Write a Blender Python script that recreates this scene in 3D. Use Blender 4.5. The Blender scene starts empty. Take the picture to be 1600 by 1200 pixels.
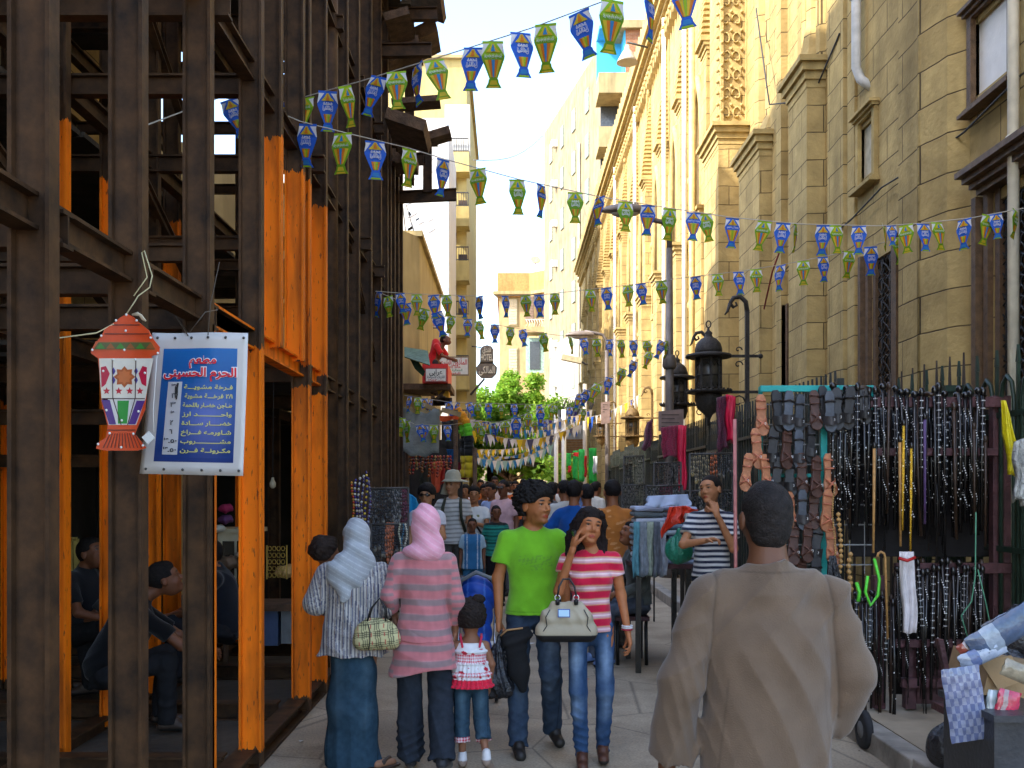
import bpy, math, random
import numpy as np
from mathutils import Vector, Matrix
R = math.radians
SC = bpy.context.scene
COL = SC.collection
F = 1600*35/36.0
EYE = 1.72
VX, VY = 795.0, 765.0
# ---------------------------------------------------------------- camera, world, sun, exposure
cam = bpy.data.cameras.new('camera'); cam.lens = 35; cam.sensor_width = 36
cam.shift_x = 5/1600; cam.shift_y = 165/1600
cam.clip_start = .05; cam.clip_end = 1500
camo = bpy.data.objects.new('camera', cam); COL.objects.link(camo)
camo.location = (0, 0, EYE); camo.rotation_euler = (R(90), 0, 0)
SC.camera = camo
SUN_EL, SUN_AZ = 42.0, 242.0          # azimuth clockwise from +Y: the sun stands left and a little behind the camera
w = bpy.data.worlds.new('World'); SC.world = w; w.use_nodes = True
nt = w.node_tree; bg = nt.nodes['Background']
sky = nt.nodes.new('ShaderNodeTexSky'); sky.sky_type = 'NISHITA'; sky.sun_disc = False
sky.sun_elevation = R(SUN_EL); sky.sun_rotation = R(SUN_AZ)
sky.air_density = 1.0; sky.dust_density = 1.8; sky.ozone_density = 1.6
nt.links.new(sky.outputs[0], bg.inputs[0]); bg.inputs[1].default_value = .15
sl = bpy.data.lights.new('sun', 'SUN'); sl.energy = 2.1; sl.angle = R(.5); sl.color = (1, .93, .80)
so = bpy.data.objects.new('sun', sl); COL.objects.link(so)
_d = Vector((math.sin(R(SUN_AZ))*math.cos(R(SUN_EL)), math.cos(R(SUN_AZ))*math.cos(R(SUN_EL)), math.sin(R(SUN_EL))))
so.rotation_euler = _d.to_track_quat('Z', 'Y').to_euler(); so.location = (-10, -10, 40)
SC.view_settings.view_transform = 'Standard'; SC.view_settings.look = 'None'
SC.view_settings.exposure = 2.4; SC.view_settings.gamma = 1
SC.cycles.max_bounces = 6; SC.cycles.diffuse_bounces = 4; SC.cycles.glossy_bounces = 2
SC.cycles.transparent_max_bounces = 6
SC.cycles.use_adaptive_sampling = True; SC.cycles.adaptive_threshold = .02
SC.cycles.use_denoising = True

def P(px, py, Y): return ((px-VX)/F*Y, Y, EYE-(py-VY)/F*Y)
def YX(px, X): return X*F/(px-VX)
def ZY(py, Y): return EYE-(py-VY)/F*Y

# ---------------------------------------------------------------- materials
MATS = {}
def _new(name):
    m = bpy.data.materials.new(name); m.use_nodes = True
    return m, m.node_tree.nodes, m.node_tree.links, m.node_tree.nodes['Principled BSDF']
def _coord(N, L):
    t = N.new('ShaderNodeTexCoord'); return t.outputs['Object']
def mat(name, col, rough=.7, metal=0, nscale=8, nvar=.25, bump=.15, spec=.4, bscale=None, trans=0, stains=0):
    if name in MATS: return MATS[name]
    m, N, L, B = _new(name); co = _coord(N, L)
    n = N.new('ShaderNodeTexNoise'); n.inputs['Scale'].default_value = nscale; n.inputs['Detail'].default_value = 6
    L.new(co, n.inputs['Vector'])
    hsv = N.new('ShaderNodeHueSaturation'); hsv.inputs['Color'].default_value = (*col, 1)
    mr = N.new('ShaderNodeMapRange'); mr.inputs[1].default_value = .3; mr.inputs[2].default_value = .7
    mr.inputs[3].default_value = 1-nvar; mr.inputs[4].default_value = 1+nvar
    L.new(n.outputs[0], mr.inputs[0]); L.new(mr.outputs[0], hsv.inputs['Value'])
    out = hsv.outputs[0]
    if stains:
        n3 = N.new('ShaderNodeTexNoise'); n3.inputs['Scale'].default_value = 1.3; n3.inputs['Detail'].default_value = 8
        mp = N.new('ShaderNodeMapping'); mp.inputs['Scale'].default_value = (2.2, 2.2, .45); L.new(co, mp.inputs[0]); L.new(mp.outputs[0], n3.inputs['Vector'])
        m3 = N.new('ShaderNodeMapRange'); m3.inputs[1].default_value = .45; m3.inputs[2].default_value = .72; m3.inputs[3].default_value = 0; m3.inputs[4].default_value = stains
        L.new(n3.outputs[0], m3.inputs[0])
        mx = N.new('ShaderNodeMix'); mx.data_type = 'RGBA'; L.new(m3.outputs[0], mx.inputs[0]); L.new(out, mx.inputs[6])
        mx.inputs[7].default_value = (col[0]*.35, col[1]*.33, col[2]*.3, 1); out = mx.outputs[2]
    L.new(out, B.inputs['Base Color'])
    B.inputs['Roughness'].default_value = rough; B.inputs['Metallic'].default_value = metal
    B.inputs['Specular IOR Level'].default_value = spec
    if trans: B.inputs['Transmission Weight'].default_value = trans
    if bump:
        b = N.new('ShaderNodeBump'); b.inputs['Strength'].default_value = bump; b.inputs['Distance'].default_value = .02
        n2 = N.new('ShaderNodeTexNoise'); n2.inputs['Scale'].default_value = bscale or nscale*5; n2.inputs['Detail'].default_value = 5
        L.new(co, n2.inputs['Vector']); L.new(n2.outputs[0], b.inputs['Height']); L.new(b.outputs[0], B.inputs['Normal'])
    MATS[name] = m; return m
def vcmat(name, rough=.75, bump=.1, bscale=60, nvar=.15, nscale=12, spec=.3, sheen=0, trans=0, metal=0):
    """material whose base colour comes from the mesh's own colour attribute (paint, print, dye, skin)"""
    if name in MATS: return MATS[name]
    m, N, L, B = _new(name); co = _coord(N, L)
    a = N.new('ShaderNodeAttribute'); a.attribute_name = 'Col'
    n = N.new('ShaderNodeTexNoise'); n.inputs['Scale'].default_value = nscale; n.inputs['Detail'].default_value = 6
    L.new(co, n.inputs['Vector'])
    hsv = N.new('ShaderNodeHueSaturation'); L.new(a.outputs['Color'], hsv.inputs['Color'])
    mr = N.new('ShaderNodeMapRange'); mr.inputs[1].default_value = .3; mr.inputs[2].default_value = .7
    mr.inputs[3].default_value = 1-nvar; mr.inputs[4].default_value = 1+nvar
    L.new(n.outputs[0], mr.inputs[0]); L.new(mr.outputs[0], hsv.inputs['Value']); L.new(hsv.outputs[0], B.inputs['Base Color'])
    B.inputs['Roughness'].default_value = rough; B.inputs['Specular IOR Level'].default_value = spec; B.inputs['Metallic'].default_value = metal
    if sheen: B.inputs['Sheen Weight'].default_value = sheen
    if trans:
        tr = N.new('ShaderNodeBsdfTranslucent'); L.new(hsv.outputs[0], tr.inputs[0]); ms = N.new('ShaderNodeMixShader'); ms.inputs[0].default_value = trans
        L.new(B.outputs[0], ms.inputs[1]); L.new(tr.outputs[0], ms.inputs[2]); L.new(ms.outputs[0], N['Material Output'].inputs[0])
    if bump:
        b = N.new('ShaderNodeBump'); b.inputs['Strength'].default_value = bump; b.inputs['Distance'].default_value = .01
        n2 = N.new('ShaderNodeTexNoise'); n2.inputs['Scale'].default_value = bscale; n2.inputs['Detail'].default_value = 4
        L.new(co, n2.inputs['Vector']); L.new(n2.outputs[0], b.inputs['Height']); L.new(b.outputs[0], B.inputs['Normal'])
    MATS[name] = m; return m
def stone(name, c1, c2, bw=.85, bh=.36, mortar=(.09, .065, .035), msize=.012, bump=.5, stains=.5, rough=.9):
    if name in MATS: return MATS[name]
    m, N, L, B = _new(name); co = _coord(N, L)
    sx = N.new('ShaderNodeSeparateXYZ'); L.new(co, sx.inputs[0])
    ad = N.new('ShaderNodeMath'); ad.operation = 'ADD'; L.new(sx.outputs[0], ad.inputs[0]); L.new(sx.outputs[1], ad.inputs[1])
    nw = N.new('ShaderNodeTexNoise'); nw.inputs['Scale'].default_value = 1.7; L.new(co, nw.inputs['Vector'])
    mw = N.new('ShaderNodeMath'); mw.operation = 'MULTIPLY_ADD'; mw.inputs[1].default_value = .05; L.new(nw.outputs[0], mw.inputs[0]); L.new(sx.outputs[2], mw.inputs[2])
    cb = N.new('ShaderNodeCombineXYZ'); L.new(ad.outputs[0], cb.inputs[0]); L.new(mw.outputs[0], cb.inputs[1])
    br = N.new('ShaderNodeTexBrick'); L.new(cb.outputs[0], br.inputs['Vector'])
    br.inputs['Scale'].default_value = 1; br.inputs['Brick Width'].default_value = bw; br.inputs['Row Height'].default_value = bh
    br.inputs['Mortar Size'].default_value = msize; br.inputs['Mortar Smooth'].default_value = .6; br.inputs['Bias'].default_value = -.1
    br.inputs['Color1'].default_value = (*c1, 1); br.inputs['Color2'].default_value = (*c2, 1); br.inputs['Mortar'].default_value = (*mortar, 1)
    n = N.new('ShaderNodeTexNoise'); n.inputs['Scale'].default_value = 2.5; n.inputs['Detail'].default_value = 10; n.inputs['Roughness'].default_value = .65; L.new(co, n.inputs['Vector'])
    hsv = N.new('ShaderNodeHueSaturation'); L.new(br.outputs[0], hsv.inputs['Color'])
    mr = N.new('ShaderNodeMapRange'); mr.inputs[1].default_value = .3; mr.inputs[2].default_value = .7; mr.inputs[3].default_value = .72; mr.inputs[4].default_value = 1.25
    L.new(n.outputs[0], mr.inputs[0]); L.new(mr.outputs[0], hsv.inputs['Value'])
    n3 = N.new('ShaderNodeTexNoise'); n3.inputs['Scale'].default_value = 1; n3.inputs['Detail'].default_value = 8
    mp = N.new('ShaderNodeMapping'); mp.inputs['Scale'].default_value = (2.5, 2.5, .35); L.new(co, mp.inputs[0]); L.new(mp.outputs[0], n3.inputs['Vector'])
    m3 = N.new('ShaderNodeMapRange'); m3.inputs[1].default_value = .48; m3.inputs[2].default_value = .75; m3.inputs[3].default_value = 0; m3.inputs[4].default_value = stains
    L.new(n3.outputs[0], m3.inputs[0]); mx = N.new('ShaderNodeMix'); mx.data_type = 'RGBA'
    L.new(m3.outputs[0], mx.inputs[0]); L.new(hsv.outputs[0], mx.inputs[6]); mx.inputs[7].default_value = (c1[0]*.4, c1[1]*.4, c1[2]*.42, 1)
    L.new(mx.outputs[2], B.inputs['Base Color']); B.inputs['Roughness'].default_value = rough; B.inputs['Specular IOR Level'].default_value = .15
    n2 = N.new('ShaderNodeTexNoise'); n2.inputs['Scale'].default_value = 18; n2.inputs['Detail'].default_value = 6; L.new(co, n2.inputs['Vector'])
    mm = N.new('ShaderNodeMath'); mm.operation = 'MULTIPLY_ADD'; mm.inputs[1].default_value = -1.2; L.new(br.outputs['Fac'], mm.inputs[0]); L.new(n2.outputs[0], mm.inputs[2])
    b = N.new('ShaderNodeBump'); b.inputs['Strength'].default_value = bump; b.inputs['Distance'].default_value = .02
    L.new(mm.outputs[0], b.inputs['Height']); L.new(b.outputs[0], B.inputs['Normal'])
    MATS[name] = m; return m
def painted_steel(name, z0=-9, z1=-9, z2=-9, z3=-9):
    """bare rusty steel, primed orange between the heights z0..z1 and z2..z3 with ragged edges and drips"""
    if name in MATS: return MATS[name]
    m, N, L, B = _new(name); co = _coord(N, L)
    g = N.new('ShaderNodeNewGeometry'); sx = N.new('ShaderNodeSeparateXYZ'); L.new(g.outputs['Position'], sx.inputs[0])
    n = N.new('ShaderNodeTexNoise'); n.inputs['Scale'].default_value = 14; n.inputs['Detail'].default_value = 5
    mp = N.new('ShaderNodeMapping'); mp.inputs['Scale'].default_value = (2.5, 2.5, .5); L.new(g.outputs['Position'], mp.inputs[0]); L.new(mp.outputs[0], n.inputs['Vector'])
    z = N.new('ShaderNodeMath'); z.operation = 'MULTIPLY_ADD'; z.inputs[1].default_value = .16; L.new(n.outputs[0], z.inputs[0]); L.new(sx.outputs[2], z.inputs[2])
    def band(a, b):
        p = N.new('ShaderNodeMath'); p.operation = 'GREATER_THAN'; p.inputs[1].default_value = a+.08; L.new(z.outputs[0], p.inputs[0])
        q = N.new('ShaderNodeMath'); q.operation = 'LESS_THAN'; q.inputs[1].default_value = b+.08; L.new(z.outputs[0], q.inputs[0])
        r = N.new('ShaderNodeMath'); r.operation = 'MULTIPLY'; L.new(p.outputs[0], r.inputs[0]); L.new(q.outputs[0], r.inputs[1]); return r.outputs[0]
    s = N.new('ShaderNodeMath'); s.operation = 'MAXIMUM'; L.new(band(z0, z1), s.inputs[0]); L.new(band(z2, z3), s.inputs[1])
    nr = N.new('ShaderNodeTexNoise'); nr.inputs['Scale'].default_value = 7; nr.inputs['Detail'].default_value = 14; nr.inputs['Roughness'].default_value = .62; L.new(co, nr.inputs['Vector'])
    cr = N.new('ShaderNodeValToRGB'); cr.color_ramp.elements[0].position = .3; cr.color_ramp.elements[0].color = (.018, .011, .007, 1)
    cr.color_ramp.elements[1].position = .75; cr.color_ramp.elements[1].color = (.105, .050, .020, 1); L.new(nr.outputs[0], cr.inputs[0])
    no = N.new('ShaderNodeTexNoise'); no.inputs['Scale'].default_value = 3; no.inputs['Detail'].default_value = 9; L.new(mp.outputs[0], no.inputs['Vector'])
    co2 = N.new('ShaderNodeValToRGB'); co2.color_ramp.elements[0].position = .33; co2.color_ramp.elements[0].color = (.40, .085, .004, 1)
    co2.color_ramp.elements[1].position = .55; co2.color_ramp.elements[1].color = (.84, .175, .002, 1); L.new(no.outputs[0], co2.inputs[0])
    # chips and rubbed patches in the paint
    nc = N.new('ShaderNodeTexNoise'); nc.inputs['Scale'].default_value = 26; nc.inputs['Detail'].default_value = 6; L.new(mp.outputs[0], nc.inputs['Vector'])
    ch = N.new('ShaderNodeMapRange'); ch.inputs[1].default_value = .63; ch.inputs[2].default_value = .68; ch.inputs[3].default_value = 1; ch.inputs[4].default_value = .25; L.new(nc.outputs[0], ch.inputs[0])
    fm = N.new('ShaderNodeMath'); fm.operation = 'MULTIPLY'; L.new(s.outputs[0], fm.inputs[0]); L.new(ch.outputs[0], fm.inputs[1])
    mx = N.new('ShaderNodeMix'); mx.data_type = 'RGBA'; L.new(fm.outputs[0], mx.inputs[0]); L.new(cr.outputs[0], mx.inputs[6]); L.new(co2.outputs[0], mx.inputs[7])
    L.new(mx.outputs[2], B.inputs['Base Color']); B.inputs['Roughness'].default_value = .62; B.inputs['Specular IOR Level'].default_value = .18
    b = N.new('ShaderNodeBump'); b.inputs['Strength'].default_value = .25; b.inputs['Distance'].default_value = .01; L.new(nr.outputs[0], b.inputs['Height']); L.new(b.outputs[0], B.inputs['Normal'])
    MATS[name] = m; return m

# ---------------------------------------------------------------- objects
def tag(o, label=None, cat=None, group=None, kind=None):
    if label: o['label'] = label
    if cat: o['category'] = cat
    if group: o['group'] = group
    if kind: o['kind'] = kind
    return o
def thing(name, label, cat, loc=(0, 0, 0), rotz=0, group=None):
    o = bpy.data.objects.new(name, None); COL.objects.link(o); o.empty_display_size = .1
    o.location = loc; o.rotation_euler = (0, 0, rotz); return tag(o, label, cat, group)
def pos(o):
    v = Vector(o.location)
    while o.parent: o = o.parent; v = v+Vector(o.location)
    return v
def srgb(r, g, b):
    f = lambda c: ((c/255+.055)/1.055)**2.4 if c > 10 else c/255/12.92
    return (f(r), f(g), f(b))
class MB:
    """collects shapes (world coordinates, or local ones when built under a rotated thing) for ONE mesh object"""
    def __init__(s): s.v = []; s.f = []; s.c = []; s.m = []; s.sm = []; s.col = (1, 1, 1); s.mi = 0; s.smooth = False
    def face(s, idx): s.f.append(tuple(idx)); s.c.append(s.col); s.m.append(s.mi); s.sm.append(s.smooth)
    def poly(s, pts): n = len(s.v); s.v += [tuple(p) for p in pts]; s.face(range(n, n+len(pts)))
    def obox(s, c, ax, ay, az):
        c = Vector(c); ax, ay, az = Vector(ax), Vector(ay), Vector(az); n = len(s.v)
        for dz in (-1, 1):
            for dx, dy in ((-1, -1), (1, -1), (1, 1), (-1, 1)): s.v.append(tuple(c+ax*dx+ay*dy+az*dz))
        flip = ax.cross(ay).dot(az) < 0
        for q in ((3, 2, 1, 0), (4, 5, 6, 7), (0, 1, 5, 4), (1, 2, 6, 5), (2, 3, 7, 6), (3, 0, 4, 7)):
            q = q[::-1] if flip else q
            s.face([n+i for i in q])
    def box(s, x0, x1, y0, y1, z0, z1): s.obox(((x0+x1)/2, (y0+y1)/2, (z0+z1)/2), (abs(x1-x0)/2, 0, 0), (0, abs(y1-y0)/2, 0), (0, 0, abs(z1-z0)/2))
    def bar(s, p0, p1, w, h, up=(0, 0, 1)):
        p0, p1 = Vector(p0), Vector(p1); d = p1-p0; u = Vector(up)
        x = d.cross(u)
        if x.length < 1e-6: x = d.cross(Vector((1, 0, 0)))
        x.normalize(); u = x.cross(d).normalized()
        s.obox((p0+p1)/2, d/2, x*w/2, u*h/2)
    def ibeam(s, p0, p1, h, b, hdir, tw=.012, tf=.014):
        """hdir: direction of the section height (across the flanges)"""
        p0, p1 = Vector(p0), Vector(p1); hd = Vector(hdir).normalized(); d = p1-p0; wd = d.cross(hd).normalized()
        s.obox((p0+p1)/2, d/2, wd*tw/2, hd*(h/2-tf))
        for k in (-1, 1): s.obox((p0+p1)/2+hd*k*(h/2-tf/2), d/2, wd*b/2, hd*tf/2)
    def tube(s, pts, r, n=8, cap=True, closed=False):
        pts = [Vector(p) for p in pts]; rs = r if isinstance(r, (list, tuple)) else [r]*len(pts); base = len(s.v)
        up = None; m = len(pts)
        for i, p in enumerate(pts):
            a = pts[i-1] if i > 0 else (pts[-1] if closed else p); b = pts[(i+1) % m] if i < m-1 or closed else p
            t = (b-a).normalized() if (b-a).length > 1e-9 else Vector((0, 0, 1))
            if up is None: up = t.orthogonal().normalized()
            up = (up-t*up.dot(t)); up = up.normalized() if up.length > 1e-6 else t.orthogonal().normalized()
            w = t.cross(up)
            for k in range(n):
                an = 2*math.pi*k/n; s.v.append(tuple(p+(up*math.cos(an)+w*math.sin(an))*rs[i]))
        o = s.smooth; s.smooth = True
        for i in range(m if closed else m-1):
            j = (i+1) % m
            for k in range(n):
                k2 = (k+1) % n; s.face((base+i*n+k, base+i*n+k2, base+j*n+k2, base+j*n+k))
        s.smooth = o
        if cap and not closed:
            s.face([base+k for k in range(n)][::-1]); s.face([base+(m-1)*n+k for k in range(n)])
    def lathe(s, prof, c=(0, 0, 0), n=16, smooth=True, ax=None):
        """prof: (radius, z) from bottom to top, around a vertical axis through c"""
        base = len(s.v); c = Vector(c)
        for r, z in prof:
            for k in range(n):
                a = 2*math.pi*k/n; q = Vector((r*math.cos(a), r*math.sin(a), z))
                if ax is not None: q = ax @ q
                s.v.append(tuple(c+q))
        o = s.smooth; s.smooth = smooth
        for i in range(len(prof)-1):
            for k in range(n):
                k2 = (k+1) % n; s.face((base+i*n+k, base+i*n+k2, base+(i+1)*n+k2, base+(i+1)*n+k))
        s.smooth = o
        if prof[0][0] > 1e-5: s.face([base+k for k in range(n)][::-1])
        if prof[-1][0] > 1e-5: s.face([base+(len(prof)-1)*n+k for k in range(n)])
    def ball(s, c, r, n=10, sq=(1, 1, 1)):
        m = max(4, n//2); base = len(s.v); c = Vector(c)
        for i in range(m+1):
            th = math.pi*i/m
            for k in range(n):
                a = 2*math.pi*k/n
                s.v.append((c.x+r*sq[0]*math.sin(th)*math.cos(a), c.y+r*sq[1]*math.sin(th)*math.sin(a), c.z-r*sq[2]*math.cos(th)))
        o = s.smooth; s.smooth = True
        for i in range(m):
            for k in range(n):
                k2 = (k+1) % n; s.face((base+i*n+k, base+i*n+k2, base+(i+1)*n+k2, base+(i+1)*n+k))
        s.smooth = o
    def prism(s, pts, d):
        """extrude a planar polygon by the vector d (pts ordered so that its normal points against d)"""
        d = Vector(d); n = len(s.v); m = len(pts)
        nrm = Vector((0, 0, 0)); q = [Vector(p) for p in pts]
        for i in range(m): nrm += q[i].cross(q[(i+1) % m])
        if nrm.dot(d) > 0: q = q[::-1]
        s.v += [tuple(p) for p in q]+[tuple(p+d) for p in q]
        s.face(range(n, n+m)); s.face(range(n+2*m-1, n+m-1, -1))
        for i in range(m): j = (i+1) % m; s.face((n+j, n+i, n+m+i, n+m+j))
    def grid(s, fn, nu, nv, double=False):
        base = len(s.v)
        for i in range(nu+1):
            for j in range(nv+1): s.v.append(tuple(fn(i/nu, j/nv)))
        for i in range(nu):
            for j in range(nv):
                a = base+i*(nv+1)+j; s.face((a, a+nv+1, a+nv+2, a+1))
    def build(s, name, m, parent=None, bevel=0, solid=0):
        me = bpy.data.meshes.new(name); org = pos(parent) if parent else Vector((0, 0, 0))
        me.from_pydata([(v[0]-org.x, v[1]-org.y, v[2]-org.z) for v in s.v], [], s.f)
        for mm in (m if isinstance(m, (list, tuple)) else [m]): me.materials.append(mm)
        me.polygons.foreach_set('use_smooth', s.sm); me.polygons.foreach_set('material_index', s.m)
        if any(c != (1, 1, 1) for c in s.c):
            at = me.color_attributes.new('Col', 'FLOAT_COLOR', 'CORNER'); arr = []
            for f, c in zip(s.f, s.c): arr += [c[0], c[1], c[2], 1]*len(f)
            at.data.foreach_set('color', arr)
        me.update()
        o = bpy.data.objects.new(name, me); COL.objects.link(o)
        if parent: o.parent = parent
        if solid:
            md = o.modifiers.new('s', 'SOLIDIFY'); md.thickness = solid; md.offset = 0
        if bevel:
            md = o.modifiers.new('b', 'BEVEL'); md.width = bevel; md.segments = 2; md.limit_method = 'ANGLE'
        return o
CHILD = {}
def kids(o): return [c for c in COL.objects if c.parent == o] if o.name not in CHILD else CHILD[o.name]
def copy_tree(o, loc=None, rot=None, label=None, scale=None, keep=None):
    """a copy of a thing with copies of its parts and sub-parts (mesh data shared)"""
    if keep is None:
        keep = {}
        for c in COL.objects:
            if c.parent: keep.setdefault(c.parent.name, []).append(c)
    def rec(a, par):
        c = a.copy(); COL.objects.link(c); c.parent = par
        for ch in keep.get(a.name, []): rec(ch, c)
        return c
    r = rec(o, None)
    if loc is not None: r.location = loc
    if rot is not None: r.rotation_euler = rot
    if scale is not None: r.scale = (scale,)*3 if not isinstance(scale, (tuple, list)) else scale
    if label: r['label'] = label
    return r
# Arabic letters joined into their presentation forms, right to left
_AF = {'ا':(0xFE8D,2),'أ':(0xFE83,2),'ب':(0xFE8F,4),'ة':(0xFE93,2),'ت':(0xFE95,4),'ث':(0xFE99,4),'ج':(0xFE9D,4),'ح':(0xFEA1,4),'خ':(0xFEA5,4),'د':(0xFEA9,2),'ذ':(0xFEAB,2),'ر':(0xFEAD,2),'ز':(0xFEAF,2),'س':(0xFEB1,4),'ش':(0xFEB5,4),'ص':(0xFEB9,4),'ض':(0xFEBD,4),'ط':(0xFEC1,4),'ظ':(0xFEC5,4),'ع':(0xFEC9,4),'غ':(0xFECD,4),'ف':(0xFED1,4),'ق':(0xFED5,4),'ك':(0xFED9,4),'ل':(0xFEDD,4),'م':(0xFEE1,4),'ن':(0xFEE5,4),'ه':(0xFEE9,4),'و':(0xFEED,2),'ى':(0xFEEF,2),'ي':(0xFEF1,4)}
def arabic(s):
    out = []
    for i, c in enumerate(s):
        if c not in _AF: out.append(c); continue
        b, n = _AF[c]; p = i > 0 and (s[i-1] == 'ـ' or (s[i-1] in _AF and _AF[s[i-1]][1] == 4))
        q = n == 4 and i+1 < len(s) and (s[i+1] in _AF or s[i+1] == 'ـ')
        out.append(chr(b+{(0, 0): 0, (1, 0): 1, (0, 1): 2, (1, 1): 3}[(int(p), int(q))]))
    return ''.join(reversed(out))
_TC = {}
def text_polys(s, bold=0, ar=True):
    """flat outline faces of a line of lettering, unit height, centred on x, as (verts2d, faces)"""
    k = (s, bold, ar)
    if k in _TC: return _TC[k]
    cu = bpy.data.curves.new('t', 'FONT'); cu.body = arabic(s) if ar else s; cu.size = 1; cu.resolution_u = 2; cu.align_x = 'CENTER'; cu.offset = bold
    o = bpy.data.objects.new('t', cu); COL.objects.link(o)
    me = o.to_mesh(); vs = [(v.co.x, v.co.y) for v in me.vertices]; fs = [tuple(p.vertices) for p in me.polygons]
    o.to_mesh_clear(); bpy.data.objects.remove(o); bpy.data.curves.remove(cu)
    _TC[k] = (vs, fs); return _TC[k]
def put_text(mb, s, org, ux, uy, size, bold=0, width=None, ar=True, align='C', off=(0, 0, 0)):
    vs, fs = text_polys(s, bold, ar)
    if not vs: return
    x0 = min(v[0] for v in vs); x1 = max(v[0] for v in vs); sx = size
    if width: sx = width/(x1-x0)
    sh = {'C': -(x0+x1)/2, 'R': -x1, 'L': -x0}[align]
    n = len(mb.v); org, ux, uy = Vector(org)+Vector(off), Vector(ux), Vector(uy)
    mb.v += [tuple(org+ux*(v[0]+sh)*sx+uy*v[1]*size) for v in vs]
    for f in fs: mb.face([n+i for i in f])
rnd = random.Random(7)
# ================================================================ GROUND
def ground_mat():
    m, N, L, B = _new('ground_mat'); co = _coord(N, L)
    n = N.new('ShaderNodeTexNoise'); n.inputs['Scale'].default_value = 1.1; n.inputs['Detail'].default_value = 10; n.inputs['Roughness'].default_value = .65; L.new(co, n.inputs['Vector'])
    c = N.new('ShaderNodeValToRGB'); c.color_ramp.elements[0].position = .3; c.color_ramp.elements[0].color = (.19, .145, .095, 1)
    c.color_ramp.elements[1].position = .7; c.color_ramp.elements[1].color = (.52, .41, .275, 1); L.new(n.outputs[0], c.inputs[0])
    v = N.new('ShaderNodeTexNoise'); v.inputs['Scale'].default_value = 60; v.inputs['Detail'].default_value = 4; L.new(co, v.inputs['Vector'])
    mx = N.new('ShaderNodeMix'); mx.data_type = 'RGBA'; mx.blend_type = 'MULTIPLY'; mx.inputs[0].default_value = .6; L.new(c.outputs[0], mx.inputs[6])
    mr = N.new('ShaderNodeMapRange'); mr.inputs[1].default_value = .3; mr.inputs[2].default_value = .65; mr.inputs[3].default_value = .55; mr.inputs[4].default_value = 1.2; L.new(v.outputs[0], mr.inputs[0]); L.new(mr.outputs[0], mx.inputs[7])
    # damp and oily patches, and hairline cracks
    s = N.new('ShaderNodeTexNoise'); s.inputs['Scale'].default_value = .55; s.inputs['Detail'].default_value = 7; L.new(co, s.inputs['Vector'])
    sr = N.new('ShaderNodeMapRange'); sr.inputs[1].default_value = .52; sr.inputs[2].default_value = .66; sr.inputs[3].default_value = 0; sr.inputs[4].default_value = .75; L.new(s.outputs[0], sr.inputs[0])
    m2 = N.new('ShaderNodeMix'); m2.data_type = 'RGBA'; L.new(sr.outputs[0], m2.inputs[0]); L.new(mx.outputs[2], m2.inputs[6]); m2.inputs[7].default_value = (.05, .042, .034, 1)
    k = N.new('ShaderNodeTexVoronoi'); k.feature = 'DISTANCE_TO_EDGE'; k.inputs['Scale'].default_value = .9; L.new(co, k.inputs['Vector'])
    kr = N.new('ShaderNodeMapRange'); kr.inputs[1].default_value = .0; kr.inputs[2].default_value = .012; kr.inputs[3].default_value = .5; kr.inputs[4].default_value = 1; L.new(k.outputs[0], kr.inputs[0])
    m4 = N.new('ShaderNodeMix'); m4.data_type = 'RGBA'; m4.blend_type = 'MULTIPLY'; m4.inputs[0].default_value = 1; L.new(m2.outputs[2], m4.inputs[6]); L.new(kr.outputs[0], m4.inputs[7])
    L.new(m4.outputs[2], B.inputs['Base Color']); B.inputs['Roughness'].default_value = .85
    b = N.new('ShaderNodeBump'); b.inputs['Strength'].default_value = .5; b.inputs['Distance'].default_value = .012; L.new(v.outputs[0], b.inputs['Height']); L.new(b.outputs[0], B.inputs['Normal'])
    return m
gm = ground_mat()
b = MB(); b.poly([(-400, -200, -.004), (400, -200, -.004), (400, 900, -.004), (-400, 900, -.004)])
tag(b.build('ground', mat('earth', (.20, .16, .11), .95, nscale=.7)), kind='structure')
b = MB(); b.poly([(-1.62, -14, 0), (2.36, -14, 0), (2.36, 90, 0), (-1.62, 90, 0)])
tag(b.build('street', gm), kind='structure')
b = MB(); b.box(2.52, 4.7, -14, 64, -.01, .135)
tag(b.build('pavement', mat('paving', (.30, .24, .165), .85, nscale=3, nvar=.3, bump=.3)), kind='structure')
b = MB()
y = -14.0
while y < 64:
    l = rnd.uniform(.7, 1.0); j = rnd.uniform(-.008, .008); b.obox((2.44+j, y+l/2, .065+j), (.078, 0, 0), (0, l/2-.006, 0), (0, 0, .075)); y += l
tag(b.build('kerb', mat('kerb_stone', (.27, .24, .20), .85, nscale=5, nvar=.35, bump=.4), bevel=.012), kind='structure')
# low step and sunken strip of the building plot on the left, behind the frame's ground beam
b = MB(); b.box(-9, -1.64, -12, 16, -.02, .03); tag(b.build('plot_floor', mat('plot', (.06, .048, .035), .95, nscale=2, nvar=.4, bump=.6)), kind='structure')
b = MB(); b.poly([P(x, y, 11.8)[:2]+(.004,) for x, y in ((735, 995), (0, 0), (0, 0))][:1]+[(-.6, 11.1, .004), (.15, 10.9, .004), (.3, 11.15, .004), (-.5, 11.35, .004)])
b.v[0] = (-.9, 11.25, .004)
b.poly([(-.7, 10.55, .004), (.1, 10.45, .004), (.15, 10.55, .004), (-.7, 10.66, .004)])
tag(b.build('road_marking', mat('worn_white', (.62, .60, .56), .8, nscale=14, nvar=.25)), kind='structure')

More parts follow.
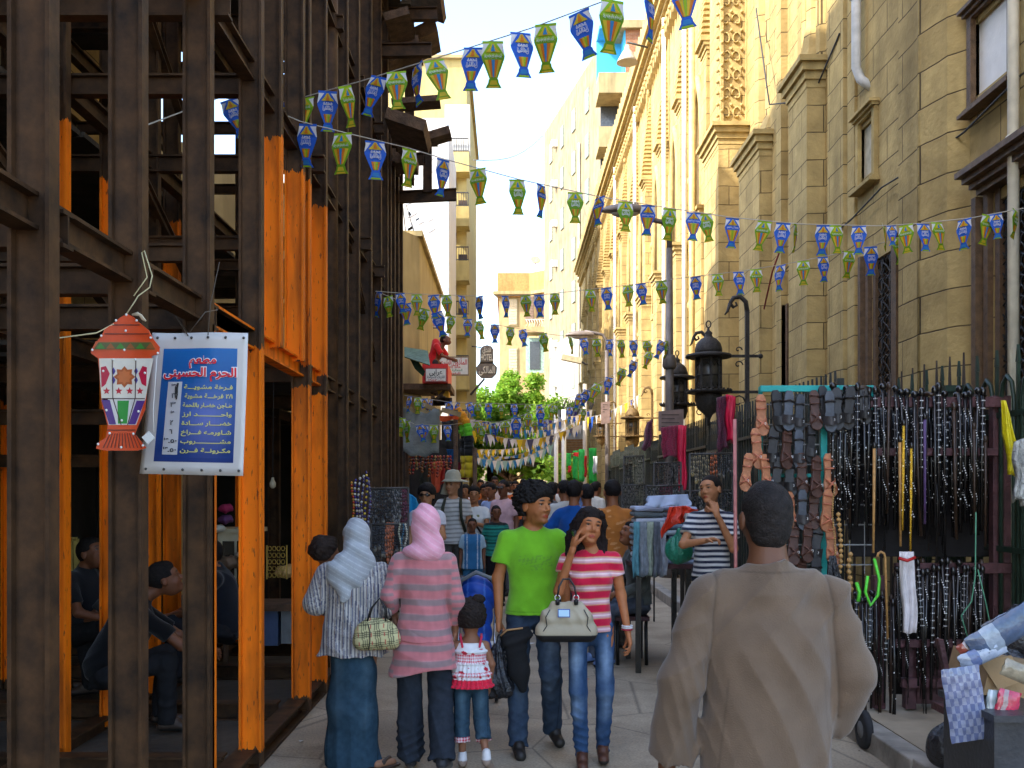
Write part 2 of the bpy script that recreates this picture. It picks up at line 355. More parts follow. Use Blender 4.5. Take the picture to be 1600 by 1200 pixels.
# ================================================================ STONE FRONT OF THE MOSQUE (right)
ST = stone('mosque_stone', (.46, .335, .140), (.39, .28, .115), mortar=(.09, .065, .035), msize=.009, bump=.5)
STP = mat('carved_stone', (.45, .33, .138), .9, nscale=6, nvar=.2, bump=.3, spec=.15, stains=.35)
DARK = mat('dark_glass', (.015, .014, .012), .25, nvar=.1, bump=0, spec=.6)
WOOD = mat('window_wood', (.12, .068, .032), .6, nscale=14, nvar=.35, bump=.3)
IRON = mat('black_iron', (.022, .021, .019), .45, metal=.4, nscale=20, nvar=.3, bump=.3)
WHT = mat('white_paint', (.74, .72, .66), .5, nscale=9, nvar=.08, bump=.1, stains=.3)
mq = thing('mosque', 'tall yellow sandstone mosque front with buttresses, carved brackets and long cornice along the right side', 'mosque', (4.6, 20, 0))
def ledge(mb, x0, y0, y1, z0, out, steps=4, h=.42, back=4.7):
    """corbelled moulding on a buttress that runs y0..y1 and sticks out to x0"""
    for i in range(steps):
        t = (i+1)/steps; a = h*i/steps; e = out*t*t if i < steps-1 else out*.9
        mb.box(x0-e, back, y0-e, y1+e, z0+a, z0+h*(i+1)/steps-(0 if i < steps-1 else .03))
# near section: wall plane x = 4.2
N_X = 4.2
b = MB()
# wall with window openings cut out by building it in bands
def wall_band(mb, x0, x1, y0, y1, z0, z1, holes):
    ys = sorted({y0, y1} | {h[0] for h in holes} | {h[1] for h in holes}); zs = sorted({z0, z1} | {h[2] for h in holes} | {h[3] for h in holes})
    for i in range(len(ys)-1):
        for j in range(len(zs)-1):
            cy, cz = (ys[i]+ys[i+1])/2, (zs[j]+zs[j+1])/2
            if any(h[0] < cy < h[1] and h[2] < cz < h[3] for h in holes): continue
            mb.box(x0, x1, ys[i], ys[i+1], zs[j], zs[j+1])
HOL = [(7.3, 8.62, 2.1, 4.2), (10.8, 11.5, 2.35, 4.35), (14.35, 14.85, 2.35, 4.4), (8.3, 8.95, 5.25, 5.9), (11.4, 11.85, 5.4, 6.0)]
wall_band(b, N_X, N_X+.5, 4.6, 16.0, 0, 12.5, HOL)
b.box(N_X+.5, 9, 4.6, 17.3, 0, 12.4)
b.build('near_wall', ST, mq)
def pier(y0, y1, x, z1, name='buttress', z0=0, m=ST, bk=N_X+.02):
    b = MB(); b.box(x, bk, y0, y1, z0, z1); return b.build(name, m, mq)
pier(15.9, 17.3, 4.0, 7.05, bk=N_X+.6); b = MB(); ledge(b, 4.0, 15.9, 17.3, 7.05, .14, back=4.8); b.build('ledge', STP, mq)
b = MB(); b.lathe([(.30, 7.47), (.17, 7.75), (.15, 7.8), (.15, 12.6)], (4.32, 16.2, 0), 8, False); b.lathe([(.26, 7.47), (.16, 7.8), (.14, 7.9), (.14, 12.6)], (4.3, 16.85, 0), 8, False)
for z in (10.2, 11.6): b.lathe([(.15, z), (.24, z+.12), (.24, z+.2), (.15, z+.3)], (4.32, 16.2, 0), 8, False)
b.build('engaged_column', ST, mq)
pier(13.2, 14.05, 3.95, 7.05); b = MB(); ledge(b, 3.95, 13.2, 14.05, 7.05, .14); b.build('ledge', STP, mq)
b = MB(); b.lathe([(.26, 7.47), (.20, 7.7), (.13, 8.1), (.13, 12.6)], (4.2, 13.62, 0), 8, False); b.lathe([(.1, 7.47), (.1, 12.6)], (4.2, 13.95, 0), 8, False); b.lathe([(.1, 7.47), (.1, 12.6)], (4.2, 13.3, 0), 8, False)
for z in (9.0, 11.4): b.lathe([(.13, z), (.22, z+.1), (.22, z+.18), (.13, z+.28)], (4.2, 13.62, 0), 8, False)
b.build('engaged_column', ST, mq)
# shallow pilaster strips between the buttresses
for (y0, y1, x) in ((15.0, 15.25, 4.1), (14.1, 14.28, 4.14), (12.3, 12.9, 4.13), (12.0, 12.25, 4.165), (10.2, 10.3, 4.16)):
    pier(y0, y1, x, 12.45, 'pilaster')
b = MB(); b.prism([(4.22, 10.75, 0), (3.96, 10.12, 0), (3.96, 9.6, 0), (4.06, 9.22, 0), (4.22, 9.05, 0)], (0, 0, 12.45)); b.build('bay', ST, mq)
b = MB(); b.tube([(4.0, 9.62, 0.1), (4.0, 9.62, 12.4)], .05, 10); b.build('engaged_column', ST, mq)
pier(6.6, 7.3, 3.96, 12.45); pier(4.62, 5.2, 3.9, 12.45)
# window frames with iron lattice
def lattice(mb, x, y0, y1, z0, z1, p=.15, r=.009):
    nz = int((z1-z0)/p); ny = max(1, int(round((y1-y0)/p))); py = (y1-y0)/ny; pz = (z1-z0)/nz
    for i in range(ny):
        for j in range(nz):
            cy, cz = y0+(i+.5)*py, z0+(j+.5)*pz
            mb.tube([(x, cy+math.cos(a)*py*.48, cz+math.sin(a)*pz*.48) for a in [k*math.pi/4 for k in range(8)]], r, 4, closed=True)
            for a in (0, math.pi/2, math.pi, math.pi*1.5):
                mb.tube([(x, cy, cz), (x-.012, cy+math.cos(a+.5)*py*.3, cz+math.sin(a+.5)*pz*.3), (x, cy+math.cos(a+.785)*py*.62, cz+math.sin(a+.785)*pz*.62)], r*.9, 4, cap=False)
    for i in range(ny+1): mb.box(x-.008, x+.008, y0+i*py-.006, y0+i*py+.006, z0, z1)
for (y0, y1, z0, z1) in HOL[:3]:
    f = MB(); t = .13
    for k, (e, d) in enumerate(((.16, 0), (.09, .05), (.03, .1))):
        f.box(N_X-.09+d*.8, N_X+.12+d, y0-e+k*.07-.07, y0-e+k*.07+.01, z0, z1+.1); f.box(N_X-.09+d*.8, N_X+.12+d, y1+e-k*.07-.01, y1+e-k*.07+.07, z0, z1+.1)
    for k in range(4 if y0 < 8 else 0): f.box(N_X-.10-.05*k, N_X+.15, y0-.12-.03*k, y1+.12+.03*k, z1+.1+k*.055, z1+.152+k*.055)
    w_ = f.build('window', WOOD, mq)
    g = MB(); lattice(g, N_X+.03, y0, y1, z0, z1, .17 if y0 < 8 else .2); g.build('grille', IRON, w_)
    g = MB(); g.box(N_X+.28, N_X+.3, y0, y1, z0, z1); g.build('pane', DARK, w_)
for (y0, y1, z0, z1), m in zip(HOL[3:], (WHT, STP)):
    f = MB(); f.box(N_X-.05, N_X+.2, y0-.08, y0, z0-.06, z1+.06); f.box(N_X-.05, N_X+.2, y1, y1+.08, z0-.06, z1+.06)
    for k in range(3): f.box(N_X-.05-.035*k, N_X+.2, y0-.085-.02*k, y1+.085+.02*k, z1+.06+.035*k, z1+.093+.035*k); f.box(N_X-.05-.035*k, N_X+.2, y0-.085-.02*k, y1+.085+.02*k, z0-.095-.035*k, z0-.062-.035*k)
    w_ = f.build('window', WOOD if m == WHT else STP, mq)
    g = MB(); g.box(N_X+.03, N_X+.06, y0-.01, y1+.01, z0-.01, z1+.01); g.build('shutter', mat('white_shutter', (.80, .79, .76), .6, nvar=.05) if m == WHT else mat('grey_stone_panel', (.42, .37, .26), .8), w_)
b = MB(); b.tube([(4.1, 11.75, 12.2), (4.1, 11.75, 6.7), (4.14, 11.72, 6.55), (4.24, 11.6, 6.4)], .055, 10)
for z in (7.5, 10, 13): b.tube([(4.1, 11.75, z), (4.1, 11.75, z+.1)], .068, 10)
b.build('drainpipe', mat('grey_pipe', (.50, .50, .48), .5, nvar=.15), mq)
b = MB(); b.tube([(4.08, 8.05, 12.2), (4.08, 8.05, .3)], .045, 10)
for z in (2, 4.5, 7, 10): b.tube([(4.08, 8.05, z), (4.08, 8.05, z+.08)], .058, 10)
b.build('drainpipe', mat('cream_pipe', (.70, .64, .50), .5, nvar=.15), mq)
b = MB(); b.tube([(4.0, 15.6, 4.55), (3.97, 15.0, 5.0), (4.02, 14.3, 5.5), (4.0, 13.9, 6.1)], .014, 5); b.build('red_cable', mat('red_cable', (.25, .03, .02), .5), mq)
b = MB(); b.tube([(4.05, 16.3, 9.6), (3.98, 15.2, 7.6), (4.1, 13.5, 7.0), (4.12, 12.4, 7.4)], .012, 5)
b.tube([(4.3, 7, 4.9)]+[(4.12, 7+i, 5.0+.06*math.sin(i*2)) for i in range(0, 9)], .01, 5); b.build('cable', mat('cable', (.03, .03, .03), .6), mq)

# far section: wall plane x = 4.6
F_X = 4.6
b = MB(); b.box(F_X, 10, 17.3, 63.5, 0, 15.9); b.build('far_wall', ST, mq)
b = MB(); b.box(4.02, F_X+.01, 19.1, 20.5, 0, 8.35); b.build('buttress', ST, mq)
b = MB(); ledge(b, 4.02, 19.1, 20.5, 8.35, .16, back=F_X+.01); b.build('ledge', STP, mq)
b = MB(); b.box(4.12, F_X+.01, 19.25, 20.4, 8.77, 17.3); b.build('upper_pier', ST, mq)
b = MB()   # carved scroll panel on the face towards the viewer
for j in range(15):
    for i in range(2):
        cx, cz = 4.2+i*.2, 8.98+j*.36; s_ = 1 if (i+j) % 2 else -1
        b.tube([(cx+s_*(.095-.006*k)*math.cos(k*.62), 19.23, cz+(.165-.014*k)*math.sin(k*.62)) for k in range(10)], .017, 5)
        b.ball((cx+.1, 19.22, cz+.17), .033, 6)
for x in (4.11, 4.6): b.box(x-.03, x+.03, 19.19, 19.26, 8.77, 14.4)
for z in [8.8+.22*k for k in range(26)]: b.ball((4.11, 19.2, z), .04, 6); b.ball((4.08, 19.45, z), .04, 6)
b.build('scroll_panel', STP, mq)
bays = []
y = 22.0
while y < 61.5: bays.append(y); y += 3.3
for i, y in enumerate(bays):
    b = MB(); b.box(4.25, F_X+.01, y, y+.75, 0, 7.6); b.box(4.38, F_X+.01, y+.1, y+.65, 8.0, 11.3); b.build('buttress', ST, mq)
    b = MB(); ledge(b, 4.25, y, y+.75, 7.6, .13, back=F_X+.01); b.build('ledge', STP, mq)
    b = MB()
    for k in range(5): b.box(4.40-.03*k*k/3, F_X+.01, y+.08-.02*k, y+.67+.02*k, 11.3+.09*k, 11.388+.09*k)
    b.build('bracket', STP, mq)
    b = MB()
    for k in range(20):
        t = k/20; o_ = .30*(1-t)+.03; b.box(F_X-o_, F_X+.01, y+.375-.26*(1-t*.7), y+.375+.26*(1-t*.7), 11.76+.135*k, 11.83+.135*k)
        b.box(F_X-o_*.72, F_X+.01, y+.375-.2*(1-t*.7), y+.375+.2*(1-t*.7), 11.83+.135*k, 11.895+.135*k)
    b.lathe([(.03, 14.46), (.08, 14.56), (.06, 14.68), (.01, 14.85)], (F_X-.06, y+.375, 0), 8); b.build('ribbed_fin', STP, mq)
    b = MB()
    for yy in (y+.95, y+1.15, y+2.65, y+2.85):
        b.tube([(F_X-.04, yy, .5), (F_X-.04, yy, 10.6)], .055, 6)
        for z in (3.0, 6.2, 9.3): b.lathe([(.06, z), (.11, z+.07), (.11, z+.16), (.06, z+.24)], (F_X-.04, yy, 0), 6)
    b.build('engaged_column', STP, mq)
    # pointed window with hood
    f = MB(); A = [(y+1.35, 7.2), (y+1.35, 10.2), (y+1.5, 10.9), (y+1.9, 11.6), (y+2.3, 10.9), (y+2.45, 10.2), (y+2.45, 7.2)]
    f.tube([(F_X-.05, a, c) for a, c in A], .09, 6); f.box(F_X-.16, F_X+.01, y+1.2, y+2.6, 7.0, 7.14); w_ = f.build('window', STP, mq)
    g = MB(); g.prism([(F_X-.012, a, c) for a, c in A], (.03, 0, 0)); g.build('pane', mat('bronze_glass', (.11, .07, .025), .4, nvar=.3), w_)
    b = MB(); b.box(F_X-.08, F_X+.01, y+.76, y+.9, 0, 15.0); b.box(F_X-.10, F_X+.01, y+1.3, y+1.42, .5, 6.9); b.box(F_X-.10, F_X+.01, y+2.38, y+2.5, .5, 6.9); b.box(F_X-.13, F_X+.01, y+1.2, y+2.6, 5.9, 6.15)
    b.build('pilaster', ST, mq)
    if i in (1, 2, 4, 6):
        b = MB(); b.tube([(4.44, y-.12, 15.2), (4.44, y-.12, .3)], .06, 8); b.build('drainpipe', WHT, mq)
b = MB(); b.tube([(4.0, 21.75, 11.9), (4.0, 21.75, .3)], .07, 8); b.build('drainpipe', mat('ochre_pipe', (.58, .42, .16), .5), mq)
b = MB()
for k, (o_, z0, z1) in enumerate(((.12, 15.15, 15.3), (.22, 15.3, 15.42), (.36, 15.42, 15.6), (.46, 15.6, 15.82), (.40, 15.82, 15.9))): b.box(F_X-o_, F_X+.3, 20.55, 63.6, z0, z1)
b.build('cornice', STP, mq)
b = MB(); y = 20.7
while y < 63.3:
    b.prism([(F_X-.17, y, 15.15), (F_X-.17, y+.06, 14.75), (F_X-.17, y+.16, 14.6), (F_X-.17, y+.26, 14.75), (F_X-.17, y+.32, 15.15)], (.18, 0, 0)); b.ball((F_X-.19, y+.16, 14.93), .07, 5); y += .40
b.build('hanging_frieze', STP, mq)
b = MB(); y = 20.7; b.box(F_X-.25, F_X+.0, 20.55, 63.6, 15.9, 16.02)
while y < 63.2:
    b.prism([(F_X-.22, y, 16.02), (F_X-.22, y+.04, 16.35), (F_X-.22, y+.13, 16.5), (F_X-.22, y+.04, 16.68), (F_X-.22, y+.25, 17.05), (F_X-.22, y+.46, 16.68), (F_X-.22, y+.37, 16.5), (F_X-.22, y+.46, 16.35), (F_X-.22, y+.5, 16.02)], (.16, 0, 0)); y += .58
b.build('crenellation', STP, mq)

# ================================================================ STEEL FRAME (left)
fr = thing('steel_frame', 'tall open construction frame of rusty and orange painted steel posts and beams on the left', 'steel frame', (-1.6, 8, 0))
BR = painted_steel('rusty_steel'); ORA = painted_steel('orange_steel_low', .12, 2.45)
FX = -1.5
HC, BC = .138, .075
def col(px, x=FX, m=BR, z0=0.05, z1=9.0, h=HC, bb=BC, Y=None, name='column'):
    Y = Y or x*F/(px-VX)-bb; b = MB(); b.ibeam((x-h/2, Y+bb/2, z0), (x-h/2, Y+bb/2, z1), h, bb, (1, 0, 0)); o = b.build(name, m, fr); return Y
ORB = painted_steel('orange_steel_both', .12, 3.02); ORC = painted_steel('orange_steel_upper', .15, 2.5, 2.66, 4.05)
for px, m in ((93, BR), (232, BR), (335, BR), (413, painted_steel('orange_col', .14, 2.58)), (487, ORC), (512, ORC)): col(px, m=m)
col(338.5, m=painted_steel('orange_strip', .05, 2.52), z1=2.56, h=.06, bb=.07)
col(443, m=painted_steel('orange_up', 2.66, 4.05), z0=2.66)
col(477, m=painted_steel('orange_up', 2.66, 4.05), z0=2.66)
b = MB(); b.tube([(-1.62, 8.95, 0), (-1.62, 8.95, 9.6)], .085, 16); b.build('round_post', BR, fr)
for px in (545, 563, 582, 597, 607, 612, 618, 624, 630): col(px, z1=6.4 if px > 610 else 9.5)
col(0, x=FX, Y=2.3); col(0, x=FX, Y=1.2); col(0, x=FX, Y=0.1); col(0, x=FX, Y=-1.1)
X2 = -2.72
for px, m in ((111, painted_steel('orange_tall', .05, 4.0)), (252, ORA)): col(px, x=X2, m=m, z1=9)
col(0, x=X2, Y=6.95, m=painted_steel('orange_mid', .05, 3.9), z1=4.4); col(0, x=X2-.2, Y=8.8, m=painted_steel('orange_tall2', .05, 4.1)); col(0, x=X2, Y=10.4, m=ORA); col(0, x=X2, Y=11.8); col(0, x=X2, Y=13.2)
for Y in (3.4, 4.6): col(0, x=X2, Y=Y)
X3 = -4.1
for Y in (4.2, 6.3, 8.3, 10.3, 12.3): col(0, x=X3, Y=Y, m=ORA if Y > 8 and Y < 9 else BR)
for zt, zb in ((2.70, 2.575), (4.34, 4.21), (6.0, 5.85), (7.7, 7.55)):
    for x in (FX-.09, X2-.09, X3-.09):
        b = MB(); z = (zt+zb)/2
        if x == FX-.09 and zt < 2.8:
            b.ibeam((x, -2, z), (x, 6.1, z), zt-zb, .085, (0, 0, 1)); b.build('beam', painted_steel('orange_beam', -9, -8), fr)
            b = MB(); b.ibeam((x, 5.2, z), (x, 8.2, z), zt-zb+.004, .087, (0, 0, 1)); b.build('beam', painted_steel('orange_beam_near', 1, 5), fr); b = MB(); b.ibeam((x, 8.25, z), (x, 14, z), zt-zb, .085, (0, 0, 1))
        else: b.ibeam((x, -2, z), (x, 14, z), zt-zb, .085, (0, 0, 1))
        b.build('beam', BR, fr)
for Y in (2.3, 3.32, 4.14, 5.07, 6.1, 7.6, 8.8, 10.1, 11.4, 12.7, 13.75):
    for z in (2.64, 4.27, 5.93, 7.63):
        if z > 5 or rnd.random() < .8:
            e = rnd.uniform(-.1, .12)
            b = MB(); b.ibeam((-5.0, Y+.14, z-.02), (FX-.17+(e if z > 4 else 0)+.14, Y+.14, z-.02), .13, .08, (0, 0, 1)); b.build('cross_beam', BR, fr)
for (Y, z, e) in ((5.6, 3.05, 0), (6.6, 2.2, -.6), (7.2, 3.5, 0), (9.4, 3.4, 0), (8.0, 1.95, -1), (9.0, 3.75, 0), (10.2, 3.1, 0)):
    b = MB(); b.ibeam((-5, Y, z), (FX-.2+e, Y, z), .10, .06, (0, 0, 1)); b.build('cross_beam', BR, fr)
# cantilevered stubs on the far end, above the street
for (pxe, py, Y, x0) in ((683, 22, 12.6, -3), (674, 78, 12.0, -3), (684, 218, 13.0, -2.4), (713, 304, 13.75, -1.6), (640, 250, 13.4, -2.4), (601, 196, 12.4, -2), (664, 248, 13.7, -2)):
    x, _, z = P(pxe, py, Y); b = MB(); b.ibeam((x0, Y, z-.04), (x, Y, z), .16, .09, (0, 0, 1)); b.build('cantilever', BR, fr)
for (p0, p1, Y, Yb) in (((640, 30), (640, 290), 13.2, .1), ((617, 20), (617, 90), 12.5, .1), ((668, 230), (668, 300), 13.7, .08), ((655, 330), (0, 0), 0, 0)):
    if not Y: continue
    x, _, za = P(*p0, Y); _, _, zb = P(p1[0], p1[1], Y); b = MB(); b.ibeam((x, Y, zb), (x, Y, za), .12, .08, (1, 0, 0)); b.build('short_post', BR, fr)
# ground beams
for a, c in (((FX-.1, .5, .07), (FX-.1, 14, .07)), ((X2-.12, 3, .07), (X2-.12, 13.5, .07)), ((-4.6, 7.35, .09), (FX-.2, 7.35, .09)), ((-4.6, 8.9, .09), (FX-.2, 8.9, .09)), ((-4.6, 10.2, .09), (FX-.2, 10.2, .09)), ((-4.6, 5.95, .07), (FX-.2, 5.95, .07))):
    b = MB(); b.ibeam(a, c, .13, .13, (0, 0, 1)); b.build('ground_beam', painted_steel('rust_red_beam', -9, -8) if a[2] > .08 else BR, fr)
# raking braces in the second row and ragged roof timbers
for a, c in (((X2, 5.0, 3.6), (X2, 7.4, 2.75)), ((X2, 7.0, 4.2), (X2, 9.8, 2.9)), ((FX-.1, 9.9, 4.2), (FX-.1, 12.9, 2.7)), ((X3, 5, 4.2), (X3, 8, 2.7)), ((X2, 9.9, 4.2), (X2, 12.5, 2.9)), ((X2, 6.5, 5.9), (X2, 9, 4.4))):
    b = MB(); b.ibeam(a, c, .10, .06, (0, 0, 1)); b.build('brace', BR, fr)
TMB = mat('old_timber', (.10, .055, .03), .85, nscale=10, nvar=.45, bump=.6)
for k in range(26):
    Y = rnd.uniform(11.2, 13.6); z = rnd.uniform(5.9, 8.6); x = rnd.uniform(-1.6, -1.0) if k < 15 else rnd.uniform(-2.4, -1.5)
    a = rnd.uniform(-.5, .5); l = rnd.uniform(.25, .7); b = MB()
    b.obox((x-.05, Y, z), (l/2*math.cos(a), 0, l/2*math.sin(a)), (0, rnd.uniform(.1, .5), 0), (-.05*math.sin(a), 0, rnd.uniform(.03, .09))); b.build('timber', TMB, fr)
DK = mat('deck_board', (.06, .045, .032), .9, nscale=5, nvar=.4, bump=.4)
for x0, x1, y0, y1, z in ((-5, -2.95, 2, 13.6, 4.42), (-5, -1.7, 6.5, 9.9, 6.08), (-5, -1.62, 2, 5.2, 7.8), (-5, -1.2, 9, 13.9, 7.82), (-5, -1.85, 6.4, 13.6, 2.79), (-5, -2.85, 3, 6.3, 2.79), (-5, -1.4, 11, 13.9, 9.4)):  # the lowest decks are added to shut light out of the workshop
    y = y0
    while y < y1: b_ = rnd.uniform(.4, .9); b = MB(); b.box(x0, x1-rnd.uniform(0, .4), y, min(y+b_, y1)-.02, z, z+.04); b.build('deck_board', DK, fr); y += b_*rnd.choice((1, 1, 1, 1.5))
for (pxa, pya, pxb, pyb, Y) in ((150, 52, 255, 80, 7.5),): pass

# building that stands behind the frame
OST = stone('ochre_wall', (.34, .235, .085), (.28, .19, .07), .9, .42, stains=.8)
ob = thing('old_building', 'worn ochre stone building with pilasters standing behind the steel frame', 'building', (-5.2, 5, 0))
b = MB(); wall_band(b, -5.7, -5.2, -5, 14.2, 0, 17.4, [(8.0, 9.9, 0, 2.5), (10.6, 12.6, 0, 2.6), (4.3, 5.6, 0, 2.3), (8.2, 9.4, 4.2, 6.2), (4.2, 5.2, 4.2, 6.2), (11.2, 12.2, 4.2, 6.2)]); b.box(-14, -6.9, -5, 14.2, 0, 17.3); b.build('wall', OST, ob)
for y in (3.2, 4.0, 6.1, 6.7, 7.4, 10.1, 13.0): b = MB(); b.box(-5.2, -5.06, y, y+.26, 0, 15.5); b.box(-5.2, -5.0, y+.06, y+.18, 0, 15.4); b.build('pilaster', OST, ob)
for (y0, y1, z0, z1) in ((8.2, 9.4, 4.2, 6.2), (4.2, 5.2, 4.2, 6.2), (11.2, 12.2, 4.2, 6.2)):
    f = MB(); f.box(-5.35, -5.3, y0, y1, z0, z1)
    for k in range(14): f.box(-5.3, -5.27, y0+.06, y1-.06, z0+.08+k*.135, z0+.17+k*.135)
    f.build('window', mat('brown_shutter', (.12, .07, .035), .7), ob)

# ================================================================ FAR BUILDINGS
def block(name, label, footprint, z1, m, z0=0):
    t = thing(name, label, 'building', (footprint[0][0], footprint[0][1], 0)); b = MB(); b.prism([(x, y, z0) for x, y in footprint], (0, 0, z1-z0)); b.build('wall', m, t); return t
CREAM = mat('cream_render', (.36, .285, .14), .9, nscale=2, nvar=.12, bump=.2, stains=.55); YEL = mat('yellow_render', (.46, .36, .14), .9, nscale=2, nvar=.1, bump=.2, stains=.4)
WR = mat('white_render', (.60, .58, .54), .9, nscale=2, nvar=.06, stains=.15); GR = mat('grey_render', (.42, .39, .33), .9, nscale=2, nvar=.15, stains=.6); TAN = mat('tan_render', (.43, .315, .16), .9, nscale=2, nvar=.12, stains=.35)
BRK = stone('red_brick', (.36, .14, .06), (.30, .11, .05), .25, .08, (.3, .24, .17), .012, .4, .3)
GS = mat('grey_green_shutter', (.22, .26, .22), .7, nvar=.2); GLS = mat('far_glass', (.05, .055, .06), .2, bump=0, spec=.6); RAIL = mat('rail_iron', (.05, .045, .04), .5)
# cream house and ruined brick wall at the end of the frame
t = block('cream_house', 'low cream plastered house right after the steel frame, with bare party wall', [(-6, 14.6), (-1.98, 22), (-1.98, 29), (-6, 29)], 7.3, CREAM)
b = MB(); b.box(-2.5, -1.93, 21.99, 22.04, 2.2, 4.0); b.build('wall_patch', YEL, t)
b = MB(); b.box(-6, -1.9, 21.9, 29, 7.3, 7.42); b.build('parapet', CREAM, t)
for k in range(2): b = MB(); b.tube([(-2.3+.2*k, 22.3, 7.4), (-2.4+.1*k, 22.3, 8.3-.2*k)], .015, 4); b.build('rod', RAIL, t)
t = block('brick_ruin', 'narrow broken brick house with crumbling wooden bay beside the cream house', [(-6, 29.2), (-2.62, 29.2), (-2.62, 35), (-6, 35)], 8.9, BRK)
for k in range(30):
    b = MB(); z = rnd.uniform(4.6, 8.8); b.obox((rnd.uniform(-2.75, -2.45), 29.1+rnd.uniform(-.15, .2), z), (rnd.uniform(.05, .2), 0, rnd.uniform(-.05, .05)), (0, .12, 0), (0, 0, rnd.uniform(.05, .2))); b.build('broken_panel', TMB if k % 2 else mat('pale_timber', (.35, .24, .12), .9, nvar=.3), t)
t = block('white_building', 'bright white blank gable wall rising behind the brick ruin', [(-9, 38), (-2.33, 38), (-2.33, 44), (-9, 44)], 15.9, WR)
b = MB(); b.box(-2.36, -2.28, 37.9, 38.0, 7.5, 15.9); b.build('edge_strip', mat('blue_grey_edge', (.35, .42, .5), .8), t)
for k in range(22): b = MB(); s_ = rnd.uniform(.1, .35); b.box(rnd.uniform(-4, -2.7), 0, 0, 0, 0, 0); x = rnd.uniform(-4, -2.9); z = rnd.uniform(11.5, 14.5); b = MB(); b.obox((x, 37.99, z), (s_*.5, 0, s_*.3), (0, .01, 0), (-s_*.12, 0, s_*.4)); b.build('stain_patch', mat('grey_patch', (.45, .48, .52), .9), t)
t = block('yellow_apartments', 'tall pale yellow apartment tower with stacked balconies beyond the white gable', [(-7, 46), (-1.95, 46), (-1.95, 60), (-7, 60)], 21.6, YEL)
b = MB(); b.box(-7.2, -1.8, 45.8, 60, 21.6, 21.75); b.build('roof_edge', CREAM, t)
b = MB(); b.prism([(-2.9, 45.2, 17.1), (-1.78, 45.2, 17.1), (-1.78, 46.01, 17.1), (-2.9, 46.01, 17.1)], (0, 0, 2.1)); b.build('top_bay', WR, t)
for k in range(7):
    z = ZY(345, 45)-2.62+(-k+1.0)*2.2+2.4
    z = ZY(322, 45)-(k-1)*(85/1555*45)
    b = MB(); b.prism([(-2.9, 45.0, z-.9), (-1.80, 45.0, z-.9), (-1.80, 46.01, z-.9), (-2.9, 46.01, z-.9)], (0, 0, .9)); bal = b.build('balcony', YEL, t)
    b = MB(); b.prism([(-2.9, 45.05, z-.9), (-2.0, 45.05, z-.9), (-2.1, 46.0, z-1.6), (-2.9, 46.0, z-1.6)], (0, 0, .02)); b.v = b.v
    r_ = MB(); r_.bar((-2.9, 45.04, z+.62), (-1.82, 45.04, z+.62), .05, .05); r_.bar((-2.9, 45.04, z+.05), (-1.82, 45.04, z+.05), .04, .04)
    for j in range(11): r_.bar((-2.9+j*.107, 45.04, z), (-2.9+j*.107, 45.04, z+.62), .025, .025, (0, 1, 0))
    r_.build('railing', RAIL, bal)
    r_ = MB(); r_.box(-2.3, -1.9, 45.3, 45.7, z, z+.35); r_.build('planter', mat('dark_planter', (.08, .05, .04), .8), bal)
    wz = z+1.05; g = MB(); g.box(-2.88, -2.42, 45.94, 46.02, wz, wz+.62); wn = g.build('window', mat('bronze_frame', (.16, .12, .08), .6), t); g = MB(); g.box(-2.84, -2.46, 45.93, 45.96, wz+.05, wz+.57); g.build('pane', GLS, wn)
# tan corner house in the middle
t = block('tan_house', 'tan corner house with shuttered windows and roof parapet closing the street in the middle', [(-.8, 82), (1.65, 82), (3.5, 80.5), (6, 80.5), (6, 95), (-.8, 95)], ZY(465, 82), TAN)
b = MB(); b.prism([(-.95, 81.8, 0), (1.7, 81.8, 0), (3.55, 80.2, 0), (6, 80.2, 0), (6, 95, 0), (-.95, 95, 0)], (0, 0, 2.0)); o = b.build('parapet', mat('orange_render', (.42, .23, .08), .9, nvar=.15, stains=.5), t); o.location.z += ZY(465, 82)
b = MB(); b.prism([(-1.3, 81.3, 0), (1.8, 81.3, 0), (3.7, 79.8, 0), (6, 79.8, 0), (6, 82, 0), (-.95, 83, 0)], (0, 0, .25)); o = b.build('cornice', CREAM, t); o.location.z += ZY(462, 82)
def win(tt, px0, px1, py0, py1, Y, m=GS, frame=CREAM, nlou=10):
    x0, _, z1 = P(px0, py0, Y); x1, _, z0 = P(px1, py1, Y); f = MB(); f.box(x0-.1, x1+.1, Y-.06, Y+.1, z0-.1, z1+.1); wf = f.build('window', frame, tt)
    g = MB(); g.box(x0, x1, Y-.10, Y-.05, z0, z1)
    for k in range(nlou): zz = z0+(z1-z0)*(k+.3)/nlou; g.box(x0+.05, x1-.05, Y-.13, Y-.09, zz, zz+(z1-z0)/nlou*.5)
    g.build('shutter', m, wf)
CS = mat('cream_shutter', (.55, .45, .30), .7, nvar=.15); BS = mat('brown_shutter2', (.22, .15, .11), .7)
win(t, 795, 808, 468, 508, 82, CS); win(t, 795, 808, 545, 590, 82, CS); win(t, 821, 834, 463, 503, 81.0, BS); win(t, 844, 858, 480, 500, 80.4, BS)
x0, _, z1 = P(820, 502, 80); x1, _, z0 = P(863, 522, 80); b = MB(); b.box(x0, x1+1, 79, 81, z0, z1-.6); bl = b.build('balcony', TAN, t)
b = MB(); 
for k in range(12): b.tube([(x0+.1+k*.2, 79.05, z1-.6), (x0+.2+k*.2, 79.05, z1-.3), (x0+.1+k*.2, 79.05, z1)], .03, 4)
b.bar((x0, 79.05, z1), (x1+1, 79.05, z1), .05, .05); b.build('railing', mat('pale_rail', (.6, .55, .45), .6), bl)
x0, _, z1 = P(822, 528, 79.8); x1, _, z0 = P(866, 583, 79.8); b = MB(); b.box(x0, x1, 79.7, 80.6, z0, z1); bb_ = b.build('bay', mat('teal_render', (.26, .38, .34), .8), t)
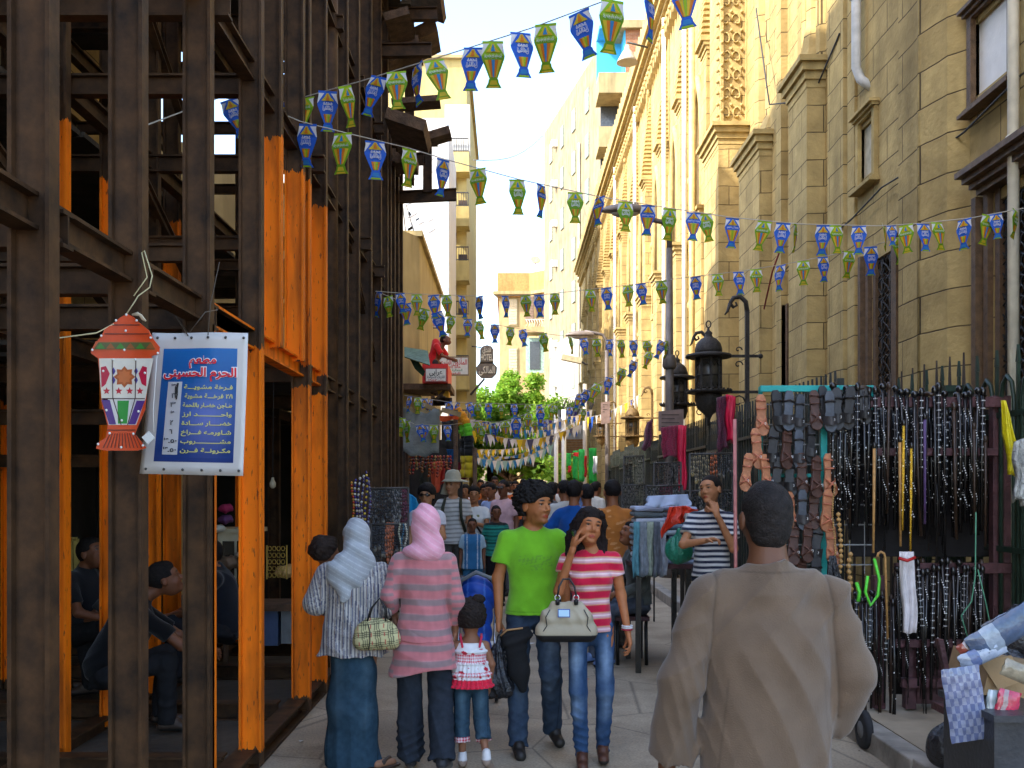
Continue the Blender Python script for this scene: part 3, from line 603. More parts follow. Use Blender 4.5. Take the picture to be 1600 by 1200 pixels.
b = MB(); b.box(x0+.3, x0+1.1, 79.64, 79.72, z0+.3, z1-.3); b.box(x0+1.6, x1-.2, 79.64, 79.72, z0+1.0, z1-.5); b.build('pane', GLS, bb_)
b = MB(); b.box(x0-.3, x1, 79.4, 79.72, z0-.35, z0-.05); b.build('sill', CREAM, bb_)
for px, py, s_ in ((797, 422, .5), (812, 416, .45), (836, 412, .4), (846, 414, .55)):
    x, _, z = P(px, py, 83); b = MB(); b.lathe([(0.02, 0), (s_*.6, .12), (s_, .38)], (0, 0, 0), 12, ax=Matrix.Rotation(R(60), 3, 'X')); b.tube([(0, 0, 0), (0, .1, -z+ZY(440, 83))], .04, 5)
    dsh = thing('satellite_dish', {797: 'leftmost white satellite dish on the tan house roof', 812: 'second satellite dish from the left on the tan house roof', 836: 'brownish satellite dish on the tan house roof left of the largest one', 846: 'largest satellite dish on the tan house roof beside the grey building'}[px], 'satellite dish', (x, 82.6, z)); b.v = [(v[0]+x, v[1]+82.6, v[2]+z) for v in b.v]; b.build('dish', mat('dish_white' if px != 836 else 'dish_tan', (.75, .73, .68) if px != 836 else (.45, .28, .16), .5), dsh)
# grey and cream apartment block at an angle on the right, brick balconies at its near end
A0, A1 = Vector((2.75, 77.7)), Vector((5.9, 61.3)); A2 = Vector((7.6, 61.0))
t = block('grey_apartments', 'tall weathered cream and grey apartment block with brick balconies rising behind the mosque', [tuple(A0), tuple(A1), (9.5, 60.6), (14, 70), (4, 84)], ZY(60, 61.3), mat('weathered_render', (.27, .215, .125), .9, nscale=1.5, nvar=.2, bump=.2, stains=.6))
ad = (A1-A0).normalized(); an = Vector((-ad.y, ad.x))*1; an = an if an.x < 0 else -an
def aw(u, z0, z1, w_, m, name='window', d=.08):
    c = A0+ad*u; b = MB(); b.obox((c.x+an.x*d/2, c.y+an.y*d/2, (z0+z1)/2), (ad.x*w_/2, ad.y*w_/2, 0), (an.x*d/2, an.y*d/2, 0), (0, 0, (z1-z0)/2)); return b.build(name, m, t)
for fl in range(9):
    z = 2.8+fl*2.95
    for u in (2.5, 6, 9.3, 12.8): wf = aw(u, z, z+1.5, .85, GS); 
    if fl > 0: aw(4.2, z+.6, z+1.1, .5, mat('ac_white', (.6, .59, .55), .5), 'ac_unit', .4)
aw(7.5, 0, 12.5, 10.5, GR, 'grey_wall', .05)
b = MB(); b.tube([(A0.x+an.x*.1+ad.x*11, A0.y+an.y*.1+ad.y*11, 1), (A0.x+an.x*.1+ad.x*11, A0.y+an.y*.1+ad.y*11, 25)], .09, 6); b.build('drainpipe', GR, t)
for k, (py0, py1) in enumerate(((72, 158), (165, 240), (248, 320), (330, 400))):
    z1, z0 = ZY(py0, 60.4), ZY(py1, 60.4); zf = z0+1.1
    b = MB(); b.box(5.3, 9.4, 58.6, 60.9, z0-.2, z0+1.0); bal = b.build('balcony', CREAM, t)
    b = MB(); b.box(6.9, 9.4, 58.7, 60.9, z0+1.0, z1+.6); b.build('brick_infill', BRK, bal)
    if k == 0:
        bm = mat('sky_blue_paint', (.05, .38, .72), .7, nvar=.05); b = MB(); b.box(5.35, 6.9, 60.55, 60.9, z0+1.0, z1+.5); b.box(6.82, 6.9, 58.8, 60.9, z0+1.0, z1+.5); b.box(5.35, 6.9, 58.8, 60.9, z1+.35, z1+.5); b.build('blue_loggia', bm, bal)
    else: b = MB(); b.box(5.6, 6.9, 60.7, 60.95, z0+1.0, z1+.6); b.build('loggia', GLS, bal)
b = MB(); b.box(6.0, 9.5, 58.4, 61, ZY(62, 60), ZY(50, 60)); b.build('roof_edge', CREAM, t)
# the street's dark end: awnings and shops under the tree
b = MB(); b.box(-6, 8, 96, 99, 0, 9); b.v = b.v
t = block('end_building', 'dim building at the far end of the street behind the tree', [(-9, 100), (9, 100), (9, 110), (-9, 110)], 8, mat('dim_render', (.22, .18, .13), .9))
for k in range(7): b = MB(); b.box(-7+k*2.2, -5.6+k*2.2, 99.9, 100.05, .2, 2.6); b.build('door', mat('dark_door', (.05, .04, .035), .7), t)

# bolted splice plates where the posts meet the long beams
BOLT = mat('bolt_steel', (.10, .06, .035), .5, metal=.3, nvar=.4)
for px in (93, 232, 335, 413, 487, 512, 563, 582):
    Y = FX*F/(px-VX)
    for z in (2.64, 4.27):
        b = MB(); b.box(FX-.155, FX-.005, Y-.012, Y-.003, z-.16, z-.075)
        for dx in (.03, .13):
            for dz in (.02, .065): b.lathe([(.012, 0), (.012, .008), (.006, .014)], (FX-.155+dx, Y-.012, z-.16+dz), 6, False, Matrix.Rotation(R(90), 3, 'X'))
        b.build('splice_plate', BOLT, fr)

t = thing('added_shade_partition', 'added dark sheet partition standing in for the shade at the back of the workshop', 'partition', (-4.5, 10, 0)); b = MB()  # added near-black sheets: the workshop's shade put into their colour
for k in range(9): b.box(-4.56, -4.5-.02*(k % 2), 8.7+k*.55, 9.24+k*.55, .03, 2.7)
b.box(-4.5, -1.75, 13.75, 13.8, .03, 2.7); b.build('sheet', mat('shade_dark_sheet', (.018, .015, .012), .8, nscale=4, nvar=.5), t)
# ================================================================ BODIES AND CLOTH: smooth distance fields turned into one skin
def _rot(axis, a): return np.array(Matrix.Rotation(a, 3, axis))
class Sdf:
    """smooth union of tapered limbs and ellipsoids, sampled and skinned as ONE continuous surface"""
    def __init__(s, vox, k=.03): s.pr = []; s.vox = vox; s.k = k
    def cap(s, a, b, ra, rb, k=None, sq=None, op='u', pl=None): s.pr.append(('c', np.array(a, float), np.array(b, float), ra, rb, s.k if k is None else k, sq, op, pl)); return s
    def ell(s, c, r, rot=None, k=None, op='u', pl=None): s.pr.append(('e', np.array(c, float), np.array(r, float), rot, None, s.k if k is None else k, None, op, pl)); return s
    def chain(s, pts, rs, k=None, sq=None):
        for i in range(len(pts)-1): s.cap(pts[i], pts[i+1], rs[i], rs[i+1], k, sq)
        return s
    def mesh(s, post=None, cut=None):
        v = s.vox; lo = np.full(3, 1e9); hi = np.full(3, -1e9); boxes = []
        for p in s.pr:
            if p[0] == 'c':
                m = max(p[3], p[4])*1.0; l = np.minimum(p[1], p[2])-m; h = np.maximum(p[1], p[2])+m
            else:
                r = p[2] if p[3] is None else np.full(3, p[2].max()); l = p[1]-r; h = p[1]+r
            mg = p[5]+3*v+.012; boxes.append((l-mg, h+mg))
            if p[7] == 'u': lo = np.minimum(lo, l-mg); hi = np.maximum(hi, h+mg)
        n = np.ceil((hi-lo)/v).astype(int)+2; D = np.full(n, .3, np.float32)
        ax = [lo[i]+v*np.arange(n[i]) for i in range(3)]
        for p, (l, h) in zip(s.pr, boxes):
            i0 = np.clip(((l-lo)/v).astype(int), 0, n); i1 = np.clip(((h-lo)/v).astype(int)+2, 0, n)
            if (i1 <= i0).any(): continue
            X, Y, Z = np.meshgrid(ax[0][i0[0]:i1[0]], ax[1][i0[1]:i1[1]], ax[2][i0[2]:i1[2]], indexing='ij')
            Q = np.stack([X, Y, Z], -1)
            if p[0] == 'c':
                a, b, ra, rb, k, sq = p[1:7]; d = b-a; q = Q-a; L = max(d@d, 1e-12); t = np.clip((q@d)/L, 0, 1)
                w = q-t[..., None]*d
                if sq is not None:
                    nrm = np.array(sq[0], float); nrm /= np.linalg.norm(nrm); c = w@nrm; w = w+np.outer(c.ravel(), nrm).reshape(w.shape)*(sq[1]-1)
                dd = np.sqrt((w*w).sum(-1))-(ra+(rb-ra)*t)
                if sq is not None: dd = dd*.75
            else:
                q = Q-p[1]
                if p[3] is not None: q = q@p[3]
                r = p[2]; k0 = np.sqrt(((q/r)**2).sum(-1)); k1 = np.sqrt(((q/(r*r))**2).sum(-1))+1e-9; dd = k0*(k0-1)/k1; k = p[5]
            for e_, d_ in (p[8] or ()): dd = np.maximum(dd, (Q-np.array(e_, float))@np.array(d_, float))
            sl_ = D[i0[0]:i1[0], i0[1]:i1[1], i0[2]:i1[2]]
            if p[7] == 'u':
                hh = np.clip(.5+.5*(sl_-dd)/max(k, 1e-5), 0, 1); r_ = sl_*(1-hh)+dd*hh-k*hh*(1-hh)
            else: hh = np.clip(.5-.5*(sl_+dd)/max(k, 1e-5), 0, 1); r_ = sl_*(1-hh)-dd*hh+k*hh*(1-hh)
            D[i0[0]:i1[0], i0[1]:i1[1], i0[2]:i1[2]] = r_
        if post or cut:
            m = np.abs(D) < .09; I = np.argwhere(m)
            Pp = lo+v*I
            if post: D[m] += post(Pp).astype(np.float32)
            if cut:
                I = np.argwhere(D < 2*v+.01); Pp = lo+v*I; D[I[:, 0], I[:, 1], I[:, 2]] = np.maximum(D[I[:, 0], I[:, 1], I[:, 2]], cut(Pp))
        return surface_nets(D, lo, v)
def surface_nets(D, lo, v):
    S = D < 0; n = D.shape
    c = [S[i:n[0]-1+i, j:n[1]-1+j, k:n[2]-1+k] for i in (0, 1) for j in (0, 1) for k in (0, 1)]
    cnt = sum(a.astype(np.int8) for a in c); act = (cnt > 0) & (cnt < 8); idx = np.argwhere(act)
    if len(idx) == 0: return np.zeros((0, 3)), np.zeros((0, 4), int)
    ID = np.full(act.shape, -1, np.int32); ID[act] = np.arange(len(idx))
    off = np.array([(i, j, k) for i in (0, 1) for j in (0, 1) for k in (0, 1)])
    val = np.stack([D[idx[:, 0]+o[0], idx[:, 1]+o[1], idx[:, 2]+o[2]] for o in off], 1)
    acc = np.zeros((len(idx), 3)); num = np.zeros(len(idx))
    for a in range(8):
        for b_ in range(a+1, 8):
            if np.abs(off[a]-off[b_]).sum() != 1: continue
            va, vb = val[:, a], val[:, b_]; m = (va < 0) != (vb < 0); t = np.where(m, va/np.where(m, va-vb, 1), 0)
            acc += m[:, None]*(off[a]+t[:, None]*(off[b_]-off[a])); num += m
    V = lo+v*(idx+acc/num[:, None]); F_ = []
    for axs in range(3):
        o1, o2 = [(1, 2), (2, 0), (0, 1)][axs]
        a = S.take(range(n[axs]-1), axs); b_ = S.take(range(1, n[axs]), axs); e = np.argwhere(a != b_)
        e = e[(e[:, o1] > 0) & (e[:, o2] > 0) & (e[:, o1] < n[o1]-1) & (e[:, o2] < n[o2]-1)]
        u = np.zeros(3, int); u[o1] = 1; w = np.zeros(3, int); w[o2] = 1
        q = [ID[tuple((e-x).T)] for x in (0*u, u, u+w, w)]; q = np.stack(q, 1); ins = a[tuple(e.T)]
        F_.append(np.where(ins[:, None], q, q[:, ::-1]))
    F_ = np.concatenate(F_); return V, F_[(F_ >= 0).all(1)]
def skin_obj(name, VF, m, parent=None, colf=None, M=None):
    V, Q = VF; me = bpy.data.meshes.new(name)
    C = np.clip(colf(V), 0, 1) if colf is not None else None
    if M is not None: V = V@np.array(M.to_3x3()).T+np.array(M.translation)
    me.vertices.add(len(V)); me.vertices.foreach_set('co', V.astype(np.float32).ravel())
    me.loops.add(len(Q)*4); me.loops.foreach_set('vertex_index', Q.astype(np.int32).ravel())
    me.polygons.add(len(Q)); me.polygons.foreach_set('loop_start', np.arange(len(Q), dtype=np.int32)*4)
    me.polygons.foreach_set('use_smooth', np.ones(len(Q), bool)); me.update(calc_edges=True)
    if C is not None:
        at = me.color_attributes.new('Col', 'FLOAT_COLOR', 'POINT'); at.data.foreach_set('color', np.concatenate([C, np.ones((len(C), 1))], 1).astype(np.float32).ravel())
    me.materials.append(m); o = bpy.data.objects.new(name, me); COL.objects.link(o)
    if parent: o.parent = parent
    return o
def sins(P_, f, seed, n=5, dirs=None):
    r = np.random.RandomState(seed); out = np.zeros(len(P_))
    for i in range(n):
        d = r.normal(size=3); d /= np.linalg.norm(d); out += np.sin(P_@(d*f*r.uniform(.7, 1.5))+r.uniform(0, 6.28))
    return out/n
def folds(amp, seed, drop=1.0, f=38):
    """soft ridges and sharp creases that mostly run downwards, plus slanting drag folds"""
    def g(Q):
        w = Q+np.stack([sins(Q, 6, seed, 3), sins(Q, 6, seed+1, 3), sins(Q, 5, seed+2, 3)], 1)*.06
        rd = lambda u: 1-2*np.abs(np.sin(u))
        a = rd(w[:, 0]*f*.6+w[:, 2]*f*.18*drop+w[:, 1]*f*.3+1.5*sins(Q, 5, seed+4, 3))*np.clip(sins(Q, 8, seed+6, 3)*1.6+.55, 0, 1)
        b = rd((w[:, 0]*.55+w[:, 2])*f*.6+2*sins(Q, 4, seed+5, 3))*np.clip(sins(Q, 6, seed+7, 3)*2, 0, 1)
        c = rd((w[:, 2]-.5*w[:, 0])*f*.8+2*sins(Q, 5, seed+9, 3))*np.clip(sins(Q, 7, seed+10, 3)*2-.1, 0, 1)
        return -amp*(a*.9+b*.8+c*.7)
    return g
SKIN = vcmat('skin', .55, .06, 90, .08, 25, .35); CLOTH = vcmat('cloth', .9, .25, 220, .10, 14, .1, sheen=.2); DENIM = vcmat('denim', .9, .35, 260, .16, 30, .1)
HAIR = vcmat('hair', .75, .6, 140, .3, 60, .2); SHOE = vcmat('shoe', .5, .2, 60, .2, 20, .4)
def colmix(base, regions):
    def f(Q):
        C = np.tile(np.array(base, float), (len(Q), 1))
        for fn, c in regions:
            w = np.clip(fn(Q), 0, 1)[:, None]; C = C*(1-w)+np.array(c)*w
        return C
    return f
def blob(c, r, soft=.5):
    c = np.array(c, float); r = np.array(r, float)
    return lambda Q: np.clip((1-np.sqrt((((Q-c)/r)**2).sum(1)))/soft, 0, 1)

def hand(s, wrist, direc, palm, side, curl=.5, sc=1.0, spread=.12, thumb=.8):
    """palm plus five bent fingers; direc points along the forearm, palm is the palm's normal, side=+1 when the thumb lies towards direc x palm"""
    d = Vector(direc).normalized(); pn = Vector(palm); pn = (pn-d*pn.dot(d)).normalized(); sd = d.cross(pn).normalized()*side; wv = Vector(wrist)
    s.cap(wv-d*.02*sc, wv+d*.055*sc, .024*sc, .030*sc, .012, sq=(pn, 1.7))
    s.cap(wv+d*.03*sc-sd*.018*sc, wv+d*.082*sc-sd*.024*sc, .015*sc, .014*sc, .012); s.cap(wv+d*.03*sc+sd*.018*sc, wv+d*.085*sc+sd*.022*sc, .016*sc, .014*sc, .012)
    for i, (o_, l, r) in enumerate(((.028, .072, .0092), (.009, .080, .0095), (-.010, .074, .009), (-.028, .058, .008))):
        p = wv+d*(.088-.004*abs(i-1))*sc+sd*o_*sc; a = curl*(.55+.12*i); dr = (d+sd*spread*(1.2-i*.8)*.5).normalized()
        for j, fr_ in enumerate((.46, .31, .23)):
            ang = a*(j+.6); v_ = (dr*math.cos(ang)+pn*math.sin(ang)).normalized(); q = p+v_*l*fr_*sc
            s.cap(p, q, r*sc*(1-.08*j), r*sc*(.92-.08*j), .0035); p = q
    p = wv+d*.028*sc+sd*.026*sc; v0 = (sd*.75+d*.6+pn*.35*thumb).normalized(); q = p+v0*.036*sc; v1 = (sd*.15+d*.85+pn*.6*thumb).normalized()
    s.cap(p, q, .0135*sc, .0115*sc, .006); s.cap(q, q+v1*.03*sc, .0112*sc, .0095*sc, .003); s.cap(q+v1*.03*sc, q+v1*.03*sc+(v1+pn*.3).normalized()*.022*sc, .0095*sc, .008*sc, .003)

class Person:
    """local frame: +Y is where the person faces, +X their right, Z up, metres for a 1.75 m adult, scaled to size h"""
    def __init__(s, label, px, Y, h, yaw, vox=.007, group=None, X=None, z=0, **kw):
        s.h = h/1.75; s.vox = vox/s.h; s.t = thing('person', label, 'person', (X if X is not None else (px-VX)/F*Y, Y, z), R(yaw), group); s.kw = kw
        s.skin = np.array(kw.get('skin', (.40, .16, .065)))
        j = dict(pel=(0, 0, .95), chest=(0, 0, 1.30), neck=(0, -.015, 1.47), head=(0, .015, 1.61),
                 shl=(-.160, -.005, 1.375), shr=(.160, -.005, 1.375), ell=(-.21, -.03, 1.13), elr=(.21, -.03, 1.13), wrl=(-.22, .04, .89), wrr=(.22, .04, .89),
                 hil=(-.09, 0, .92), hir=(.09, 0, .92), knl=(-.1, .02, .50), knr=(.1, .02, .50), anl=(-.1, -.01, .09), anr=(.1, -.01, .09),
                 hdl=None, hdr=None, pml=(1, 0, 0), pmr=(-1, 0, 0), cul=.5, cur=.5, yawh=0, pith=0, rolh=0, build=1.0, fem=False)
        j.update({k: v for k, v in kw.items() if k in j}); j['build'] *= .93; s.j = j
        s.M = Matrix.Scale(s.h, 4)
    def HM(s):
        j = s.j; return np.array((Matrix.Rotation(R(j['yawh']), 3, 'Z') @ Matrix.Rotation(R(-j['pith']), 3, 'X') @ Matrix.Rotation(R(j['rolh']), 3, 'Y')))
    def hp(s, p): return s.HM()@np.array(p, float)*s.hs+np.array(s.j['head'])
    hs = 1.09
    def put(s, name, sd, m, colf, post=None, cut=None): return skin_obj(name, sd.mesh(post, cut), m, s.t, colf, s.M)
    def headtf(s, Q): return (Q-np.array(s.j['head']))@s.HM()/s.hs
    def body(s, legs=True, torso=True, hs=1.09, feat=True):
        j = s.j; s.hs = hs; B = Sdf(s.vox, .03); f = j['build']; HMn = s.HM(); hp = s.hp
        fl = s.kw.get('fleshy', 1.0)
        if torso:
            ch = np.array(j['chest'], float); B.ell(ch, (.135*f, .09*f, .18)); B.cap(j['shl'], j['shr'], .042, .042, .04); B.ell((ch+np.array(j['pel']))/2-[0, 0, .03], (.12*f, .085*f, .17)); B.ell(j['pel'], (.14*f, .10*f, .12))
            B.cap(ch*.35+np.array(j['neck'])*.65, j['neck'], .06, .05, .04)
        B.cap(j['neck'], np.array(j['head'])-np.array([0, .02, .04]), .053*min(fl, 1.15), .050, .02)
        for a in 'lr':
            sh, el, wr = j['sh'+a], j['el'+a], j['wr'+a]
            B.cap(sh, el, .044*fl, .036*fl, .03); B.cap(el, wr, .037*fl, .024*fl, .02)
            d = Vector(wr)-Vector(el); d = Vector(j['hd'+a]) if j['hd'+a] else d
            hand(B, wr, d, j['pm'+a], (-1 if a == 'r' else 1)*(1 if True else 1), j['cu'+a], s.kw.get('hand', 1.0))
            if legs:
                hi, kn, an = j['hi'+a], j['kn'+a], j['an'+a]; B.cap(hi, kn, .078*f, .05, .03); B.cap(kn, an, .052, .034, .02)
                if legs == 2:
                    t = np.array(an)+np.array(s.toe(a)); B.cap(np.array(an)+[0, -.03, -.035], t, .034, .028, .02, sq=((0, 0, 1), 1.2))
        # head
        E = lambda c, r, k=.02, op='u': B.ell(hp(c), np.array(r)*hs, HMn, k*hs, op)
        E((0, -.012, .030), (.074, .094, .088)); E((0, .022, -.035), (.058, .066, .078), .03); E((0, .060, -.082), (.024, .02, .018), .02)
        E((0, .055, .035), (.058, .034, .034), .02)
        if s.vox < .011:
            C_ = lambda a, b, ra, rb, k, **q: B.cap(hp(a), hp(b), ra*hs, rb*hs, k*hs, **q)
            C_((0, .084, .018), (0, .106, -.018), .008, .0125, .008); C_((-.012, .094, -.026), (.012, .094, -.026), .009, .009, .006)
            C_((-.026, .081, .034), (.026, .081, .034), .009, .009, .014)
            for sx in (-1, 1):
                E((sx*.078, -.008, -.004), (.010, .021, .031), .006); C_((sx*.033, .068, -.02), (sx*.042, .055, -.035), .018, .016, .02)
                E((sx*.031, .094, .010), (.014, .013, .010), .008, 's'); E((sx*.032, .0815, .0205), (.0185, .0085, .0055), .004); E((sx*.031, .0795, .0005), (.016, .007, .0045), .004)
            C_((-.010, .0870, -.0535), (.010, .0870, -.0535), .0058, .0058, .005); C_((.010, .087, -.0535), (.023, .0795, -.058), .0055, .0035, .004); C_((-.010, .087, -.0535), (-.023, .0795, -.058), .0055, .0035, .004); C_((-.012, .0865, -.0645), (.012, .0865, -.0645), .0066, .0066, .006); E((0, .078, -.088), (.022, .014, .012), .015)
        else:
            for sx in (-1, 1): E((sx*.078, -.008, -.004), (.012, .022, .032), .006)
            E((0, .094, -.008), (.014, .018, .026), .01)
        sk = s.skin; dark = sk*.32; lip = np.clip(sk*[.78, .30, .34], 0, 1)*s.kw.get('lip', 1)
        def cf(Q):
            h = s.headtf(Q); C = np.tile(sk, (len(Q), 1)); ax = np.abs(h[:, 0])
            def mixin(w, c): nonlocal C; C = C*(1-w[:, None])+np.array(c)*w[:, None]
            H_ = (np.abs(h).max(1) < .14).astype(float)
            if s.kw.get('stubble'): mixin(H_*np.clip(1.6-np.abs((h[:, 2]+.075)/.035), 0, 1)*np.clip((h[:, 1]-.0)*25, 0, 1)*.35*(np.abs(h[:, 2]+.06) > .0), sk*.35)
            if feat:
                hx = np.stack([ax, h[:, 1], h[:, 2]], 1); mixin(H_*np.clip((h[:, 2]*-12)+.2, 0, .22), sk*.75)
                mixin(blob((0, .09, -.059), (.0275, .03, .0125), .4)(hx)*.95, lip); mixin(blob((.045, .06, -.02), (.03, .04, .028), .9)(hx)*.25, sk*[1.15, .85, .8])
                mixin(blob((.031, .085, .034), (.0235, .03, .0072), .45)(hx+np.stack([0*ax, 0*ax, (ax-.031)**2*9], 1))*1.0, s.kw.get('brow', (.02, .012, .008)))
                mixin(blob((.031, .085, .013), (.0185, .03, .0095), .6)(hx)*.9, dark*.35); mixin(blob((.031, .085, -.006), (.018, .03, .007), .8)(hx)*.3, sk*.5)
                if s.vox >= .011: mixin(blob((0, .09, -.06), (.02, .03, .006), .6)(hx)*.5, dark)
                mixin(blob((0, .085, -.0592), (.025, .03, .0026), .8)(hx)*.9, sk*.12)
                mixin(blob((.008, .10, -.034), (.005, .012, .004), .6)(hx)*.7, sk*.25)
            return C
        o = s.put('body', B, SKIN, cf)
        if feat and s.vox < .011:
            for sx in (-1, 1):
                m_ = MB(); m_.col = (.26, .21, .17); m_.ball((0, 0, 0), .0108*hs*s.h, 10); q = hp((sx*.031, .0735, .0105))*s.h
                m_.v = [tuple(HMn@np.array(v)+q) for v in m_.v]; m_.col = (.02, .010, .006); n0 = len(m_.v); m_.ball((0, .0052*hs*s.h, .0008*s.h), .0074*hs*s.h, 8)
                m_.v[n0:] = [tuple(HMn@np.array(v)+q) for v in m_.v[n0:]]
                bb = m_.build('eye', vcmat('eye', .3, 0, nvar=0, spec=.3)); bb.parent = s.t
        return o
    def toe(s, a): return s.j.get('toe'+a) or s.kw.get('toe'+a) or (0, .15, -.055)
    def shoes(s, col, sole=(.02, .018, .015), which='lr', sandal=False):
        for a in which:
            an = np.array(s.j['an'+a]); t = np.array(s.toe(a)); d = t/np.linalg.norm(t)
            B = Sdf(max(s.vox, .006), .02)
            B.cap(an+[0, -.03, -.045], an+t*.95+[0, 0, -.012], .040, .036, .02, sq=((0, 0, 1), 1.05))
            if not sandal: B.cap(an+[0, -.01, .0], an+t*.4, .043, .035, .02)
            zb = an[2]+t[2]
            s.put('shoe', B, SHOE, lambda Q: np.where((Q[:, 2] < an[2]-.062)[:, None], np.array(sole), np.array(col)))
    def hair(s, col, kind='short', curl=.0, seed=1, pts=(), lo=None):
        HMn = s.HM(); hp = s.hp; hs = s.hs; B = Sdf(min(s.vox, .012) if s.vox > .009 else s.vox, .02)
        g = {'short': 1.06, 'crop': 1.02, 'curly': 1.34, 'long': 1.12, 'afro': 1.38, 'thin': 1.015}[kind]
        B.ell(hp((0, -.016, .034)), np.array((.0765*g, .094*g, .090*g))*hs, HMn)
        if kind in ('short', 'curly', 'long'): B.ell(hp((0, .02, .085)), np.array((.058, .055, .03))*g*hs, HMn, .02)
        if kind == 'afro': B.ell(hp((0, -.03, .09)), np.array((.09, .09, .06))*hs, HMn)
        cap_lo = {'short': -.045, 'crop': -.05, 'curly': -.06, 'long': -.3, 'afro': -.05, 'thin': -.04}[kind] if lo is None else lo
        if lo is not None: B.ell(hp((0, -.045, -.02)), np.array((.066, .058, .08))*hs, HMn, .02)
        def cut(Q):
            h = s.headtf(Q); y, z = h[:, 1], h[:, 2]
            pl = ((y-.092)*.74-(z-(.066 if kind != 'curly' else .06))*.67); side = ((y-.0)*1.0+np.where(z > .0, -9, 0)); fr = np.maximum(pl, -9)
            c = np.maximum(fr, cap_lo-z); ear = np.where((z < .015) & (y > -.022+.0*z), .01+y*.0+.01, -1.)
            return np.maximum(c, ear)*hs
        post = None
        if curl: post = lambda Q: curl*(-np.abs(sins(Q, 105, seed, 5))*1.6+.8*np.abs(sins(Q, 170, seed+3, 4))-.1)
        C = np.array(col); cf = lambda Q: C*(1+.5*sins(Q, 200, seed, 4))[:, None]
        o = skin_obj('hair', B.mesh(post, cut), HAIR, s.t, cf, s.M)
        if pts:
            B = Sdf(s.vox, .03)
            for ch, rs in pts: B.chain([hp(p) for p in ch], [r*hs for r in rs], .025)
            skin_obj('hair', B.mesh(lambda Q: .013*(-np.abs(sins(Q*[1, 1, .6], 110, seed, 5))-.5*np.abs(sins(Q, 190, seed+2, 4))+.2)), HAIR, s.t, cf, s.M)
        return o
    def top(s, colf, sleeve=.5, hem=.88, w=1.0, amp=.004, seed=3, name='shirt', m=None, hipw=1.0, r0=.012, cuff=None, neckz=None):
        """sleeve: 0..1 reaches the elbow at 1, up to 2 = wrist"""
        j = s.j; f = j['build']*w; B = Sdf(s.vox, .035); pz = j['pel']; nk = np.array(j['neck'], float); U = ((0, 0, hem), (0, 0, -1))
        B.ell((0, .0, 1.27), (.165*f, .112*f, .19)); B.cap(np.array(j['shl'])*[.9, 1, 1], np.array(j['shr'])*[.9, 1, 1], .050+r0*.3, .050+r0*.3, .04)
        for sx in (-1, 1): B.cap((sx*.03, -.02, 1.41), np.array(j['shr' if sx > 0 else 'shl'])+[-.03*sx, 0, .008], .055, .042, .04)
        nz = neckz if neckz is not None else nk[2]-.015
        B.cap((0, -.012, 1.39), nk, .080, .060, .03, pl=[((0, nk[1], nz), (0, .42, .9))])
        B.cap((0, 0, 1.25), (pz[0], pz[1], 1.02), .150*f, .146*f, .05, sq=((0, 1, 0), 1.36)); B.cap((pz[0]*.7, pz[1]*.7, 1.05), (pz[0], pz[1], hem-.04), .148*f, .184*f*hipw, .03, sq=((0, 1, 0), 1.27), pl=[U])
        if j['fem']:
            for sx in (-1, 1): B.ell((sx*.07, .075*f, 1.25), (.062, .058, .062))
        sl_ = cuff or (.058, .052, .042)
        for a in 'lr':
            sh, el, wr = [np.array(j[k+a], float) for k in ('sh', 'el', 'wr')]
            if sleeve <= 1: e = sh+(el-sh)*sleeve; d = (el-sh)/np.linalg.norm(el-sh); B.cap(sh, e+d*.03, sl_[0]+r0*.5, sl_[1]+.008+r0*.8, .025, pl=[(e, d)])
            else: e = el+(wr-el)*(sleeve-1); d = (wr-el)/np.linalg.norm(wr-el); B.cap(sh, el, sl_[0]+r0*.5, sl_[1]+r0*.5, .025); B.cap(el, e+d*.03, sl_[1]+r0*.4, sl_[2]+r0*.4, .02, pl=[(e, d)])
        return s.put(name, B, m or CLOTH, colf, folds(amp, seed) if amp else None)
    def trousers(s, colf, hem=.06, w=1.0, amp=.0058, seed=5, flare=1.0, m=None, name='trousers', waist=1.0):
        j = s.j; f = j['build']; B = Sdf(s.vox, .025); pz = np.array(j['pel'], float)
        B.ell(pz, (.157*f, .118*f, .125)); B.ell(pz+[0, -.015, -.05], (.152*f, .116*f, .10))
        for a in 'lr':
            hi, kn, an = [np.array(j[k+a], float) for k in ('hi', 'kn', 'an')]; d = (an-kn)/np.linalg.norm(an-kn)
            if hem > .5: e = hi+(kn-hi)*(1-(hem-.5)/.42); d = (kn-hi)/np.linalg.norm(kn-hi); B.cap(hi, e+d*.03, .088*w*f, .07*w, .03, pl=[(e, d)]); continue
            e = an-[0, 0, .035] if hem <= .12 else kn+(an-kn)*(1-(hem-.09)/.41)
            B.cap(hi, kn, .084*min(w, 1.1)*f, .066*w, .03); B.cap(kn, e+d*.03, .064*w, .056*w*flare, .02, pl=[(e, d)])
        return s.put(name, B, m or DENIM, colf, folds(amp, seed, f=60))
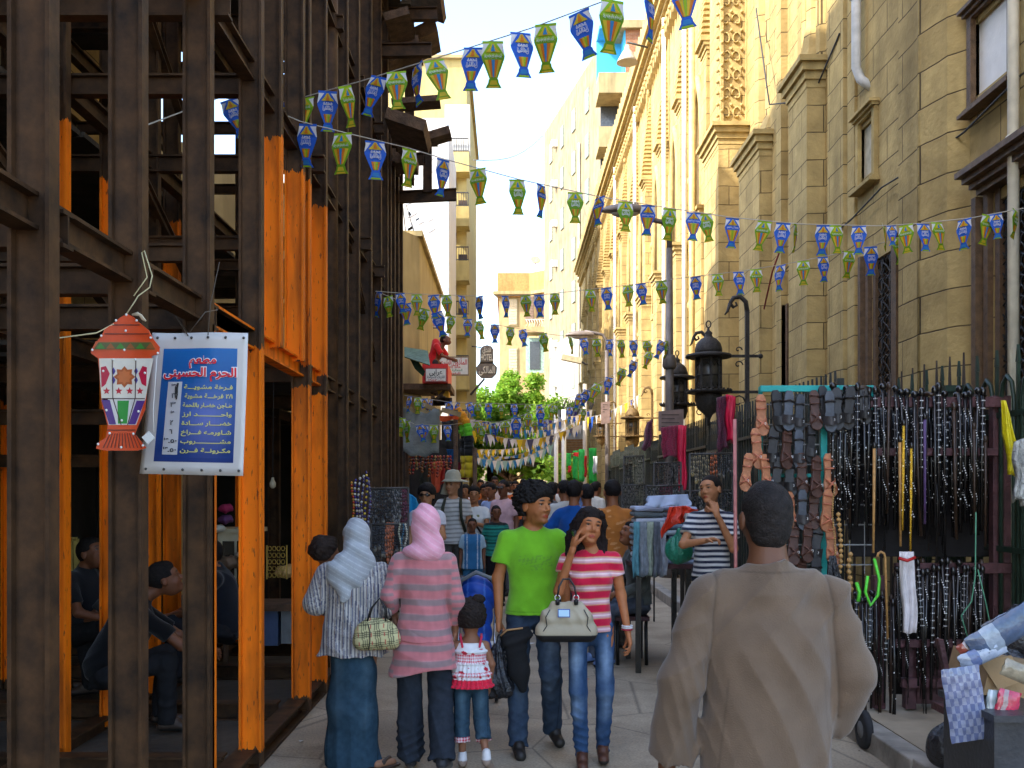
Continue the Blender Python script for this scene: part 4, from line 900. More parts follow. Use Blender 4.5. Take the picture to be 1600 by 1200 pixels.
    def skirt(s, colf, z0=.04, z1=1.0, r0=.19, r1=.26, amp=.006, seed=8, sq=1.25, name='skirt', lean=(0, 0), m=None, f=30):
        B = Sdf(s.vox, .03); B.cap((0, 0, z1), (lean[0]*.5, lean[1]*.5, (z0+z1)/2), r0, (r0+r1)/2, .02, sq=((0, 1, 0), sq)); B.cap((lean[0]*.5, lean[1]*.5, (z0+z1)/2), (lean[0], lean[1], z0), (r0+r1)/2, r1, .02, sq=((0, 1, 0), sq))
        return s.put(name, B, m or DENIM, colf, lambda Q: -amp*((1-2*np.abs(np.sin(Q[:, 0]*f+1.5*sins(Q*[1, 1, .4], 6, seed, 3))))*(.5+.5*np.clip(sins(Q, 5, seed+1, 3)*2, -.6, 1))+.6*np.sin((Q[:, 0]*.7+Q[:, 2])*18+2*sins(Q, 5, seed+2, 3))), lambda Q: np.maximum(z0+.012*np.sin(Q[:, 0]*18)-Q[:, 2], Q[:, 2]-z1))
    def at(s, p): return s.t.matrix_basis @ Vector((p[0]*s.h, p[1]*s.h, p[2]*s.h))
def flat(c): c = np.array(c, float); return lambda Q: np.tile(c, (len(Q), 1))
def jeans(seed=1, base=(.055, .10, .19), worn=(.30, .40, .52), zc=.72, amt=.8):
    def f(Q):
        n = sins(Q, 40, seed, 5); w = np.clip(1-np.abs((Q[:, 2]-zc)/.22), 0, 1)*.75+np.clip(1-np.abs((Q[:, 2]-.42)/.16), 0, 1)*.5
        ax = np.abs(Q[:, 0]); c = np.clip(1-np.abs(ax-.10)/.055, 0, 1); w = np.clip(w*c*amt+n*.12, 0, 1)[:, None]
        seam = (np.abs(ax-.175) < .004)[:, None]*.4
        return np.array(base)*(1-w)+np.array(worn)*w-seam*np.array(base)
    return f
def hstripes(c0, bands, period, z0=0):
    """bands: list of (from, to, colour) in fractions of the period"""
    def f(Q):
        t = ((Q[:, 2]-z0+.003*np.sin(Q[:, 0]*20)) % period)/period; C = np.tile(np.array(c0, float), (len(Q), 1)); sf = .0035/period
        for a, b_, c in bands:
            m = (a+b_)/2; hw = (b_-a)/2; d = np.abs((t-m+.5) % 1-.5); w = np.clip(.5+(hw-d)/(2*sf), 0, 1)[:, None]; C = C*(1-w)+np.array(c)*w
        return C
    return f
# ================================================================ PEOPLE (close ones)
W1 = dict(skin=(.22, .095, .045))
BK = (.008, .006, .005)
# --- man in the long brown robe, seen from behind
p = Person('man seen from behind in a long loose brown robe with short black hair', 1198, 3.02, 1.775, 2, vox=.0055, skin=(.13, .055, .028),
    shl=(-.185, -.01, 1.38), shr=(.185, -.01, 1.38), ell=(-.262, -.03, 1.135), wrl=(-.295, .03, .865), pml=(1, 0, 0), cul=1.2,
    elr=(.245, -.02, 1.15), wrr=(.16, .13, 1.05), pmr=(0, .6, -1), cur=1.0, build=1.02, fleshy=1.1, head=(0, .01, 1.605))
p.body(hs=.94); p.hair((.014, .011, .010), 'crop', .0022, 2, lo=-.09)
def robe():
    B = Sdf(p.vox, .045); j = p.j
    B.ell((0, -.005, 1.24), (.190, .125, .20)); B.cap((-.16, -.01, 1.37), (.16, -.01, 1.37), .060, .060, .04); B.cap((0, -.02, 1.39), (0, -.02, 1.49), .105, .064, .03, pl=[((0, -.02, 1.477), (0, .12, .99))])
    for sx in (-1, 1): B.cap((sx*.04, -.02, 1.42), (sx*.17, -.01, 1.385), .062, .055, .03)
    B.cap((0, -.01, 1.20), (-.01, 0, .55), .180, .222, .04, sq=((0, 1, 0), 1.32)); B.cap((-.01, 0, .55), (-.01, 0, .14), .222, .25, .03, sq=((0, 1, 0), 1.25))
    eL, dL = np.array((-.290, .022, .895)), np.array((-.03, .05, -.24)); dL = dL/np.linalg.norm(dL); eR, dR = np.array((.192, .10, 1.04)), np.array((-.11, .13, -.12)); dR = dR/np.linalg.norm(dR)
    B.cap(j['shl'], j['ell'], .060, .066, .03); B.cap(j['ell'], eL+dL*.04, .067, .082, .03, sq=((1, .3, 0), 1.15), pl=[(eL, dL)])
    B.cap(j['shr'], j['elr'], .061, .070, .03); B.cap(j['elr'], eR+dR*.04, .072, .084, .03, pl=[(eR, dR)]); B.cap((.235, -.01, 1.08), (.22, .05, 1.0), .058, .062, .04)
    rd = lambda u: 1-2*np.abs(np.sin(u))
    def post(Q):
        x, z = Q[:, 0], Q[:, 2]; w = .5*sins(Q, 5, 5, 3); n = sins(Q, 9, 8, 3)
        drag = rd((x*.85+z*.40)*38+3.6*w+1.0*n)*np.clip(1.25-np.abs(x-.03)/.15, 0, 1)*np.clip((1.36-z)*4, 0, 1)*.011*(.2+.8*np.clip(n*2.2+.4, 0, 1))+rd((x*.9+z*.3)*95+4*w+2*n)*.0022*np.clip(sins(Q, 11, 30, 3)*2.5, 0, 1)
        side = rd((x*1.2-z*.42)*30+2*w)*np.clip((np.abs(x)-.06)*8, 0, 1)*np.clip(1.12-z, 0, 1)*.022
        up = rd((z*.8-x*.9)*24+2*w)*np.clip((z-1.2)*7, 0, 1)*.008
        seam = .004*np.exp(-((np.abs(x)-.178+(z-1.3)*.08)/.006)**2)*(z > 1.02)
        arm = rd(z*26+np.abs(x)*14+2.5*sins(Q, 7, 12, 3))*(np.abs(x) > .2)*.0055*np.clip(sins(Q, 8, 14, 3)*2+.6, 0, 1)
        hem = rd(x*22+.8*w)*np.clip(.75-z, 0, 1)*.03
        return -(drag+side+up+arm+hem)+seam
    cut = None
    col = lambda Q: np.array((.132, .091, .061))*(1+.05*sins(Q, 30, 3, 4)-.3*np.exp(-((Q[:, 2]-1.455)/.003)**2)*(np.abs(Q[:, 0]) < .1)-.22*np.exp(-((np.abs(Q[:, 0])-.135-.1*(1.2-Q[:, 2]))/.003)**2)*(Q[:, 2] < 1.15)*(Q[:, 1] < .02)-.35*np.exp(-((np.abs(Q[:, 0])-.178+(Q[:, 2]-1.3)*.08)/.0035)**2)*(Q[:, 2] > 1.02))[:, None]
    p.put('robe', B, CLOTH, col, post, cut)
    Bc = Sdf(p.vox, .02); Bc.cap((.225, .03, 1.03), (.20, .085, .95), .055, .040, .02, sq=((1, 0, 0), 1.3)); Bc.cap((.207, .085, 1.055), (.186, .11, 1.03), .076, .082, .01); p.put('cuff_lining', Bc, CLOTH, flat((.05, .045, .045)), folds(.004, 2, 1, 60))
robe(); p.shoes((.05, .03, .02)); ROBE = p
# --- man in the green shirt
p = Person('young man in a lime green t-shirt and jeans with curly black hair', 833, 6.5, 1.77, 186, vox=.006, skin=(.40, .145, .05), stubble=1,
    head=(-.01, .03, 1.595), yawh=38, rolh=0, anl=(-.16, -.22, .13), knl=(-.11, .04, .52), toel=(-.03, .13, -.085), knr=(.10, .02, .5), anr=(.10, .02, .09),
    elr=(.225, -.03, 1.13), wrr=(.225, .03, .88), pmr=(-1, .3, 0), cur=1.3, ell=(-.215, -.05, 1.12), wrl=(-.215, .02, .88))
p.body(); p.hair((.010, .008, .007), 'curly', .018, 4)
def gcol(Q):
    c = np.tile((.17, .45, .02), (len(Q), 1)); w = ((Q[:, 1] > .06) & (np.abs(Q[:, 2]-1.25) < .035) & (np.abs(Q[:, 0]) < .11))*(sins(Q*[1, 1, 1], 260, 5, 4) > .12)*.45
    w2 = ((Q[:, 1] > .06) & (np.abs(Q[:, 2]-1.20) < .012) & (np.abs(Q[:, 0]) < .07))*(sins(Q, 300, 9, 4) > .1)*.45
    w = np.maximum(w, w2)[:, None]; hm = (np.abs(Q[:, 2]-.925) < .004)[:, None]*.25; c = c*(1-hm)*(1+.10*sins(Q, 25, 3, 4))[:, None]; return c*(1-w)+np.array((.10, .22, .05))*w
p.top(gcol, .60, .90, 1.12, .0045, 37, r0=.022); p.trousers(jeans(2, (.035, .055, .09), (.13, .17, .22)), w=1.12, seed=41); p.shoes((.02, .017, .015)); GREEN = p
# --- woman on the phone
RED = (.55, .014, .05); PK = (.66, .36, .38); YE = (.62, .42, .20)
p = Person('young woman in a red striped t-shirt and jeans, phone at her ear', 923, 6.22, 1.625, 178, vox=.0048, skin=(.40, .14, .05), fem=True, build=.90, fleshy=.92,
    head=(.015, .03, 1.597), yawh=16, pith=-6, rolh=-9, elr=(.215, .045, 1.17), wrr=(.125, .12, 1.46), hdr=(-.25, -.25, 1), pmr=(-1, -.4, 0), cur=.6,
    ell=(-.205, -.02, 1.14), wrl=(-.245, .04, .90), pml=(1, 0, 0), cul=.75, knr=(.085, .05, .50), knl=(-.095, .02, .5), anr=(.06, .03, .09), anl=(-.085, -.10, .11))
p.body(); p.hair((.012, .007, .006), 'long', .004, 6, pts=[([(-.06, -.04, .04), (-.085, -.05, -.08), (-.115, -.03, -.18), (-.125, -.0, -.28)], (.045, .05, .045, .022)), ([(.05, -.06, .02), (.075, -.05, -.08), (.09, -.04, -.18)], (.045, .042, .022)), ([(0, -.08, .02), (0, -.085, -.12), (-.02, -.08, -.22)], (.06, .06, .035)), ([(-.05, .06, .085), (-.078, .02, .03), (-.085, -.02, -.05)], (.018, .024, .03)), ([(.05, .06, .085), (.076, .02, .03), (.082, -.02, -.05)], (.018, .022, .03))])
def rcol(Q):
    # even bands with fine edges, as the print runs round body and sleeves
    return hstripes(RED, [(.10, .16, YE), (.16, .30, PK), (.30, .40, (.85, .70, .70)), (.40, .50, PK), (.50, .56, YE)], .092, 1.352)(Q)
p.top(rcol, .42, .905, 1.0, .0035, 33, r0=.004, cuff=(.05, .046, .04)); p.trousers(jeans(5, (.03, .065, .14), (.30, .42, .58), amt=1.0), w=.93, seed=43, flare=.9); p.shoes((.09, .035, .02)); PHG = p
for z, c in ((.93, (.75, .73, .70)), (.918, (.45, .02, .05)), (.942, (.7, .7, .72))):
    b = MB(); q = np.array((-.241, .035, z))*p.h; b.col = c; b.tube([(q[0]+.034*math.cos(a*.5236)*p.h, q[1]+.036*math.sin(a*.5236)*p.h, q[2]) for a in range(12)], .005, 6, closed=True); o = b.build('bracelet', vcmat('plastic', .3, 0, nvar=.02, spec=.5)); o.parent = p.t
b = MB(); q = p.hp((-.088, -.008, -.045))*p.h; b.lathe([(.002, 0), (.007, .006), (.005, .014), (.001, .02)], tuple(q), 8); o = b.build('earring', mat('gold', (.7, .5, .2), .3, metal=1)); o.parent = p.t
# phone in her hand
w_ = p.at((.110, .085, 1.53)); t = thing('mobile_phone', 'small dark mobile phone held at the ear of the woman in the red striped shirt', 'phone', w_, R(20)); b = MB(); b.obox(w_, (.008, 0, .002), (0, .021, .004), (-.006, 0, .05)); b.build('case', mat('phone_black', (.015, .015, .018), .3, nvar=0, bump=0), t, bevel=.003)
b = MB(); b.obox(w_-Vector((.009, 0, 0)), (.001, 0, 0), (0, .017, .003), (-.005, 0, .036)); b.build('screen', mat('phone_screen', (.03, .04, .05), .1, nvar=0, bump=0), t)
# --- woman in the grey scarf with a toddler
def vst(Q):
    t = np.where(np.abs(Q[:, 0]) < .22, Q[:, 0]+.15*Q[:, 1], Q[:, 0]+Q[:, 2]*.2)+.006*np.sin(Q[:, 2]*9); a = (t % .052)/.052; C = np.tile((.36, .33, .30), (len(Q), 1))
    for u, v_, c in ((.0, .16, (.055, .06, .11)), (.22, .30, (.60, .55, .47)), (.42, .50, (.16, .11, .10)), (.58, .70, (.10, .11, .17)), (.82, .88, (.62, .58, .52))): C[(a >= u) & (a < v_)] = c
    return C
p = Person('woman from behind in a grey headscarf and striped grey tunic carrying a toddler', 552, 6.15, 1.54, 4, vox=.006, skin=(.32, .15, .08), build=1.16, head=(.02, .0, 1.62), yawh=12,
    shl=(-.175, 0, 1.36), shr=(.175, 0, 1.36), ell=(-.265, -.01, 1.16), wrl=(-.18, .20, 1.12), elr=(.235, -.02, 1.15), wrr=(.20, .17, 1.05), cul=.9)
p.body(feat=False)
p.top(vst, 1.6, .80, 1.20, .006, 51, name='tunic', hipw=1.08, cuff=(.075, .07, .06), r0=.03)
p.skirt(jeans(9, (.028, .058, .085), (.11, .17, .21), amt=.5), .03, .86, .155, .20, .009, 52, 1.1, 'long_denim_skirt')
def hijab(p, c, c2, seed, tail):
    B = Sdf(p.vox, .04); hp = p.hp
    B.ell(hp((0, -.018, .025)), (.092, .112, .112), p.HM()); B.cap(hp((0, -.02, -.03)), hp((0, -.03, -.14)), .088, .088, .04); B.ell((0, -.02, 1.44), (.14, .10, .06), None, .05)
    for ch, rs in tail: B.chain(ch, rs, .03, sq=((0, 1, .25), 1.7))
    def cf(Q):
        a = Q[:, 0]*.55+Q[:, 2]*.9+.03*sins(Q, 8, seed, 3); w = ((a % .032) < .005)[:, None]*.5; return np.array(c)*(1-w)*(1+.08*sins(Q, 30, seed, 4))[:, None]+np.array(c2)*w
    face = np.array(p.j['head'])
    def cut(Q): h = p.headtf(Q); return np.where((h[:, 1] > .052) & (np.abs(h[:, 0]) < .062) & (np.abs(h[:, 2]) < .09), .01, -1)
    p.put('headscarf', B, CLOTH, cf, lambda Q: -.0045*np.sin((Q[:, 0]*.6+Q[:, 2]*.8+Q[:, 1]*.3)*70+3*sins(Q, 9, seed, 3))+.002*sins(Q, 60, seed, 3), cut)
hijab(p, (.36, .37, .38), (.62, .63, .64), 61, [([(.03, -.09, 1.50), (-.06, -.13, 1.38), (-.05, -.16, 1.21)], (.10, .11, .035)), ([(.08, -.06, 1.46), (.0, -.135, 1.36)], (.08, .10))])
p.body; p.kw['toer'] = (.12, .10, -.055); p.j['anr'] = (.17, -.05, .085)
B = Sdf(p.vox, .02); B.cap((.17, -.08, .045), (.27, .02, .035), .036, .032, .02, sq=((0, 0, 1), 1.3)); p.put('foot', B, SKIN, flat(p.skin)); B = Sdf(p.vox, .01); B.cap((.16, -.10, .014), (.29, .03, .014), .048, .042, .01, sq=((0, 0, 1), 3.2)); B.cap((.21, -.07, .05), (.25, .03, .06), .018, .018, .01); p.put('sandal', B, SHOE, flat((.05, .03, .02))); GREY = p
# toddler on her left arm
p = Person('toddler with curly dark hair in a pale top carried by the grey scarf woman', 510, 6.22, 1.75, -60, vox=.006, z=1.20, skin=(.34, .15, .08))
hd = lambda c, r, k=.02: B.ell(c, r, None, k)
B = Sdf(.006, .02); hd((0, 0, .13), (.062, .075, .078)); hd((0, .02, .09), (.05, .05, .05)); hd((.062, 0, .115), (.008, .015, .02)); hd((-.062, 0, .115), (.008, .015, .02)); hd((0, .078, .11), (.012, .012, .014)); B.cap((0, 0, -.02), (0, 0, .07), .05, .035); hd((0, 0, -.12), (.075, .06, .12))
for sx in (-1, 1): B.cap((sx*.07, .0, -.03), (sx*.095, .07, -.10), .026, .022); B.cap((sx*.095, .07, -.10), (sx*.07, .15, -.08), .022, .016); hand(B, (sx*.07, .15, -.08), (0, 1, .2), (0, 0, -1), sx, .6, .55); B.cap((sx*.04, 0, -.2), (sx*.10, .1, -.26), .042, .034); B.cap((sx*.10, .1, -.26), (sx*.10, .06, -.42), .034, .024)
skin_obj('body', B.mesh(), SKIN, p.t, flat(p.skin))
B = Sdf(.006, .02); hd((0, -.015, .145), (.088, .092, .088)); skin_obj('hair', B.mesh(lambda Q: .012*(-np.abs(sins(Q, 120, 3, 4))+.5*sins(Q, 60, 4, 3)), lambda Q: np.maximum((Q[:, 1]-.06)*.74-(Q[:, 2]-.17)*.67, .08-Q[:, 2])), HAIR, p.t, lambda Q: np.array((.022, .013, .009))*(1+.5*sins(Q, 200, 1, 4))[:, None])
B = Sdf(.006, .02); hd((0, 0, -.10), (.088, .074, .12)); 
for sx in (-1, 1): B.cap((sx*.07, .0, -.03), (sx*.095, .07, -.10), .034, .03); B.cap((sx*.095, .07, -.10), (sx*.08, .12, -.085), .03, .026)
skin_obj('shirt', B.mesh(folds(.003, 3, 1, 80)), CLOTH, p.t, flat((.52, .44, .40)))
B = Sdf(.006, .02); hd((0, 0, -.20), (.08, .07, .07))
for sx in (-1, 1): B.cap((sx*.04, 0, -.2), (sx*.10, .1, -.26), .05, .042)
skin_obj('shorts', B.mesh(), CLOTH, p.t, flat((.12, .10, .10)))
for sx in (-1, 1): B = Sdf(.006, .01); B.cap((sx*.10, .06, -.42), (sx*.10, .10, -.45), .028, .024); skin_obj('sock', B.mesh(), CLOTH, p.t, flat((.62, .60, .60)))
# --- woman in the pink scarf
p = Person('woman from behind in a pink headscarf and long pink and grey striped top', 662, 6.1, 1.625, 0, vox=.006, skin=(.33, .15, .08), build=1.0, yawh=14, head=(.01, .0, 1.625),
    ell=(-.222, -.03, 1.15), wrl=(-.205, .08, 1.03), elr=(.215, -.02, 1.12), wrr=(.205, .07, .92), cul=1, cur=.8, knl=(-.1, .04, .5), anl=(-.09, .06, .09), anr=(.13, -.12, .13), knr=(.11, .03, .5), toer=(.03, .13, -.08))
p.body(feat=False)
PKs = hstripes((.56, .185, .19), [(.0, .42, (.30, .20, .195)), (.42, .46, (.55, .25, .27))], .098, .02)
def pcol(Q): a = PKs(Q); b_ = hstripes((.56, .185, .19), [(.0, .4, (.30, .20, .195))], .05, .01)(Q); m = (np.abs(Q[:, 0]) > .19)[:, None]; n = sins(Q, 120, 3, 4)[:, None]*.07; return np.where(m, b_, a)*(1+n)
p.top(pcol, 1.75, .86, 1.08, .004, 71, name='tunic', hipw=1.12, cuff=(.058, .052, .045), r0=.01, neckz=1.46)
B = Sdf(p.vox, .04); B.cap((0, 0, 1.0), (0, 0, .63), .17, .232, .03, sq=((0, 1, 0), 1.3)); p.put('tunic_skirt', B, CLOTH, pcol, folds(.007, 75, .3, 28), lambda Q: np.maximum(.655+.03*np.sin(Q[:, 0]*9+.6)-Q[:, 2], Q[:, 2]-.95))
p.trousers(flat((.028, .034, .045)), w=1.28, amp=.008, seed=73, flare=1.25); p.shoes((.03, .03, .035), sole=(.12, .11, .1))
hijab(p, (.80, .36, .44), (.88, .58, .64), 63, [([(.05, -.05, 1.50), (.03, -.08, 1.46)], (.08, .07))]); PINK = p
# --- little girl
p = Person('little girl from behind in a white and red gingham frilled top and rolled jeans', 736, 6.15, 1.02, 2, vox=.0055, skin=(.26, .11, .055), head=(.0, .0, 1.575),
    shl=(-.15, 0, 1.30), shr=(.15, 0, 1.30), neck=(0, -.01, 1.42), chest=(0, 0, 1.25), ell=(-.24, .0, 1.12), wrl=(-.28, .08, .95), elr=(.22, 0, 1.10), wrr=(.20, .07, .88), build=1.05, anr=(.16, -.22, .16), knr=(.11, .02, .5), anl=(-.09, .02, .09), toer=(.05, .09, -.12), hand=1.05)
p.body(hs=1.5, feat=False); p.hair((.02, .013, .01), 'afro', .014, 9)
B = Sdf(p.vox, .03); B.ell((.08, -.07, 1.80), (.07, .06, .05)); p.put('hair_bun', B, HAIR, lambda Q: np.array((.02, .013, .01))*(1+.5*sins(Q, 150, 1, 4))[:, None], lambda Q: -.012*np.abs(sins(Q, 100, 3, 4)))
b = MB(); b.tube([((.02+.045*math.cos(a*.6283))*p.h, (-.09+.03*math.sin(a*.6283))*p.h, 1.755*p.h) for a in range(10)], .008, 6, closed=True); o = b.build('hair_band', mat('orange_band', (.5, .12, .03), .6)); o.parent = p.t
def ging(Q):
    C = np.tile((.78, .76, .76), (len(Q), 1)); u = (np.arctan2(Q[:, 0], -Q[:, 1])*.17 % .03) < .015; v_ = (Q[:, 2] % .03) < .015; red = np.array((.62, .02, .05))
    g = ((Q[:, 2] > 1.13) & (Q[:, 2] < 1.22)) | ((Q[:, 2] > .99) & (Q[:, 2] < 1.035)); lo_ = Q[:, 2] < .955
    w = (u.astype(float)+v_.astype(float))*.5; C = np.where(g[:, None], C*(1-w[:, None])+red*w[:, None], C); C = np.where(lo_[:, None], red*(1+.25*((u & v_)[:, None])), C)
    dots = (sins(Q, 70, 5, 3) > .42) & ~g & ~lo_ & (Q[:, 2] < 1.28); C = np.where(dots[:, None], red*.8, C); return C
B = Sdf(p.vox, .02); B.ell((0, 0, 1.24), (.17, .12, .16)); B.cap((0, 0, 1.20), (0, 0, 1.0), .155, .19, .02, sq=((0, 1, 0), 1.25)); B.cap((0, 0, 1.02), (0, 0, .84), .185, .23, .02, sq=((0, 1, 0), 1.25))
fr2 = lambda Q: -.010*np.sin(np.arctan2(Q[:, 0], -Q[:, 1])*22)*np.clip((1.22-Q[:, 2])*6, 0, 1)-.014*((Q[:, 2]-.86) % .125 < .03)
p.put('frilled_top', B, CLOTH, ging, fr2, lambda Q: np.maximum(.865-Q[:, 2], Q[:, 2]-1.335))
for sx in (-1, 1): B = Sdf(p.vox, .01); B.chain([(sx*.09, -.11, 1.30), (sx*.11, -.07, 1.40), (sx*.11, .0, 1.415), (sx*.10, .07, 1.36)], (.013, .013, .013, .013)); p.put('strap', B, CLOTH, flat((.6, .03, .07)))
def gj(Q): C = jeans(3, (.03, .06, .09), (.10, .17, .22))(Q); c = (Q[:, 2] < .335)[:, None]; u = ((Q[:, 0] % .03) < .015).astype(float)+((Q[:, 2] % .03) < .015); return np.where(c, np.array((.78, .70, .70))*(1-u[:, None]*.5)+np.array((.55, .02, .05))*u[:, None]*.5, C)
p.trousers(gj, hem=.28, w=1.3, amp=.004, seed=83, flare=1.2)
for a in 'lr':
    q = np.array(p.j['an'+a]); B = Sdf(p.vox, .02); B.cap(q+[0, -.02, 0], q+[0, 0, .06], .05, .045); B.cap(q+[0, -.03, -.03], q+np.array(p.toe(a)), .048, .042); p.put('shoe', B, SHOE, lambda Q: np.where((Q[:, 2] > q[2]+.0)[:, None], np.array((.65, .62, .60)), np.array((.30, .22, .17))))
GIRL = p
# ================================================================ BUNTING
PAPER = vcmat('printed_paper', .6, .05, 40, .05, 10, .35, trans=.5)
LINE = mat('string', (.45, .40, .33), .8, nvar=.1, bump=0)
BLU = (.04, .17, .68); GRN = (.40, .62, .03); YLW = (.80, .60, .04); ORG = (.80, .25, .02); WH = (.82, .80, .80); SKY = (.05, .30, .65); PUR = (.16, .10, .40); DBL = (.02, .06, .35)
def flag_mesh(kind):
    b = MB(); base = {'a': BLU, 'b': GRN, 'c': GRN, 'd': BLU}[kind]; edge = {'a': BLU, 'b': (.22, .42, .02), 'c': (.22, .42, .02), 'd': BLU}[kind]
    def bend(x, z): return .012*math.sin(z*14)+.16*x*x/.06-.0
    def ply(pts, c, lay):
        b.col = c
        for sgn in (-1, 1):
            P_ = [(x, bend(x, z)+sgn*lay*.0007, z) for x, z in (pts if sgn < 0 else pts[::-1])]; b.poly(P_)
    L = lambda prof, c, lay: [ply([(-prof[i][0], prof[i][1]), (-prof[i+1][0], prof[i+1][1]), (prof[i+1][0], prof[i+1][1]), (prof[i][0], prof[i][1])], c, lay) for i in range(len(prof)-1)]
    L([(.064, 0), (.064, -.03), (.074, -.085)], WH, 1); ply([(-.066, 0), (-.066, -.016), (.066, -.016), (.066, 0)], base, 2)
    out = [(.026, -.016), (.040, -.040), (.074, -.088), (.072, -.106), (.026, -.226), (.032, -.234), (.034, -.250), (.052, -.28)]
    L(out[2:], edge, 1); L([(.020, -.014), (.038, -.038), (.074, -.090)], base, 2)
    L([(.007, -.018), (.022, -.045), (.046, -.070)], YLW, 3); L([(.003, -.024), (.014, -.066)], ORG if kind in 'ad' else SKY, 4)
    def wedge(x0, x1, c, za=-.115, zb=-.215, k=.42): ply([(x0, za), (x0*k, zb), (x1*k, zb), (x1, za)], c, 3)
    if kind in 'bd':
        cs = (YLW, ORG, SKY, ORG, YLW) if kind == 'b' else (ORG, YLW, GRN, YLW, ORG)
        for i, c in enumerate(cs): wedge(-.054+i*.0218, -.054+i*.0218+.0200, c, -.116, -.218, .36)
        b.col = WH; s_ = 'كل عام وانتم بخير' if kind == 'b' else 'رمضان كريم'
        for sg in (-1, 1): put_text(b, s_, (0, bend(.02, -.095)+sg*.0036, -.098), (-sg, 0, 0), (0, 0, 1), .026 if kind == 'b' else .028, .0, .112)
    else:
        for i, c in enumerate((ORG, YLW, GRN, ORG)): wedge(-.030+i*.0155, -.030+i*.0155+.0142, c, -.162, -.218, .55)
        b.col = WH
        for sg in (-1, 1):
            put_text(b, 'محمد', (0, bend(.02, -.09)+sg*.0036, -.098), (-sg, 0, 0), (0, 0, 1), .042, .016, .066); put_text(b, 'المالكى', (0, bend(.02, -.13)+sg*.0036, -.132), (-sg, 0, 0), (0, 0, 1), .040, .016, .074)
    ply([(-.018, -.236), (-.026, -.262), (.026, -.262), (.018, -.236)], YLW if kind in 'bc' else SKY, 3); ply([(-.03, -.268), (-.036, -.279), (.036, -.279), (.03, -.268)], GRN if kind in 'ad' else YLW, 3)
    return b.build('flag', PAPER)
FLG = {k: flag_mesh(k) for k in 'abcd'}
for o in FLG.values(): o.hide_render = False
_used = set()
def get_flag(k):
    o = FLG[k]
    if k not in _used: _used.add(k); return o
    c = o.copy(); COL.objects.link(c); return c
def bunting(label, pts, flags, group='strings of lantern bunting across the street', r=.004, size=1.0, simple=None):
    """pts: (px, py, Y) along the string; flags: (px, kind, tilt)"""
    W = [P(*q) for q in pts]; t = thing('bunting_string', label, 'bunting', W[0], 0, group)
    b = MB(); b.tube(W, r, 5); b.build('line', LINE, t)
    for fl in flags:
        px, kind, tilt = fl[:3]
        for i in range(len(pts)-1):
            a, c = pts[i], pts[i+1]
            if min(a[0], c[0]) <= px <= max(a[0], c[0]):
                # position on the world segment that shows at px
                A, B_ = Vector(W[i]), Vector(W[i+1]); lo, hi = 0., 1.
                for _ in range(30):
                    m = (lo+hi)/2; q = A.lerp(B_, m); pp = VX+q.x/q.y*F
                    if (pp < px) == (c[0] > a[0]): lo = m
                    else: hi = m
                q = A.lerp(B_, lo); dz = (B_-A).normalized()
                o = get_flag(kind); o.name = 'flag'; o.parent = t; o.location = q-Vector(W[0])-Vector((0, .002, .003)); sc_ = size*(fl[3] if len(fl) > 3 else 1); o.scale = (sc_, sc_, sc_)
                o.rotation_euler = (rnd.uniform(-.2, .2), R(tilt)*-1-math.asin(max(-1, min(1, dz.z)))*.25, rnd.uniform(-.45, .45) if rnd.random() < .75 else rnd.choice((-1, 1))*rnd.uniform(.7, 1.15)); break
    return t
A, B_, C_, D_ = 'abcd'
bunting('highest lantern bunting string, rising to the upper right in front of the sky', [(228, 196, 5.0), (345, 152, 7.3), (405, 163, 7.6), (452, 158, 7.5), (560, 128, 7.2), (690, 88, 6.6), (735, 74, 6.5), (830, 44, 6.2), (940, 3, 5.9), (1060, -28, 5.6), (1180, -70, 5.4)],
    [(357, A, 18), (410, C_, -6), (438, A, 12), (478, B_, 0), (512, A, 0), (540, B_, 22), (592, A, -18), (619, B_, 5), (650, A, 10), (678, B_, 14), (740, A, -4), (770, B_, 2), (814, A, 4), (852, B_, -2), (903, A, 12), (958, B_, 0, 1.05), (1014, A, 4), (1068, D_, 4)], size=1.02)
bunting('long lantern bunting string sagging from the steel frame to the mosque window', [(418, 168, 7.2), (470, 190, 7.2), (530, 205, 7.2), (640, 232, 7.4), (700, 250, 7.6), (810, 280, 7.9), (935, 307, 8.2), (1045, 325, 8.3), (1145, 340, 8.3), (1250, 350, 8.3), (1370, 353, 8.2), (1440, 349, 8.1), (1520, 340, 7.9), (1640, 318, 7.4)],
    [(425, D_, 8, .9), (480, A, -4, 1.1), (535, B_, 0, 1.1), (586, A, 2, 1.1), (641, B_, 2), (694, A, 3), (746, B_, 5), (808, C_, 6), (847, D_, 2, .95), (899, C_, 0, .95), (936, D_, 6, .9), (977, C_, 0, .95), (1013, D_, 0, .9), (1047, C_, 0, .95), (1084, D_, -2, .9), (1101, C_, 12, .85), (1145, D_, 0, .9), (1195, B_, -12, .9), (1224, A, -6, .9), (1244, B_, 12, .85), (1287, A, -4, .9), (1306, B_, 4, .85), (1342, A, 0, .85), (1381, B_, -22, .85), (1393, A, 4, .6), (1415, B_, 4, .85), (1443, A, 0, .85), (1464, B_, 4, .85), (1506, A, 2, .9), (1545, B_, -8, .85), (1556, A, 6, .7), (1588, C_, -8, .8)], size=.98)
